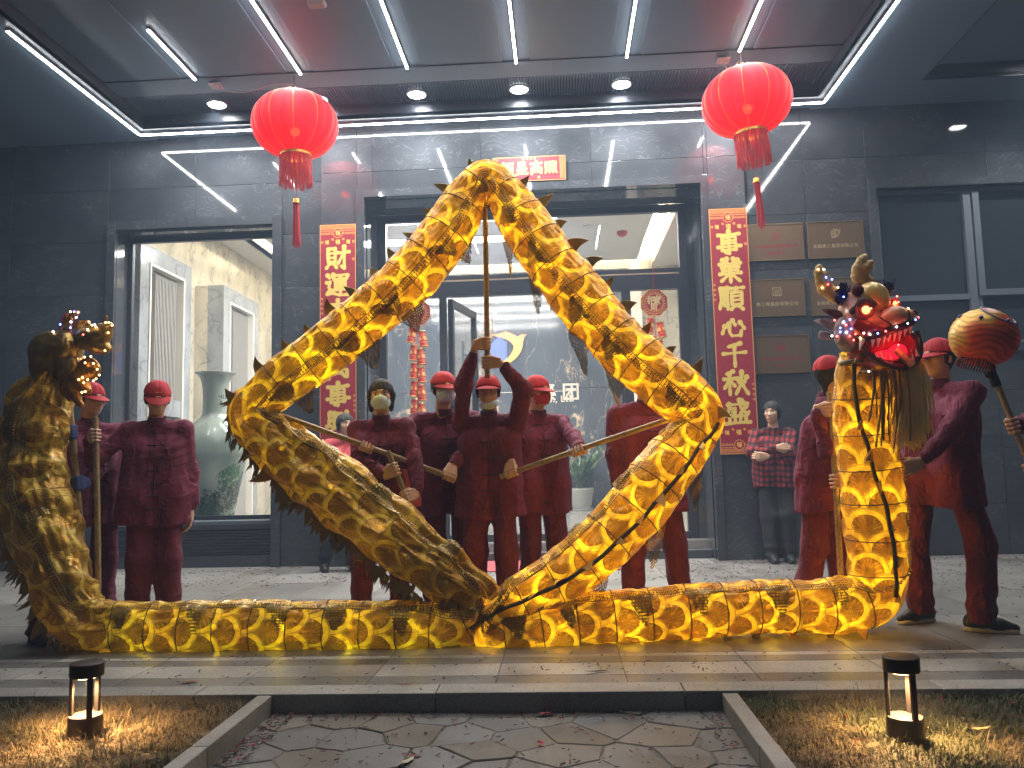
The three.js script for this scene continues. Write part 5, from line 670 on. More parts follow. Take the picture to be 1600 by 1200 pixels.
  const fold = (x, y, z) => { let d = 0.026 * (noise3(x * 9 + sd0, y * 4.0 + x * 3, z * 9) - 0.5) + 0.018 * (noise3(x * 24 + sd0, y * 9 - x * 14, z * 24, 5) - 0.5) + 0.012 * Math.abs(noise3(x * 13 - y * 7, y * 9 + sd0, z * 13, 12) - 0.5); for (const [, e, w] of arms) { const q = Math.hypot(x - e.x, y - e.y, z - e.z); if (q < 0.15) d += 0.007 * Math.sin(q * 120 + 6 * noise3(x * 20, y * 20, z * 20, 2)) * (1 - q / 0.15); const q2 = Math.hypot(x - w.x, y - w.y, z - w.z); if (q2 < 0.13) d += 0.005 * Math.sin(q2 * 170) * (1 - q2 / 0.13); } if (y < hip.y) d += 0.012 * (hip.y - y) / 0.2 * Math.sin(Math.atan2(x, z) * 6 + sd0 + 3 * noise3(x * 6, 0, z * 6)); return d; };
  const jp = [...tors, ...jack], jg = planarUV(sdfMesh(jp, 0.0115, { k: 0.015, disp: fold, cut: (x, y, z) => hem + 0.012 * Math.sin(Math.atan2(x, z) * 2 + sd0) - y }));
  const tfold = (x, y, z) => 0.034 * (noise3(x * 15 + sd0, y * 2.4, z * 15, 7) - 0.5) + 0.012 * (noise3(x * 30 + y * 8, y * 9, z * 30 + sd0, 8) - 0.5) + (y < 0.3 ? 0.010 * Math.sin(y * 60 + 5 * noise3(x * 9, y * 3, z * 9, 9)) * (0.3 - y) / 0.3 : 0);
  const trs = []; for (const [hj, kn, an] of legs) trs.push(cap2(hj.clone().addScaledVector(UP, 0.06 * S), kn, 0.088 * k * (0.7 + 0.3 * girth), 0.078 * k), cap2(kn, an.clone().addScaledVector(UP, -0.02), 0.077 * k, 0.074 * k)); trs.push(cap2(hip.clone().addScaledVector(s, 0.05 * S), hip.clone().addScaledVector(s, -0.05 * S), 0.095 * k, 0.095 * k));
  const tg = planarUV(sdfMesh(trs, 0.0125, { k: 0.014, disp: tfold, cut: (x, y, z) => Math.max(0.055 - y, y - hip.y - 0.06 * S) }));
  // the body itself: one skin surface with head and hands on finer grids
  const hq = new THREE.Quaternion().setFromEuler(new THREE.Euler(o.nod || 0, o.look ?? yaw, o.tilt || 0, 'YXZ')), hm = new THREE.Matrix4().compose(local(hc), hq, V(k, k, k)), put = (g) => g.clone().applyMatrix4(hm);
  const geos = [sdfMesh(skinP, 0.014, { k: 0.012 })]; if (o.head !== false) geos.push(put(HEAD.g)); hands.forEach((p) => geos.push(sdfMesh(p, 0.0032, { k: 0.0024 })));
  part(t, 'body', geos, skin); part(t, o.topName || 'jacket', jg, top); part(t, 'trousers', tg, bottom); if (gloves.length) gloves.forEach((p) => part(t, 'glove', planarUV(sdfMesh(p, 0.0036, { k: 0.0050 })), gloveBlue));
  for (const [, , an, d] of legs) { const p = local(an).clone(), q = d.clone(); part(t, 'shoe', sdfMesh([cap(p.clone().addScaledVector(q, -0.045).setY(0.045), p.clone().addScaledVector(q, 0.09).setY(0.042), 0.040, 0.036), cap(p.clone().addScaledVector(q, 0.08).setY(0.038), p.clone().addScaledVector(q, 0.165).setY(0.030), 0.038, 0.026), cap(p.clone().addScaledVector(q, -0.045).setY(0.06), p.clone().addScaledVector(q, -0.02).setY(0.09), 0.036, 0.034)], 0.008, { k: 0.012, cut: (x, y) => 0.016 - y }), o.shoe || shoeBlack); part(t, 'sole', sdfMesh([cap(p.clone().addScaledVector(q, -0.045).setY(0.016), p.clone().addScaledVector(q, 0.155).setY(0.016), 0.044, 0.034)], 0.008, { k: 0.006, cut: (x, y) => Math.max(y - 0.028, 0.001 - y) }), o.sole || shoeBlack); }
  if (o.head !== false) {
    for (const sg of [-1, 1]) { part(t, 'eye', [put(ball(V(sg * 0.031, 0.003, 0.0775), 0.0125, 1.1, 0.62, 0.7, 14, 10))], eyeWhite); part(t, 'iris', put(ball(V(sg * 0.031, 0.003, 0.0835), 0.0058, 1, 1, 0.55, 12, 8)), eyeDark); part(t, 'eyebrow', put(tube([V(sg * 0.014, 0.0265, 0.0905), V(sg * 0.031, 0.0285, 0.087), V(sg * 0.048, 0.024, 0.075)], 0.0026, 8, 5)), hairM); }
    if (o.mask !== 'on' && o.mask !== 'red') part(t, 'lips', put(merge([ball(V(0, -0.0585, 0.0895), 0.02, 1, 0.26, 0.25), ball(V(0, -0.067, 0.0875), 0.017, 1, 0.32, 0.28)])), lipM);
    const hk = o.hair || (o.cap === false ? 'fringe' : 'cap'); part(t, 'hair', put(HEAD.hair[hk]), hairM);
    if (o.cap !== false) { const cq = (g) => { const c = g.clone(); c.rotateX(o.capTilt ?? 0.06); return put(c); }; const c = part(t, 'cap', planarUV(cq(HEAD.cap)), o.capMat || capRed); part(c, 'bill', planarUV(cq(HEAD.bill)), o.capMat || capRed); if (o.emblem) { const l = []; for (let i = 0; i < 9; i++) { const a = (i - 4) * 0.075, sp = ball(V(0.096 * Math.sin(a), 0.088 - 0.02 * Math.cos(a * 4), -0.014 + 0.098 * Math.cos(a) - 0.018), 0.003, 1, 1, 0.6, 8, 6); l.push(cq(sp)); } for (let i = 0; i < 5; i++) { const a = (i - 2) * 0.09; l.push(cq(ball(V(0.096 * Math.sin(a), 0.062, -0.014 + 0.102 * Math.cos(a)), 0.004, 1, 0.8, 0.5, 8, 6))); } part(c, 'emblem', l, capGold); } }
    if (o.mask) { const g = o.mask === 'chin' ? HEAD.chinMask : HEAD.mask, mm = o.mask === 'red' ? maskRed : maskBlue, m = part(t, 'face_mask', put(g), mm); if (o.mask !== 'chin') for (const sg of [-1, 1]) part(m, 'ear_loop', put(tube([V(sg * 0.058, -0.028, 0.055), V(sg * 0.076, -0.004, 0.01), V(sg * 0.082, -0.02, -0.01), V(sg * 0.062, -0.075, 0.045)], 0.0016, 12, 4)), shoeWhite); }
    if (o.glasses) part(t, 'glasses', [-1, 1].map((sg) => put(new THREE.TorusGeometry(0.021, 0.0016, 6, 20).scale(1, 0.8, 1).translate(sg * 0.031, 0.002, 0.1))).concat([put(rod(V(-0.01, 0.004, 0.1), V(0.01, 0.004, 0.1), 0.0016))]), goldThread);
  }
  // mandarin collar, placket and frog fasteners laid on the jacket's surface
  const frontAt = (y, x) => { const o0 = local(hip.clone().lerp(neck, clamp((y - hip.y) / (neck.y - hip.y), -1, 1))).addScaledVector(s, x); o0.y = y; for (let d = 0.5; d > 0; d -= 0.006) { const q = o0.clone().addScaledVector(f, d); if (fieldAt(jp, 0.015, q.x, q.y, q.z) + fold(q.x, q.y, q.z) < 0.002) return q; } return o0.addScaledVector(f, tr); };
  if (o.collar !== false) { const cg = new THREE.CylinderGeometry(0.058 * k, 0.066 * k, 0.05 * k, 28, 2, true), tilt = new THREE.Quaternion().setFromUnitVectors(UP, up2.clone().addScaledVector(f, 0.22).normalize()); cg.applyQuaternion(tilt); const cp = local(neck).addScaledVector(up2, 0.012).addScaledVector(f, 0.012); cg.translate(cp.x, cp.y, cp.z); const cm = top.clone(); cm.side = THREE.DoubleSide; cm.name = 'collar cotton'; part(t, 'collar', cg, cm); }
  if (o.frogs) { const y0 = neck.y - 0.045 * S, y1 = hem + 0.05, pts = []; for (let i = 0; i <= 16; i++) pts.push(frontAt(mix(y0 + 0.02, hem + 0.004, i / 16), 0)); part(t, 'placket', tube(pts, 0.0042, 50, 5), maroonDark);
    for (let i = 0; i < o.frogs; i++) { const y = mix(y0, y1 + (o.frogEnd || 0.02), i / (o.frogs - 1)), L = 0.052; const ps = [-1, -0.5, 0, 0.5, 1].map((q) => frontAt(y + 0.002 * Math.abs(q), q * L)); part(t, 'frog_fastener', [tube(ps, 0.0058, 14, 6), ball(ps[2].clone().addScaledVector(f, 0.004), 0.0085, 1, 1, 1, 10, 8)], maroonDark); } }
  if (globalThis.DBG) { const q = hc.clone().project(camera); console.log(o.label.slice(0, 40), Math.round((q.x + 1) * 800), Math.round((1 - q.y) * 600), hc.y.toFixed(2)); }
  return { t, hip, neck, hc, armPts };
}
// ---------------------------------------------------------------- bamboo poles
const bambooM = (() => { const m = tex(64, 512, (u, v) => { const k = 0.8 + 0.3 * (noise(u * 24, v * 8, 24, 8, 3) - 0.5) + 0.35 * (fbm(u * 3, v * 6, 3, 6, 3, 9) - 0.5), spot = sm(0.72, 0.8, noise(u * 9, v * 40, 9, 40, 7)) * 0.4; return [k * (1 - spot), k * (1 - spot), k * (1 - spot)]; }); return std('dry bamboo', [0.40, 0.285, 0.13], 0.42, 0, { map: m }); })(), bambooNode = std('bamboo node', [0.22, 0.15, 0.07], 0.5);
function bamboo(a, b, r0, label, step = 0.27, name = 'bamboo_pole') {
  const t = thing(name, label, 'pole', [a.x, a.y, a.z]), d = b.clone().sub(a), L = d.length(); d.normalize(); const bend = V(0.3, 0.1, 0.6).cross(d).normalize().multiplyScalar(0.004);
  const P = (x) => d.clone().multiplyScalar(x).addScaledVector(bend, Math.sin(x * 2.4)), n = Math.ceil(L / step); let x0 = 0;
  for (let i = 0; i < n; i++) { const x1 = Math.min(L, (i + 0.75 + 0.12 * Math.sin(i * 7.1)) * step); if (x1 - x0 < 0.01) continue; const p0 = P(x0), p1 = P(x1), g = new THREE.LatheGeometry([[r0 * 1.03, 0], [r0 * 0.97, 0.012], [r0 * 0.95, (x1 - x0) / 2], [r0 * 0.97, x1 - x0 - 0.012], [r0 * 1.03, x1 - x0]].map(([x, y]) => new THREE.Vector2(x, y)), 14); g.applyQuaternion(new THREE.Quaternion().setFromUnitVectors(UP, p1.clone().sub(p0).normalize())).translate(p0.x, p0.y, p0.z); part(t, 'internode', g, bambooM); const q = new THREE.TorusGeometry(r0 * 1.0, r0 * 0.13, 6, 16); q.applyQuaternion(new THREE.Quaternion().setFromUnitVectors(V(0, 0, 1), d)).translate(p1.x, p1.y, p1.z); part(t, 'node', x1 >= L - 1e-6 ? [q, new THREE.CircleGeometry(r0, 16).applyQuaternion(new THREE.Quaternion().setFromUnitVectors(V(0, 0, 1), d)).translate(p1.x, p1.y, p1.z)] : q, bambooNode); x0 = x1; }
  return t;
}
const along = (a, b, t) => a.clone().lerp(b, t), dirOf = (a, b) => b.clone().sub(a).normalize();
// point on the line a-b nearest to a pixel's sight line
function onPole(a, b, px, py) { let best = 0, e0 = 1e9; for (let t = -0.1; t <= 1.1; t += 0.004) { const p = along(a, b, t), q = p.clone().project(camera), e = Math.hypot((q.x + 1) * 800 - px, (1 - q.y) * 600 - py); if (e < e0) { e0 = e; best = t; } } return along(a, b, best); }

const pA = [onz(104, 590, 3.62), onz(132, 905, 3.60)], pB = [onz(149, 653, 3.70), onz(153, 940, 3.74)], pC = [onz(606, 705, 3.62), onz(664, 852, 3.66)], pD = [onz(440, 650, 3.66), onz(712, 749, 3.36)], pE = [onz(782, 745, 3.28), onz(1062, 650, 3.62)], pF = [onz(1296, 612, 3.62), onz(1315, 925, 3.66)], pP = [onz(757, 300, 3.46), onz(761, 590, 3.40)];
bamboo(...pA, 0.021, 'bamboo pole under the dragon tail at far left, held by gloved hands'); bamboo(...pB, 0.018, 'upright bamboo pole held by the capped woman beside the vase window'); bamboo(...pC, 0.017, 'short slanting bamboo pole held by the masked woman without cap');
bamboo(...pD, 0.018, 'long bamboo pole slanting to the left corner of the dragon diamond'); bamboo(...pE, 0.018, 'long bamboo pole slanting to the right corner of the dragon diamond'); bamboo(...pF, 0.017, 'upright bamboo pole behind the dragon neck'); bamboo(...pP, 0.018, 'upright bamboo pole raised to the dragon peak', 0.3);
const g_ = (p, px, py) => onPole(p[0], p[1], px, py), ax = (p) => dirOf(p[1], p[0]);
person({ label: 'person in maroon suit and red cap behind the dragon tail at far left', S: 1.64, at: [-3.19, 3.22], yaw: rad(50), look: rad(62), nod: 0.05, male: true, seed: 1, feet: [[0.14, -0.1], [-0.38, 0.31]], pelvis: [-0.02, 0.03], arms: { L: { grip: g_(pA, 122, 756), axis: ax(pA), glove: true, rp: 0.021 }, R: { grip: g_(pA, 110, 676), axis: ax(pA), glove: true, rp: 0.021 } }, frogs: 6, shoe: shoeBrown });
person({ label: 'sturdy woman in maroon suit and red cap looking down before the vase window', S: 1.63, at: [-2.69, 3.30], yaw: rad(22), look: rad(30), nod: 0.30, girth: 1.02, seed: 2, emblem: true, feet: [[0.1, 0.02], [-0.1, 0.0]], arms: { R: { grip: g_(pB, 150, 681), axis: ax(pB), hint: [-0.3, -0.6, -0.4], cuff: 0.8 }, L: { wrist: onz(300, 806, 3.22), hint: [0.6, 0, -0.6], curl: 0.7 } }, frogs: 7, frogEnd: 0.06 });
person({ label: 'masked woman without a cap, fringe over her forehead, left of the group', S: 1.60, at: [-1.17, 3.30], yaw: rad(6), look: rad(8), cap: false, mask: 'on', seed: 3, feet: [[0.12, 0.02], [-0.13, 0.05]], arms: { R: { grip: g_(pC, 615, 735), axis: ax(pC), hint: [-0.9, -0.5, 0] }, L: { grip: g_(pC, 631, 778), axis: ax(pC), hint: [0.9, -0.5, 0] } }, frogs: 6 });
person({ label: 'person in red cap, glasses and blue mask stretching an arm along the left pole', S: 1.67, at: [-0.79, 2.92], yaw: rad(14), look: rad(28), male: true, mask: 'on', glasses: true, seed: 4, feet: [[0.12, 0.0], [-0.12, 0.04]], lean: [-0.02, 0.06], arms: { R: { grip: g_(pD, 573, 700), axis: ax(pD), hint: [0, -1, -0.3] }, L: { grip: g_(pD, 702, 744), axis: ax(pD), hint: [0.6, -0.8, -0.1] } }, frogs: 6 });
person({ label: 'man at the centre raising a pole overhead, mask pulled under his chin', S: 1.62, at: [-0.47, 3.16], yaw: rad(0), look: rad(-2), nod: 0.08, male: true, mask: 'chin', capTilt: -0.15, seed: 5, feet: [[0.12, 0.02], [-0.12, 0.0]], arms: { R: { grip: g_(pP, 758, 537), axis: ax(pP), raise: 0.0, hint: [-0.9, 0.1, 0.5], cuff: 0.78 }, L: { grip: g_(pP, 762, 566), axis: ax(pP), raise: 0.0, hint: [0.9, 0.1, 0.5], cuff: 0.78 } }, frogs: 6 });
person({ label: 'woman in red cap and red mask looking right along the right pole', S: 1.64, at: [-0.15, 2.86], yaw: rad(22), look: rad(42), mask: 'red', seed: 6, feet: [[0.11, 0.02], [-0.11, 0.0]], arms: { L: { grip: g_(pE, 903, 702), axis: ax(pE).negate(), hint: [0.9, -0.7, 0] }, R: { grip: g_(pE, 800, 739), axis: ax(pE).negate(), hint: [-0.8, -0.6, 0] } }, frogs: 6 });
person({ label: 'person in maroon suit whose head is hidden behind the right dragon arm', S: 1.68, at: [0.58, 3.12], yaw: rad(4), male: true, seed: 7, feet: [[0.20, -0.04], [-0.14, 0.06]], arms: { R: { wrist: onz(966, 778, 3.2), hint: [-0.5, 0, -0.7], curl: 0.8 }, L: { wrist: onz(1064, 800, 3.0), hint: [0.6, 0, -0.6] } }, frogs: 6 });
person({ label: 'person in red cap seen from behind, holding the pole at the dragon neck', S: 1.66, at: [1.62, 3.30], yaw: rad(72), look: rad(120), nod: -0.1, seed: 8, feet: [[0.05, 0.12], [-0.06, -0.14]], lean: [0, 0.08], arms: { R: { grip: g_(pF, 1298, 640), axis: ax(pF), hint: [-0.9, -0.7, -0.2] }, L: { grip: g_(pF, 1306, 752), axis: ax(pF), hint: [0.5, -0.9, -0.3] } } });
const pG = [onz(1384, 556, 3.98), onz(1432, 832, 3.72)];
person({ label: 'man in red cap and maroon suit at right, stepping wide behind the dragon head', S: 1.75, at: [2.36, 3.50], yaw: rad(-58), look: rad(-62), nod: -0.05, male: true, seed: 9, drop: 0.015, pelvis: [-0.02, 0.09], lean: [-0.02, -0.09], feet: [[0.17, 0.10, rad(66)], [-0.19, 0.11, rad(-66)]], arms: { R: { grip: g_(pG, 1404, 680), axis: ax(pG), hint: [-0.9, 0.05, -0.4] }, L: { grip: g_(pG, 1412, 730), axis: ax(pG), hint: [0.4, -0.8, -0.2] } }, sole: shoeWhite });
person({ label: 'dark haired woman in red and black plaid shirt leaning on the wall, arms folded', S: 1.60, at: [2.15, 0.22], yaw: rad(-6), look: rad(-28), cap: false, hair: 'bob', seed: 10, top: plaid, topName: 'shirt', bottom: blackCloth, collar: false, hem: 0.07, feet: [[0.08, 0.1], [-0.08, 0.1]], arms: { R: { wrist: onz(1213, 700, 0.50), hint: [-0.9, -0.5, 0], dir: V(1, 0.15, -0.05), palm: V(0, -0.2, -1) }, L: { wrist: onz(1200, 713, 0.47), hint: [0.9, -0.5, 0], dir: V(-1, 0.1, -0.1), palm: V(0, 0.1, -1) } } });
person({ label: 'black haired bystander in red jacket standing by the left couplet', S: 1.58, at: [-2.17, 0.46], yaw: rad(20), look: rad(34), cap: false, hair: 'bob', seed: 11, top: redJacket, bottom: blackCloth, feet: [[0.08, -0.02], [-0.2, -0.12]], arms: { R: { wrist: V(-2.42, 0.86, 0.55), hint: [-0.6, 0, -0.6] }, L: { wrist: V(-1.94, 0.86, 0.50), hint: [0.6, 0, -0.6] } } });
// dragon pearl on its stick; its bearer stands mostly outside the frame
const qP = [onz(1546, 570, 3.92), onz(1625, 770, 3.98)];
person({ label: 'pearl bearer at the right edge, only a hand in the frame', S: 1.72, at: [2.98, 3.86], yaw: rad(-80), male: true, seed: 12, feet: [[0.1, 0.06], [-0.1, -0.06]], arms: { R: { grip: g_(qP, 1586, 664), axis: ax(qP), hint: [-0.7, -0.8, 0] }, L: { grip: g_(qP, 1612, 735), axis: ax(qP), hint: [0.6, -0.9, 0] } }, frogs: 5 });
bamboo(...qP, 0.0165, 'bamboo stick carrying the dragon pearl at right edge', 0.3, 'pearl_stick');
{ const t = thing('dragon_pearl', 'round red and gold quilted dragon pearl on a stick at right', 'pearl'), c = onz(1537, 528, 3.9), R = 0.178; t.position.copy(c); t.rotation.set(0.15, 0.2, -0.32);
  const pm = tex(512, 256, (u, v) => { const rows = v * 16, sc = Math.abs(Math.sin(Math.PI * (rows + 0.5 * Math.sin(u * 25) + 2.2 * fbm(u * 8, v * 4, 8, 4, 2, 6)))), n = fbm(u * 12, v * 9, 12, 9, 3, 4), g = sm(0.50, 0.58, fbm(u * 5, v * 3, 5, 3, 3, 12) * 0.35 + 0.34 * v + 0.12 * Math.sin(u * 6.283 + 2.2) + 0.14), k = 0.55 + 0.45 * sc; return [mix(0.72, 0.70, g) * k * (0.8 + 0.4 * n), mix(0.10, 0.42, g) * k, mix(0.028, 0.07, g) * k]; });
  const g = new THREE.SphereGeometry(R, 64, 40), p = g.attributes.position, uv = g.attributes.uv; for (let i = 0; i < p.count; i++) { const s = 1 + 0.022 * Math.abs(Math.sin(uv.getY(i) * 8 * Math.PI * 2)) * Math.sin(uv.getY(i) * Math.PI) - 0.012; p.setXYZ(i, p.getX(i) * s, p.getY(i) * s * 0.93, p.getZ(i) * s); } g.computeVertexNormals();
  part(t, 'quilted_ball', g, phys('quilted foil cloth', [1, 1, 1], 0.4, 0.35, { map: pm }));
  const cap3 = new THREE.SphereGeometry(R * 1.01, 28, 8, 0, 6.283, 0, 0.55).scale(1, 0.93, 1).rotateX(0.45); part(t, 'top_patch', cap3, std('red sequin cloth', [0.45, 0.05, 0.06], 0.4)); part(t, 'patch_braid', new THREE.TorusGeometry(R * 0.53, 0.007, 6, 40).rotateX(Math.PI / 2).translate(0, R * 0.81, 0).rotateX(0.45), std('blue grey braid', [0.16, 0.17, 0.22], 0.5));
  for (let k = 0; k < 7; k++) { const a = 0.3 + k * 0.9, e = 0.5 + 0.12 * (k % 3); part(t, 'stud', ball(V(R * Math.cos(e) * Math.sin(a - 1.2), R * 0.93 * Math.sin(e), R * Math.cos(e) * Math.cos(a - 1.2)).multiplyScalar(1.0), 0.012, 1, 1, 1, 10, 8), std('blue stud', [0.05, 0.05, 0.3], 0.3)); }
  part(t, 'fringe', (() => { const l = []; for (let k = 0; k < 40; k++) { const a = k / 40 * 6.28, r = R * 0.5; l.push(tube([V(r * Math.cos(a), -R * 0.78, r * Math.sin(a)), V(r * 1.1 * Math.cos(a), -R * 0.9, r * 1.1 * Math.sin(a)), V(r * 1.05 * Math.cos(a), -R * 1.02, r * 1.05 * Math.sin(a))], 0.005, 5, 4)); } return l; })(), std('dark red fringe', [0.16, 0.02, 0.015], 0.8));
  const w = onz(1553, 592, 3.925); const b = thing('stick_binding', 'black tape bound round the pearl stick below the ball', 'tape', [w.x, w.y, w.z]); b.quaternion.setFromUnitVectors(UP, dirOf(qP[1], qP[0])); part(b, 'tape', new THREE.CylinderGeometry(0.024, 0.026, 0.09, 16), blackCloth); part(b, 'knot', ball(V(-0.028, 0.03, 0.01), 0.018, 1, 1, 1, 12, 8), blackCloth); }
{ const p = onz(637, 762, 3.36), t = thing('paper_bag', 'small pink paper bag hanging beside the masked woman', 'bag', [p.x, p.y, p.z], 0.2); part(t, 'bag', new RoundedBoxGeometry(0.17, 0.24, 0.06, 1, 0.006), std('pink paper', [0.55, 0.10, 0.22], 0.7)); part(t, 'handle', new THREE.TorusGeometry(0.045, 0.004, 6, 20, Math.PI).translate(0, 0.12, 0), std('pink cord', [0.5, 0.1, 0.2], 0.7)); }
// ---------------------------------------------------------------- the dragon: one long foil body on hoops, lit from inside, with head and tail
const dragon = thing('dragon', 'long golden parade dragon folded into a glowing diamond with horned head at right', 'dragon');
// [px, py, z, radius, spine angle, trim angle, light]; angles run round the cloth from the side that faces the street
const DP = [[92, 590, 3.66, 0.12, 70, 25, 0], [62, 640, 3.70, 0.19, 70, 25, 0], [50, 720, 3.74, 0.20, 70, 10, 0], [62, 805, 3.80, 0.205, 70, -5, 0], [88, 885, 3.84, 0.18, 65, -20, 0], [108, 943, 3.87, 0.16, 60, -30, 0], [140, 977, 3.88, 0.155, 60, -50, 0.3], [220, 979, 3.87, 0.152, 66, -62, 0.62],
  [450, 980, 3.87, 0.150, 66, -62, 0.66], [640, 980, 3.86, 0.148, 66, -60, 0.62], [715, 978, 3.86, 0.13, 60, -40, 0.6], [757, 950, 3.86, 0.095, 0, 0, 0.4], [728, 918, 3.86, 0.12, -60, 40, 0.3], [690, 893, 3.85, 0.15, -80, 55, 0.25], [600, 827, 3.80, 0.165, -82, 55, 0.3], [500, 748, 3.74, 0.172, -82, 55, 0.3], [432, 693, 3.70, 0.155, -80, 55, 0.3], [393, 645, 3.68, 0.115, -85, 40, 0.3],
  [430, 606, 3.66, 0.145, -85, 24, 0.9], [500, 553, 3.62, 0.165, -85, 22, 1], [560, 506, 3.58, 0.168, -85, 20, 1], [618, 455, 3.54, 0.168, -85, 20, 1], [668, 402, 3.50, 0.165, -85, 20, 1], [708, 348, 3.47, 0.155, -85, 22, 1], [735, 302, 3.45, 0.13, -85, 25, 0.8], [760, 278, 3.45, 0.115, -85, 10, 0.6], [787, 302, 3.45, 0.13, -80, 15, 0.8], [820, 350, 3.47, 0.155, -80, 14, 1],
  [858, 404, 3.50, 0.172, -78, 14, 1], [925, 490, 3.55, 0.180, -76, 14, 1], [993, 560, 3.60, 0.178, -76, 12, 1], [1055, 610, 3.64, 0.165, -75, 10, 1], [1096, 646, 3.66, 0.125, -40, 20, 0.9], [1072, 692, 3.68, 0.155, -22, 50, 1], [1036, 738, 3.72, 0.178, -20, 56, 1], [990, 797, 3.76, 0.180, -16, 56, 1], [935, 855, 3.80, 0.168, -10, 56, 1],
  [880, 900, 3.83, 0.155, -4, 56, 1], [822, 932, 3.86, 0.14, 0, 50, 1], [776, 960, 3.88, 0.105, 10, 20, 0.6], [757, 985, 3.88, 0.085, 40, -20, 0.5], [800, 985, 3.87, 0.130, 66, -50, 1], [880, 973, 3.84, 0.147, 68, -56, 0.85], [1050, 957, 3.80, 0.152, 68, -56, 0.84], [1200, 948, 3.76, 0.153, 68, -56, 0.88], [1310, 946, 3.73, 0.155, 60, -55, 1], [1366, 930, 3.72, 0.14, 20, -30, 0.9], [1370, 880, 3.72, 0.162, 14, 70, 1], [1366, 800, 3.74, 0.172, 2, 66, 1], [1357, 715, 3.76, 0.172, -16, 62, 1], [1349, 640, 3.79, 0.165, -30, 60, 1], [1346, 590, 3.82, 0.15, -36, 60, 0.9], [1346, 552, 3.86, 0.12, -36, 60, 0.8]];
const dPts = DP.map(([x, y, z]) => onz(x, y, z)), dCurve = new THREE.CatmullRomCurve3(dPts, false, 'centripetal');
const DN = 980, HOOP = 0.205, rings = [];
{ const raw = []; const M = 4000; let L = 0, prev = null; for (let i = 0; i <= M; i++) { const t = i / M, p = dCurve.getPoint(t); if (prev) L += p.distanceTo(prev); raw.push([L, t, p]); prev = p; }
  const total = L, look = (s) => { let a = 0, b = M; while (b - a > 1) { const m = (a + b) >> 1; raw[m][0] < s ? a = m : b = m; } const k = (s - raw[a][0]) / (raw[b][0] - raw[a][0] + 1e-9); return mix(raw[a][1], raw[b][1], k); };
  for (let i = 0; i <= DN; i++) { const s = total * i / DN, t = look(s), c = dCurve.getPoint(t), T = dCurve.getTangent(t), u = t * (DP.length - 1), a = Math.min(DP.length - 2, Math.floor(u)), k = u - a, P = (q) => mix(DP[a][q], DP[a + 1][q], k * k * (3 - 2 * k)); const N = V(0, 0, 1).addScaledVector(T, -T.z).normalize(), B = T.clone().cross(N).normalize(); rings.push({ s, c, T, N, B, r: P(3), sp: rad(P(4)), tr: rad(P(5)), lit: P(6) }); }
  rings.total = total; }
const ringAt = (s) => rings[Math.min(DN, Math.max(0, Math.round(s / rings.total * DN)))];
// the crumpled surface: hoop bulge, long pulled folds, small facets
function crumple(s, th) {
  const x = s * 9, a = th / (2 * Math.PI) * 26; let best = 9, sec = 9, v = 0;
  const xi = Math.floor(x), ai = Math.floor(a); for (let p = -1; p <= 1; p++) for (let q = -1; q <= 1; q++) { const cx = xi + p, cy = ai + q, my = ((cy % 26) + 26) % 26, dx = cx + hash(cx, my, 1) - x, dy = cy + hash(cx, my, 2) - a, d = Math.hypot(dx * 0.8, dy); if (d < best) { sec = best; best = d; v = (hash(cx, my, 3) - 0.5) * dx + (hash(cx, my, 4) - 0.5) * dy; } else if (d < sec) sec = d; }
  return v * 1.0 + 0.25 * Math.min(0.5, sec - best);
}
function surf(R, s, th, lift = 0) {
  const h = s / HOOP, u = h - Math.floor(h), sag = Math.sin(Math.PI * u), slack = 1 - sm(0.3, 0.75, R.lit), r0 = R.r;
  const c = Math.cos(th), sn = Math.sin(th), per = (f, sd) => noise(s * f, (th / (2 * Math.PI) + 1) * sd, 4096, sd, sd);
  let r = r0 * (1 - 0.045 * sag + 0.10 * (noise(h * 0.7, 3.3 + 0, 4096, 4096, 5) - 0.5)) + 0.027 * (0.4 + 0.6 * sag) * crumple(s, th) + 0.03 * (0.3 + 0.7 * sag) * R.lit * crumple(s * 0.4 + 5, th) + 0.020 * (per(5, 5) - 0.5) * (0.3 + 0.7 * sag);
  r += slack * (0.052 * (noise(s * 1.5 + 0.9 * th, (th / (2 * Math.PI) + 1) * 12, 4096, 12, 33) - 0.5) + 0.026 * (noise(s * 3.1 - 1.4 * Math.sin(th), (th / (2 * Math.PI) + 1) * 23, 4096, 23, 35) - 0.5) + 0.012 * Math.sin(s * 19 + 3.2 * Math.sin(th + s * 1.3) + 7 * per(2, 3)) + 0.040 * crumple(s * 0.5 + 9, th));
  return R.c.clone().addScaledVector(R.N, (r + lift) * c).addScaledVector(R.B, (r + lift) * sn);
}
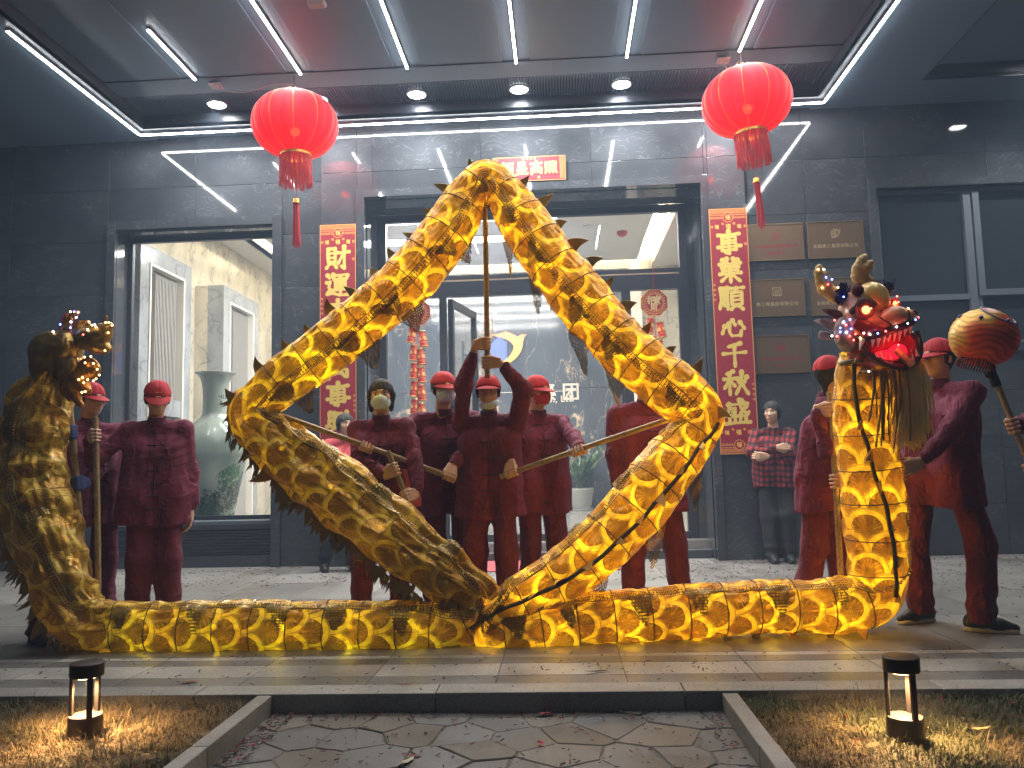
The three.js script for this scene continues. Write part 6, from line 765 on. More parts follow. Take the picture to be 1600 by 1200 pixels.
const scaleTex = (kind) => tex(1024, 1024, (u, v) => {   // printed foil scales: five across, eight rows along; kind picks the channel set
  const X = u * 5, Y = v * 8; let top = null;
  for (let q = 2; q >= -1; q--) { const row = Math.floor(Y) + q, m = ((row % 8) + 8) % 8, off = (m & 1) * 0.5; for (let p = -1; p <= 1; p++) { const cx = Math.floor(X - off + 0.5) + p + off, dx = (X - cx) * 1.02, dy = (Y - row) * 0.58, d = Math.hypot(dx, dy); if (d < 0.60) { if (!top || row < top.row) top = { row, d, dx, dy, id: hash(((Math.round(cx * 2) % 10) + 10) % 10, m, 3) }; } } }
  const cr = fbm(u * 24, v * 24, 24, 24, 3, 8), ray_ = top ? Math.abs(Math.sin(Math.atan2(top.dx, top.dy) * 9 + cr * 5)) : 0, big = fbm(u * 5, v * 8, 5, 8, 3, 44);
  let ring = 0, line = 0; if (top) { ring = sm(0.405, 0.42, top.d); line = Math.max(sm(0.018, 0.006, Math.abs(top.d - 0.412)), sm(0.020, 0.008, Math.abs(top.d - 0.575))) * 0.7; }
  const disc = 1 - ring, crease = sm(0.9, 0.99, ray_) * disc;
  if (kind === 0) { const k = (0.85 + 0.35 * (cr - 0.5)); return [mix(0.95, 0.52 + 0.25 * crease, disc) * k * (1 - 0.75 * line), mix(0.63, 0.26 + 0.2 * crease, disc) * k * (1 - 0.8 * line), mix(0.030, 0.008, disc) * k]; }
  // transmission in r, roughness in g, metalness in b
  const t = mix(0.62, 0.40 + 0.2 * crease, disc) * (1 - 0.8 * line) * (0.8 + 0.4 * big), ro = mix(0.54, 0.42, disc) + 0.2 * (cr - 0.5), me = mix(0.30, 0.50, disc);
  return [t, ro, me];
}, kind === 0);
const foilBump = tex(1024, 1024, (u, v) => { let best = 9, val = 0; const x = u * 22, y = v * 24, xi = Math.floor(x), yi = Math.floor(y); for (let p = -1; p <= 1; p++) for (let q = -1; q <= 1; q++) { const cx = xi + p, cy = yi + q, mx = ((cx % 22) + 22) % 22, my = ((cy % 24) + 24) % 24, dx = cx + hash(mx, my, 1) - x, dy = cy + hash(mx, my, 2) - y, d = Math.hypot(dx, dy); if (d < best) { best = d; val = (hash(mx, my, 3) - 0.5) * dx + (hash(mx, my, 4) - 0.5) * dy; } }
  const hv = v / HOOP, uu = Math.abs((hv % 1) - 0.5) * 2, pull = Math.pow(uu, 2) * (Math.abs(noise(u * 34 + 2 * noise(u * 7, v * 6, 7, 6, 3), Math.floor(hv) + 0.5, 34, 4096, 9) - 0.5) * 2), fold = Math.abs(noise(u * 7 + v * 3, v * 9, 7, 9, 21) - 0.5) * 2; const k = 0.42 + 0.42 * val + 0.30 * (pull - 0.3) * uu + 0.30 * (0.6 - fold); return [k, k, k]; }, false);
const foilMap = scaleTex(0), foilORM = scaleTex(1);
const foil = phys('gold foil cloth', [1, 1, 1], 1, 1, { map: foilMap, roughnessMap: foilORM, metalnessMap: foilORM, transmissionMap: foilORM, transmission: 1, thickness: 0, ior: 1.45, bumpMap: foilBump, bumpScale: 0.026, side: THREE.DoubleSide, clearcoat: 0.3, clearcoatRoughness: 0.15 });
const darkFoil = std('dark gold foil', [0.36, 0.215, 0.055], 0.42, 0.5, { side: THREE.DoubleSide }), paleFoil = std('pale gold foil', [0.62, 0.42, 0.12], 0.28, 0.9, { side: THREE.DoubleSide });
const seamMat = std('dark hoop seam', [0.10, 0.065, 0.018], 0.6, 0.2), cordMat = std('dark olive spine cord', [0.085, 0.062, 0.020], 0.55, 0.3);
{ const pos = [], uv = [], idx = [], K = 88; for (let i = 0; i <= DN; i++) { const R = rings[i]; for (let j = 0; j <= K; j++) { const th = j / K * Math.PI * 2, p = surf(R, R.s, j === K ? 0 : th); pos.push(p.x, p.y, p.z); uv.push(j / K, R.s / 1.0); } } for (let i = 0; i < DN; i++) for (let j = 0; j < K; j++) { const a = i * (K + 1) + j, b = a + K + 1; idx.push(a, a + 1, b, a + 1, b + 1, b); }
  const g = new THREE.BufferGeometry(); g.setAttribute('position', new THREE.Float32BufferAttribute(pos, 3)); g.setAttribute('uv', new THREE.Float32BufferAttribute(uv, 2)); g.setIndex(idx); g.computeVertexNormals(); part(dragon, 'body_cloth', g, foil); }
// hoops sewn into the cloth
for (let k = 1; k * HOOP < rings.total; k++) { const s = k * HOOP, R = ringAt(s); if (R.lit < 0.15 && k % 2) continue; const pts = []; for (let j = 0; j < 40; j++) pts.push(surf(R, R.s, j / 40 * 6.2832, 0.002)); part(dragon, 'hoop', tube(pts, R.lit > 0.5 ? 0.0034 : 0.0025, 60, 5, true), R.lit > 0.5 ? seamMat : darkFoil); }
// spine cord and its fins
{ const pts = []; const runs = [[], []]; for (let i = 6; i < DN; i += 4) { const R = rings[i], d = R.T; if (R.s > rings.total * 0.5 && d.y < -0.25 && d.x < -0.2) runs[0].push(surf(R, R.s, R.sp, 0.008)); if (R.s > rings.total * 0.8 && d.y > 0.7) runs[1].push(surf(R, R.s, R.sp, 0.008)); } for (const q of runs) part(dragon, 'spine_cord', tube(q, 0.012, q.length * 2, 7), cordMat); void pts;
  const finShape = (w, h, lean) => { const s = new THREE.Shape(); s.moveTo(-w * 0.5, 0); s.quadraticCurveTo(-w * 0.35, h * 0.55, lean * w * 0.7, h); s.quadraticCurveTo(w * 0.30, h * 0.45, w * 0.5, 0); s.lineTo(-w * 0.5, 0); const g = new THREE.ExtrudeGeometry(s, { depth: 0.003, bevelEnabled: true, bevelThickness: 0.002, bevelSize: 0.002, bevelSegments: 1, curveSegments: 8 }); const p = g.attributes.position; for (let i = 0; i < p.count; i++) { const t = p.getY(i) / h; p.setZ(i, p.getZ(i) + 0.05 * h * Math.sin(t * 3) + 0.25 * Math.abs(p.getX(i)) * (1 - t)); } g.computeVertexNormals(); return g; };
  const kinds = [finShape(0.085, 0.075, 0.5), finShape(0.10, 0.115, 0.7), finShape(0.075, 0.10, -0.4)];
  for (let s = 0.9; s < rings.total - 0.35; s += 0.165 + 0.05 * hash(Math.round(s * 50), 1, 8)) { const R = ringAt(s), i = Math.round(s * 37), out = R.N.clone().multiplyScalar(Math.cos(R.sp)).addScaledVector(R.B, Math.sin(R.sp)), o = out.clone(), jit = (hash(i, 2, 5) - 0.5) * 0.9; o.addScaledVector(R.T.clone().cross(out), jit).normalize(); const side = R.T.clone().addScaledVector(o, -R.T.dot(o)).normalize(), z = side.clone().cross(o), m = new THREE.Matrix4().makeBasis(side, o, z).setPosition(surf(R, R.s, R.sp, 0.004)); const sc = (R.T.x > 0.3 && R.T.y > 0.3 ? 0.42 : 0.55) + 0.45 * hash(i, 3, 5); part(dragon, 'spine_fin', kinds[i % 3].clone().scale(sc, sc, sc).applyMatrix4(m), hash(i, 4, 5) > 0.65 ? paleFoil : darkFoil); } }
// ragged fringe of foil strips under the slack left arm and tail
{ const l = []; for (let i = 0; i < DN; i++) { const R = rings[i]; if (R.lit > 0.45 || i < 20 || i % 2) continue; for (let q = 0; q < 2; q++) { const h = (k) => hash(i * 2 + q, k, 91), a = surf(R, R.s, R.sp + (h(1) - 0.5) * 0.35, 0.0), out = R.N.clone().multiplyScalar(Math.cos(R.sp)).addScaledVector(R.B, Math.sin(R.sp)), L = 0.045 + 0.085 * h(2), w = 0.012 + 0.014 * h(3), d = out.multiplyScalar(0.7).add(V(0, -0.8, 0.1)).addScaledVector(R.T, (h(4) - 0.5) * 0.9).normalize(), sd = R.T; const g = new THREE.BufferGeometry(), m1 = a.clone().addScaledVector(d, L * 0.5).addScaledVector(R.N, 0.012 * (h(5) - 0.3)), e = a.clone().addScaledVector(d, L).addScaledVector(R.N, 0.03 * (h(6) - 0.5)); g.setAttribute('position', new THREE.Float32BufferAttribute([...a.clone().addScaledVector(sd, -w).toArray(), ...a.clone().addScaledVector(sd, w).toArray(), ...m1.clone().addScaledVector(sd, w * 0.7).toArray(), ...m1.clone().addScaledVector(sd, -w * 0.7).toArray(), ...e.toArray()], 3)); g.setIndex([0, 1, 2, 0, 2, 3, 3, 2, 4]); g.computeVertexNormals(); l.push(g); } } stuff(part(dragon, 'foil_fringe', l, darkFoil)); }
// sequinned trims and the net flags that hang from them
const netAlpha = tex(128, 128, (u, v) => { const a = Math.abs((u * 8) % 1 - 0.5), b = Math.abs((v * 8) % 1 - 0.5), k = a > 0.22 || b > 0.22 ? 1 : 0; return [k, k, k]; }, false);
const netM = std('gold sequin net', [0.24, 0.165, 0.045], 0.32, 0.55, { alphaMap: netAlpha, alphaTest: 0.5, side: THREE.DoubleSide });
const sequinMap = tex(256, 64, (u, v) => { const a = (u * 16) % 1 - 0.5, b = (v * 3) % 1 - 0.5, d = Math.hypot(a, b), k = sm(0.36, 0.30, d); return [mix(0.11, 0.85, k), mix(0.075, 0.62, k), mix(0.016, 0.22, k)]; });
const ladderAlpha = tex(256, 64, (u, v) => { const a = Math.abs((u * 8) % 1 - 0.5), k = a > 0.30 || v < 0.16 || v > 0.84 ? 1 : 0; return [k, k, k]; }, false);
const sequinM = std('sequin braid', [1, 1, 1], 0.3, 0.45, { map: sequinMap, alphaMap: ladderAlpha, alphaTest: 0.5, side: THREE.DoubleSide });
{ const pos = [], uv = [], idx = []; let n = 0; for (let i = 12; i < DN; i += 2) { const R = rings[i]; for (let j = 0; j <= 3; j++) { const w = (j / 3 - 0.5) * 0.05, p = surf(R, R.s, R.tr + w / R.r, 0.006 + (j % 3 ? 0.005 : 0)); pos.push(p.x, p.y, p.z); uv.push(R.s / 0.16, j / 3); } if (n) for (let j = 0; j < 3; j++) { const a = (n - 1) * 4 + j, b = n * 4 + j; idx.push(a, a + 1, b, a + 1, b + 1, b); } n++; } const g = new THREE.BufferGeometry(); g.setAttribute('position', new THREE.Float32BufferAttribute(pos, 3)); g.setAttribute('uv', new THREE.Float32BufferAttribute(uv, 2)); g.setIndex(idx); g.computeVertexNormals(); part(dragon, 'sequin_braid', g, sequinM); }
function netFlag(s0, w, fn, rows = 8, cols = 8) {   // fn(s, t) -> point, t from 0 at the trim to 1 at the tip
  const pos = [], uv = [], idx = []; for (let r = 0; r <= rows; r++) for (let c = 0; c <= cols; c++) { const t = r / rows, x = (c / cols - 0.5) * (1 - 0.86 * t) + 0.12 * t, p = fn(s0 + x * w, t); pos.push(p.x, p.y, p.z); uv.push((x * w) / 0.13, t * 1.3); } for (let r = 0; r < rows; r++) for (let c = 0; c < cols; c++) { const a = r * (cols + 1) + c, b = a + cols + 1; idx.push(a, b, a + 1, a + 1, b, b + 1); } const g = new THREE.BufferGeometry(); g.setAttribute('position', new THREE.Float32BufferAttribute(pos, 3)); g.setAttribute('uv', new THREE.Float32BufferAttribute(uv, 2)); g.setIndex(idx); g.computeVertexNormals(); return g; }
for (let k = 2, q = 0; (k + 0.5) * HOOP < rings.total; k += 1.5 + 1.1 * hash(q, 9, 6), q++) {
  const s0 = (k + 0.5 + 0.3 * (hash(q, 1, 6) - 0.5)) * HOOP, R0 = ringAt(s0), ground = Math.abs(R0.T.x) > 0.93, w = 0.135 + 0.06 * hash(q, 2, 6), sgn = R0.tr > R0.sp ? 1 : -1;
  if (ground) { part(dragon, 'net_flag', netFlag(s0, w, (s, t) => { const R = ringAt(s); return surf(R, s, R.tr + t * (0.95 + 0.3 * hash(q, 3, 6)) * (R.tr < 0 ? 1 : -1), 0.009 + 0.008 * Math.sin(t * 5)); }), netM); continue; }
  part(dragon, 'net_flag', netFlag(s0, w, (s, t) => { const R = ringAt(s); return surf(R, s, R.tr + t * 0.8 * sgn, 0.010 + 0.012 * Math.sin(t * 4)); }), netM);
  const edge = Math.abs(R0.T.y) > 0.9 ? null : R0.B.y < 0 ? 1.45 : -1.45; if (edge !== null) { const L = 0.13 + 0.09 * hash(q, 5, 6); part(dragon, 'net_flag', netFlag(s0 + 0.1, w, (s, t) => { const R = ringAt(s); return surf(R, s, edge, 0.004).addScaledVector(UP, -t * L).addScaledVector(R0.N, 0.02 * Math.sin(t * 5 + q)).addScaledVector(R0.T, 0.02 * t); }), netM); }
}
// the light string inside
const bulbA = glow('amber bulb', [1.0, 0.60, 0.14], 5), bulbY = glow('yellow bulb', [0.92, 0.80, 0.10], 5);
{ const wirePts = []; for (let i = 40; i < DN; i += 8) wirePts.push(rings[i].c.clone().addScaledVector(rings[i].B, -0.02)); part(dragon, 'light_wire', tube(wirePts, 0.004, wirePts.length * 2, 5), wire);
  let q = 0; for (let s = 1.2; s < rings.total - 0.15; s += 0.40, q++) { const R = ringAt(s); if (R.lit < 0.28) continue; const left = R.s < rings.total * 0.42, c = R.c; part(dragon, 'bulb', ball(c, 0.016, 1, 1, 1, 10, 8), left ? bulbY : bulbA); pointLight('dragon_light', left ? col(0.90, 1.0, 0.14) : col(1.0, 0.88, 0.27), DRAGON_LIGHT * R.lit * R.lit * (left ? 0.95 : 1), c, 0.02); } }
// ---------------------------------------------------------------- dragon head, sculpted round its own centre
const HD = onz(1362, 512, 3.92), HS = (CAM.z - 3.92) / FPX;   // one unit = one pixel of the photograph at that depth
const H = (x, y, z = 0) => HD.clone().addScaledVector(cr, x * HS).addScaledVector(cu, y * HS).addScaledVector(cf, -z * HS);
const hp_ = (px, py, z = 0) => H(px - 1362, 512 - py, z);
const hb = (px, py, z, a, b, c, rot) => { const q = new THREE.Quaternion().setFromRotationMatrix(new THREE.Matrix4().makeBasis(cr, cu, cf.clone().negate())); if (rot) q.multiply(new THREE.Quaternion().setFromEuler(new THREE.Euler(...rot))); return ell(hp_(px, py, z), a * HS, b * HS, c * HS, q); };
const hc_ = (p, q, a, b = a) => cap(hp_(...p), hp_(...q), a * HS, b * HS);
const headGold = phys('glossy gold forehead paint', [0.66, 0.44, 0.13], 0.35, 0.15, { clearcoat: 0.4, clearcoatRoughness: 0.2 }), headPink = phys('pinkish orange painted nose', [0.66, 0.27, 0.14], 0.42, 0, { clearcoat: 0.3, clearcoatRoughness: 0.3 });
const headTan = phys('painted orange gold papier mache', [0.60, 0.24, 0.13], 0.5, 0, { clearcoat: 0.35, clearcoatRoughness: 0.3 }), headRed = phys('glossy red lacquer', [0.32, 0.015, 0.02], 0.35, 0, { clearcoat: 0.4, clearcoatRoughness: 0.2 }), lipDark = std('dark maroon lip roll', [0.055, 0.012, 0.014], 0.4), hornM = std('ochre horn wrap', [0.58, 0.40, 0.17], 0.6), pom = std('dark red pompom', [0.10, 0.008, 0.014], 0.95), blueFur = std('blue tufts', [0.025, 0.022, 0.15], 0.8), toothM = std('white tooth', [0.70, 0.67, 0.60], 0.4), finGrey = phys('silvery ear fin', [0.36, 0.30, 0.32], 0.4, 0, { side: THREE.DoubleSide, sheen: 0.3 }), finGold = std('brown gold jaw frill', [0.27, 0.13, 0.035], 0.45, 0.3, { side: THREE.DoubleSide });
const hg = (prims, cell, k, opt = {}) => sdfMesh(prims, cell * HS, { k: k * HS, ...opt });
const headG = new THREE.Group(); headG.name = 'head'; dragon.add(headG); headG.userData.label = 'dragon head with glowing red eyes, gold horns and open red mouth';
{ const noiseBump = (x, y, z) => 0.0022 * (noise3(x * 70, y * 70, z * 70, 4) - 0.5);
  part(headG, 'skull', hg([hb(1346, 484, -2, 32, 32, 36), hb(1350, 508, 22, 26, 20, 24), hb(1331, 494, 24, 17, 16, 15), hb(1385, 484, 14, 13, 13, 13), hb(1335, 512, 2, 22, 24, 26), hc_([1330, 516, 30], [1402, 500, 34], 8), hb(1366, 508, 34, 24, 12, 18)], 2.0, 3.2, { disp: noiseBump }), headTan);
  part(headG, 'forehead', hg([hb(1356, 466, 14, 24, 23, 25), hb(1362, 476, 26, 15, 14, 17)], 2.0, 3, { disp: noiseBump }), headGold);
  part(headG, 'nose', hg([hb(1379, 500, 40, 21, 18, 20), hb(1362, 505, 42, 11, 9, 10), hb(1399, 498, 36, 11, 12, 13), hb(1407, 503, 32, 7, 7, 9)], 1.8, 2.6, { disp: noiseBump }), headPink);
  part(headG, 'cheek_flame', hg([hc_([1326, 504, 36], [1338, 514, 42], 5, 7), hc_([1338, 514, 42], [1356, 517, 48], 6, 3), hc_([1322, 512, 34], [1334, 524, 40], 5, 5)], 1.5, 2), headRed);
  part(headG, 'nose_line', [tube([hp_(1352, 498, 44), hp_(1358, 505, 53), hp_(1366, 512, 56), hp_(1372, 520, 56)], 1.2 * HS, 16, 6), tube([hp_(1394, 484, 46), hp_(1393, 497, 56), hp_(1396, 509, 54)], 1.2 * HS, 16, 6)], lipDark);
  part(headG, 'brow', [hg([hc_([1318, 490, 34], [1330, 477, 42], 5, 6), hc_([1330, 477, 42], [1346, 481, 42], 6, 4), hc_([1377, 476, 24], [1392, 474, 22], 4, 3)], 1.6, 2)], std('dark brow fur', [0.05, 0.02, 0.03], 0.8));
  // upper lip roll, lower jaw, tongue
  const lip = [[1326, 530, 22], [1340, 529, 36], [1362, 522, 48], [1384, 513, 54], [1402, 505, 48], [1412, 500, 34], [1416, 496, 20]];
  part(headG, 'upper_lip', tube(lip.map((p) => hp_(...p)), 5.6 * HS, 60, 10), lipDark);
  part(headG, 'palate', hg([hb(1372, 528, 18, 38, 18, 24, [0, 0, 0.22]), hb(1345, 538, 12, 16, 14, 18)], 2.2, 4), headRed);
  const jaw = hg([hb(1378, 560, 22, 40, 18, 30, [0, 0, 0.12]), hb(1355, 556, 10, 24, 20, 26), hb(1402, 545, 26, 19, 28, 22, [0, 0, -0.2]), hb(1340, 545, 2, 16, 22, 20)], 2.0, 4, { sub: [hb(1372, 543, 40, 33, 20, 26, [0, 0, 0.15])], ks: 0.01 }); part(headG, 'lower_jaw', jaw, headRed);
  const lowLip = [[1334, 538, 26], [1342, 556, 40], [1356, 567, 50], [1378, 574, 54], [1398, 570, 50], [1414, 556, 42], [1419, 538, 34], [1416, 520, 30]];
  part(headG, 'lower_lip', tube(lowLip.map((p) => hp_(...p)), 5.0 * HS, 70, 10), lipDark); { const l = []; for (let i = 0; i < 44; i++) { const c = new THREE.CatmullRomCurve3(lowLip.map((p) => hp_(p[0], p[1] + 1.5, p[2] + 4))).getPoint(i / 43); l.push(ball(c, 1.7 * HS, 1, 1, 1, 8, 6)); } stuff(part(headG, 'lip_beads', l, lipDark)); }
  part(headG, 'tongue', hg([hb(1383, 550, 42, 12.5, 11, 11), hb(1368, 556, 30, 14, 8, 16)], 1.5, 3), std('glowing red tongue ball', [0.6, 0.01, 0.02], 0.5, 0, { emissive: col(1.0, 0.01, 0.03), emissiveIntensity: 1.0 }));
  pointLight('mouth_light', col(1.0, 0.08, 0.06), 0.035, hp_(1372, 542, 66), 0.02);
  part(headG, 'mouth_bulb', ball(hp_(1372, 542, 66), 1.6 * HS, 1, 1, 1, 8, 6), glow('red mouth bulb', [1, 0.05, 0.05], 6));
  const tooth = (a, b, r) => part(headG, 'tooth', rod(hp_(...a), hp_(...b), r * HS, 0.4 * HS, 8), toothM);
  tooth([1332, 532, 36], [1324, 549, 44], 4.4); [[1344, 536], [1352, 534], [1360, 531], [1368, 528], [1376, 526], [1384, 523], [1392, 520], [1400, 517]].forEach(([x, y], i) => tooth([x, y - 3, 46], [x - 2, y + 8 + (i % 3) * 2, 47], 3.0));
  [[1350, 564], [1357, 568], [1364, 571], [1371, 572], [1394, 569], [1402, 565], [1409, 558]].forEach(([x, y], i) => tooth([x, y, 48], [x - 3, y - 13 - (i % 2) * 5, 48], 3.2));
  // eyes with their glowing pupils
  for (const [px, py, z, r] of [[1333, 489, 40, 11.5], [1386, 477, 22, 6.5]]) { const e = part(headG, 'eye', ball(hp_(px, py, z), r * HS, 1, 1, 0.8, 24, 16), std('pink eye ring', [0.46, 0.10, 0.07], 0.35)); part(e, 'pupil', ball(hp_(px - 0.5, py, z + r * 0.62), r * 0.56 * HS, 1, 1, 0.7, 16, 10), glow('red glowing eye', [1.0, 0.12, 0.04], 5)); part(e, 'eyelid', new THREE.TorusGeometry(r * 1.04 * HS, 2.0 * HS, 8, 28).applyQuaternion(camera.quaternion).translate(...hp_(px, py, z + 2).toArray()), headRed); pointLight('eye_light', col(1.0, 0.16, 0.05), r > 8 ? 0.014 : 0.006, hp_(px + 1, py - 1, z + r * 1.9), 0.012); part(headG, 'eye_bulb', ball(hp_(px + 1, py - 1, z + r * 1.9), 1.0 * HS, 1, 1, 1, 6, 5), glow('red eye bulb', [1, 0.3, 0.1], 8)); }
  // horns: a curved stem with two tines
  const hornP = (list) => { const P = []; for (let i = 0; i + 1 < list.length; i++) P.push(hc_(list[i].slice(0, 3), list[i + 1].slice(0, 3), list[i][3], list[i + 1][3])); return P; };
  const rib = (x, y, z) => 0.0016 * Math.sin(140 * (x * 0.9 + y * 1.6) + 3 * noise3(x * 30, y * 30, z * 30));
  part(headG, 'horn', hg([...hornP([[1318, 468, -6, 11], [1304, 460, -4, 10.5], [1290, 452, 0, 9.5], [1283, 440, 4, 8], [1279, 428, 6, 6.5], [1278, 421, 8, 5.5]]), ...hornP([[1290, 452, 0, 8], [1290, 440, 8, 6], [1286, 432, 12, 4.5]])], 1.7, 2.2, { disp: rib }), hornM);
  part(headG, 'horn', hg([...hornP([[1368, 452, -12, 10], [1358, 440, -10, 9.5], [1345, 432, -8, 9], [1343, 420, -6, 7.5], [1348, 408, -4, 6], [1353, 402, -4, 4.8]]), ...hornP([[1345, 432, -8, 8], [1354, 420, 0, 6], [1360, 412, 2, 4.5]])], 1.7, 2.2, { disp: rib }), hornM);
  for (const [px, py, z, r] of [[1332, 457, 20, 9], [1359, 447, 14, 8]]) part(headG, 'pompom', hg([hb(px, py, z, r, r, r)], 1.3, 2, { disp: (x, y, z2) => 0.006 * (noise3(x * 260, y * 260, z2 * 260, 2) - 0.5) }), pom);
  const tuft = []; for (let i = 0; i < 260; i++) { const a = hash(i, 1, 44), [bx0, by0, bz0] = a < 0.4 ? [1310 + 14 * hash(i, 2, 4), 478 - 24 * hash(i, 3, 4), 0] : a < 0.8 ? [1330 + 70 * hash(i, 2, 4), 462 - 8 * hash(i, 3, 4) + (hash(i, 2, 4) > 0.6 ? -4 : 0), -8] : [1374 + 12 * hash(i, 2, 4), 458 + 6 * hash(i, 3, 4), 8], l = 5 + 8 * hash(i, 5, 4), d = (hash(i, 6, 4) - 0.5) * 12; tuft.push(tube([hp_(bx0, by0, bz0), hp_(bx0 + d * 0.5 - 2, by0 - l * 0.6, bz0 + 6), hp_(bx0 + d - 4, by0 - l, bz0 + 8)], 1.0 * HS, 4, 4)); } stuff(part(headG, 'blue_tufts', tuft, blueFur));
  // ear fins behind the cheek, whisker and frill
  const leafFin = (pts, m, nm, d = 1.4) => { const s = new THREE.Shape(); s.moveTo(pts[0][0] - 1362, 512 - pts[0][1]); for (let i = 1; i < pts.length; i += 2) { const a = pts[i], b = pts[(i + 1) % pts.length]; s.quadraticCurveTo(a[0] - 1362, 512 - a[1], b[0] - 1362, 512 - b[1]); } const g = new THREE.ExtrudeGeometry(s, { depth: d, bevelEnabled: true, bevelSize: 0.6, bevelThickness: 0.6, bevelSegments: 1, curveSegments: 8 }), p = g.attributes.position; for (let i = 0; i < p.count; i++) { const x = p.getX(i), y = p.getY(i); const q = H(x, y, p.getZ(i) + (pts.z || 0) - 0.25 * Math.abs(x + 40) + 3 * Math.sin(y * 0.35)); p.setXYZ(i, q.x, q.y, q.z); } g.computeVertexNormals(); part(headG, nm, g, m); };
  const F = (z, ...pts) => Object.assign(pts, { z });
  leafFin(F(8, [1312, 500], [1296, 496], [1285, 484], [1302, 482], [1311, 488], [1316, 494]), std('dusky red ear fin', [0.17, 0.06, 0.07], 0.6), 'ear_fin'); leafFin(F(10, [1306, 520], [1288, 512], [1274, 501], [1292, 493], [1304, 504], [1312, 510]), finGrey, 'ear_fin'); leafFin(F(10, [1312, 534], [1296, 530], [1280, 529], [1278, 516], [1292, 519], [1306, 522]), finGrey, 'ear_fin');
  part(headG, 'ear_tip', tube([hp_(1280, 527, 12), hp_(1277, 521, 13), hp_(1281, 518, 14)], 1.5 * HS, 10, 6), finGrey); part(headG, 'cheek_ruff', hg([hb(1314, 520, 14, 16, 24, 14), hb(1322, 535, 10, 14, 16, 14)], 2, 3, { disp: (x, y, z) => 0.008 * (noise3(x * 120, y * 120, z * 120, 6) - 0.5) }), finGrey);
  leafFin(F(24, [1374, 470], [1380, 460], [1392, 455], [1388, 462], [1382, 466], [1380, 470]), finGrey, 'crest_fin'); part(headG, 'nostril', [tube([hp_(1404, 501, 40), hp_(1412, 494, 38), hp_(1410, 489, 36), hp_(1405, 491, 38)], 1.9 * HS, 14, 6)], lipDark);
  for (const [a, b, c] of [[1332, 552, 1320], [1342, 570, 1326], [1356, 580, 1344], [1372, 584, 1366], [1392, 582, 1392], [1408, 572, 1420], [1416, 560, 1432]]) leafFin(F(34, [a, b], [(a + c) / 2 - 4, b + 4], [c, b + 14], [(a + c) / 2 + 6, b + 10], [a + 14, b + 2], [a + 6, b - 2]), finGold, 'jaw_frill');
  part(headG, 'neck_collar', [new THREE.TorusGeometry(27 * HS, 4 * HS, 8, 36).rotateX(Math.PI / 2).translate(...hp_(1345, 566, 0).toArray())], seamMat);
  { const mouthStick = [hp_(1376, 548, 50), hp_(1395, 572, 62)]; part(headG, 'mouth_stick', [rod(mouthStick[0], mouthStick[1], 5.2 * HS, 5.6 * HS, 14), rod(mouthStick[1], mouthStick[1].clone().add(dirOf(mouthStick[0], mouthStick[1]).multiplyScalar(0.002)), 4.6 * HS, 4.6 * HS, 14)], bambooM); }
  // beard of long foil strips
  const beardA = std('olive beard strip', [0.17, 0.125, 0.022], 0.6, 0, { side: THREE.DoubleSide }), beardB = std('pale gold beard hair', [0.85, 0.66, 0.28], 0.6);
  for (let i = 0; i < 18; i++) { const x = mix(1336, 1392, hash(i, 1, 21)), y0 = 575 + 5 * hash(i, 2, 21), L = mix(70, 118, hash(i, 3, 21)), w = mix(0.9, 1.7, hash(i, 4, 21)), z = mix(40, 54, hash(i, 5, 21)), d = (hash(i, 6, 21) - 0.5) * 16; part(headG, 'beard_strip', new THREE.TubeGeometry(new THREE.CatmullRomCurve3([hp_(x, y0, z), hp_(x + d * 0.2, y0 + L * 0.35, z + 6), hp_(x + d * 0.7, y0 + L * 0.7, z + 2), hp_(x + d, y0 + L, z - 2)]), 14, w * HS, 5).scale(1, 1, 1), beardA); }
  const hair = []; for (let i = 0; i < 620; i++) { const u = hash(i, 1, 31), x = mix(1384, 1416, Math.pow(u, 0.8)), y0 = 572 + 10 * hash(i, 2, 31) - 18 * (x - 1388) / 40, L = mix(45, 125, Math.pow(hash(i, 3, 31), 0.7)), z = mix(26, 50, hash(i, 5, 31)), d = (hash(i, 6, 31) - 0.35) * 34; hair.push(tube([hp_(x, y0, z), hp_(x + d * 0.45, y0 + L * 0.4, z + 4), hp_(x + d, y0 + L, z - 2)], mix(0.5, 0.95, hash(i, 7, 31)) * HS, 6, 4)); } stuff(part(headG, 'beard_hair', hair, beardB));
  // coloured fairy lights
  const ledC = [glow('blue fairy light', [0.12, 0.22, 1.0], 9), glow('white fairy light', [0.9, 0.95, 1.0], 9), glow('red fairy light', [1.0, 0.08, 0.06], 8), glow('amber fairy light', [1.0, 0.62, 0.2], 8)];
  [[1274, 424, 14, 3], [1283, 424, 14, 1], [1284, 437, 20, 0], [1293, 440, 20, 0], [1281, 452, 12, 3], [1289, 447, 14, 2], [1306, 451, 10, 3], [1313, 466, 14, 0], [1346, 447, 12, 3], [1352, 451, 14, 0], [1386, 467, 32, 2], [1297, 502, 20, 2], [1308, 505, 26, 1], [1316, 502, 30, 0], [1304, 514, 24, 0], [1311, 510, 28, 2], [1317, 516, 32, 0], [1303, 520, 26, 0], [1311, 521, 30, 1], [1299, 527, 24, 2], [1315, 527, 32, 2], [1322, 524, 36, 2], [1320, 533, 34, 2], [1331, 523, 44, 1], [1339, 525, 46, 1], [1348, 524, 52, 0], [1358, 521, 56, 2], [1372, 515, 60, 1], [1389, 510, 58, 1], [1403, 504, 54, 0], [1412, 500, 44, 2], [1394, 487, 50, 3], [1340, 580, 40, 1], [1292, 526, 22, 1], [1327, 530, 40, 3]].forEach(([x, y, z, c]) => part(headG, 'fairy_light', ball(hp_(x, y, z), 1.45 * HS, 1, 1, 1, 8, 6), ledC[c]));
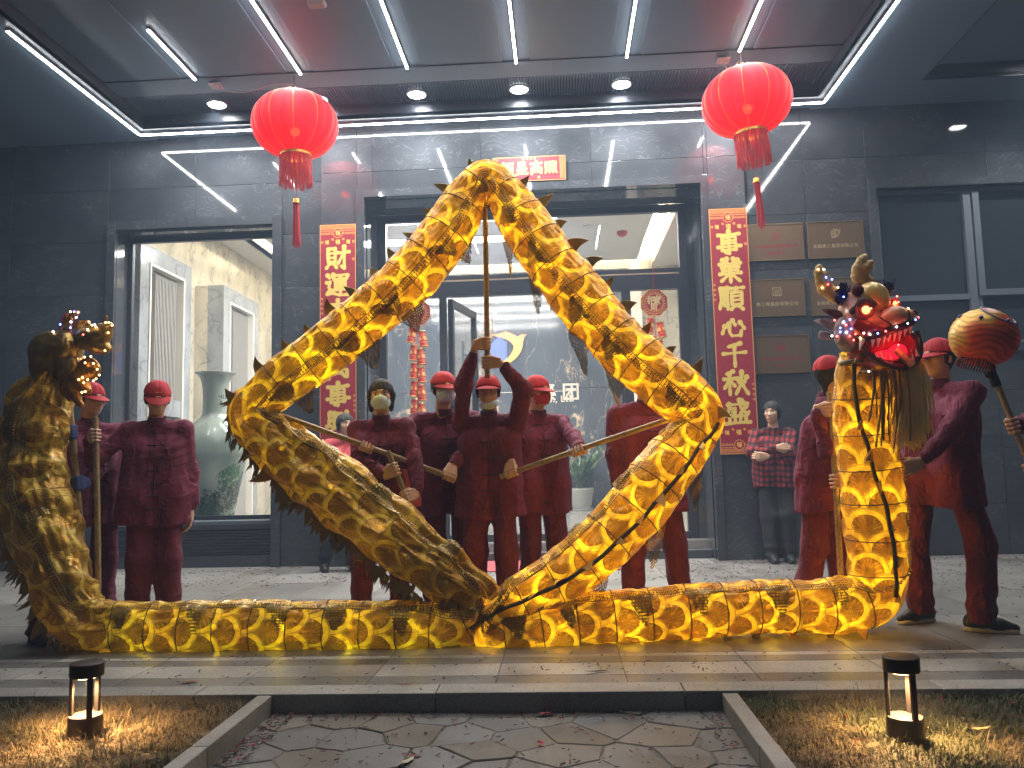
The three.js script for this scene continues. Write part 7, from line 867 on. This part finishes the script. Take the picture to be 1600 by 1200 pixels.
  // ---------------------------------------------------------------- tail: stuffed foil end with forked fins edged in fairy lights
  const tailG = new THREE.Group(); tailG.name = 'tail'; dragon.add(tailG); tailG.userData.label = 'dull gold stuffed dragon tail with forked fins at far left';
  const TZ = 3.72, TS = (CAM.z - TZ) / FPX, tp = (px, py, z = 0) => onz(px, py, TZ + z * TS), tb = (px, py, z, a, b, c) => ell(tp(px, py, z), a * TS, b * TS, c * TS), tc = (p, q, a, b) => cap(tp(...p), tp(...q), a * TS, b * TS);
  const tailFoil = std('dull crumpled gold cloth', [0.36, 0.225, 0.065], 0.34, 0.75, {}), tailOrange = std('orange foil lobe', [0.42, 0.19, 0.035], 0.3, 0.75), crump = (x, y, z) => 0.012 * (noise3(x * 24, y * 24, z * 24, 3) - 0.5) + 0.010 * Math.abs(noise3(x * 45, y * 45, z * 45, 8) - 0.5);
  part(tailG, 'stuffed_body', sdfMesh([tb(84, 548, 0, 38, 32, 34), tb(104, 542, 4, 26, 26, 26), tb(76, 575, -4, 30, 28, 28), tb(110, 575, 2, 22, 24, 22)], 0.007, { k: 0.016, disp: crump }), tailFoil);
  part(tailG, 'upper_lobe', sdfMesh([tb(140, 528, 4, 30, 20, 18), tb(160, 520, 4, 16, 16, 12), tc([150, 522, 4], [172, 508, 4], 13, 6), tb(158, 545, 4, 18, 10, 12)], 0.006, { k: 0.012, disp: crump }), tailFoil);
  part(tailG, 'lower_lobe', sdfMesh([tb(136, 575, 6, 18, 18, 10), tb(146, 578, 6, 10, 14, 8), tc([122, 590, 8], [136, 610, 10], 14, 8), tb(112, 606, 8, 12, 22, 10), tc([112, 606, 10], [126, 632, 12], 12, 6)], 0.006, { k: 0.010, disp: crump }), tailOrange);
  part(tailG, 'crest_fin', sdfMesh([tc([96, 514, 6], [104, 496, 6], 4, 5), tc([104, 496, 6], [122, 488, 6], 5, 3), tc([106, 512, 6], [110, 500, 6], 5, 4), tb(128, 508, 6, 15, 9, 4), tc([165, 506, 4], [166, 494, 4], 4, 2.5)], 0.0045, { k: 0.006, disp: crump }), tailOrange);
  const edge = tube([tp(96, 517, 12), tp(95, 505, 12), tp(100, 492, 12), tp(112, 487, 12), tp(124, 488, 12), tp(118, 497, 12), tp(110, 508, 14), tp(113, 522, 14), tp(122, 530, 14), tp(132, 522, 14), tp(150, 511, 14)], 1.5 * TS, 60, 6); part(tailG, 'piping', edge, std('pink violet piping', [0.40, 0.10, 0.22], 0.5));
  [[110, 487, 3], [116, 487, 0], [122, 488, 3], [119, 496, 1], [111, 503, 1], [94, 507, 0], [110, 512, 0], [83, 518, 1], [139, 503, 3], [144, 508, 3], [148, 507, 0], [137, 515, 1], [130, 523, 2], [150, 511, 3], [165, 504, 3], [170, 504, 3], [175, 508, 3], [169, 520, 3], [164, 548, 3], [132, 558, 3], [142, 557, 3], [133, 567, 3], [146, 568, 3], [152, 577, 3], [155, 586, 3], [150, 592, 3], [123, 593, 3], [129, 590, 3], [137, 593, 3], [131, 598, 3], [128, 613, 3], [133, 612, 3], [146, 595, 3]].forEach(([x, y, c]) => part(tailG, 'fairy_light', ball(tp(x, y, 22), 1.5 * TS, 1, 1, 1, 8, 6), ledC[c]));
  part(tailG, 'tail_flap', (() => { const pos = [], idx = []; const A = [[28, 640], [50, 600], [70, 588], [98, 618], [82, 660], [50, 668]]; void A; const g = netFlag(ringAt(0.32).s, 0.34, (s, t) => { const R = ringAt(s); return surf(R, s, 0.1 + t * 1.2 - 0.5, 0.014 + 0.01 * Math.sin(t * 6)); }, 10, 14); void pos; void idx; return g; })(), netM);
}
// repeats of one kind share a group
const GROUPS = { light_strip: 'light strips in the canopy', downlight: 'round downlights in the canopy', red_lantern: 'red lanterns under the canopy', bronze_plaque: 'bronze plaques on the wall', couplet_banner: 'tall couplets beside the entrance', bamboo_pole: 'bamboo poles carrying the dragon', panel_light: 'panel lights on the lobby ceiling', cove_light: 'cove lights of the lobby', recessed_spot: 'small spots of the lobby ceiling', firecracker_charm: 'firecracker charms on the door', junction_box: 'junction boxes for the lanterns', lantern_cable: 'cables of the lanterns', paper_scrap: 'red paper scraps on the ground', fallen_leaf: 'fallen leaves' };
for (const o of scene.children) { const k = o.name.replace(/_\d{3}$/, ''); if (GROUPS[k] && o.userData.category && !o.userData.group) o.userData.group = GROUPS[k]; }
scene.traverse((o) => { if (o.isMesh) { o.castShadow = true; o.receiveShadow = true; } });
// thin firecracker smoke under the canopy
scene.fog = new THREE.FogExp2(0xb4d0f4, 0.012);
renderer.render(scene, camera);
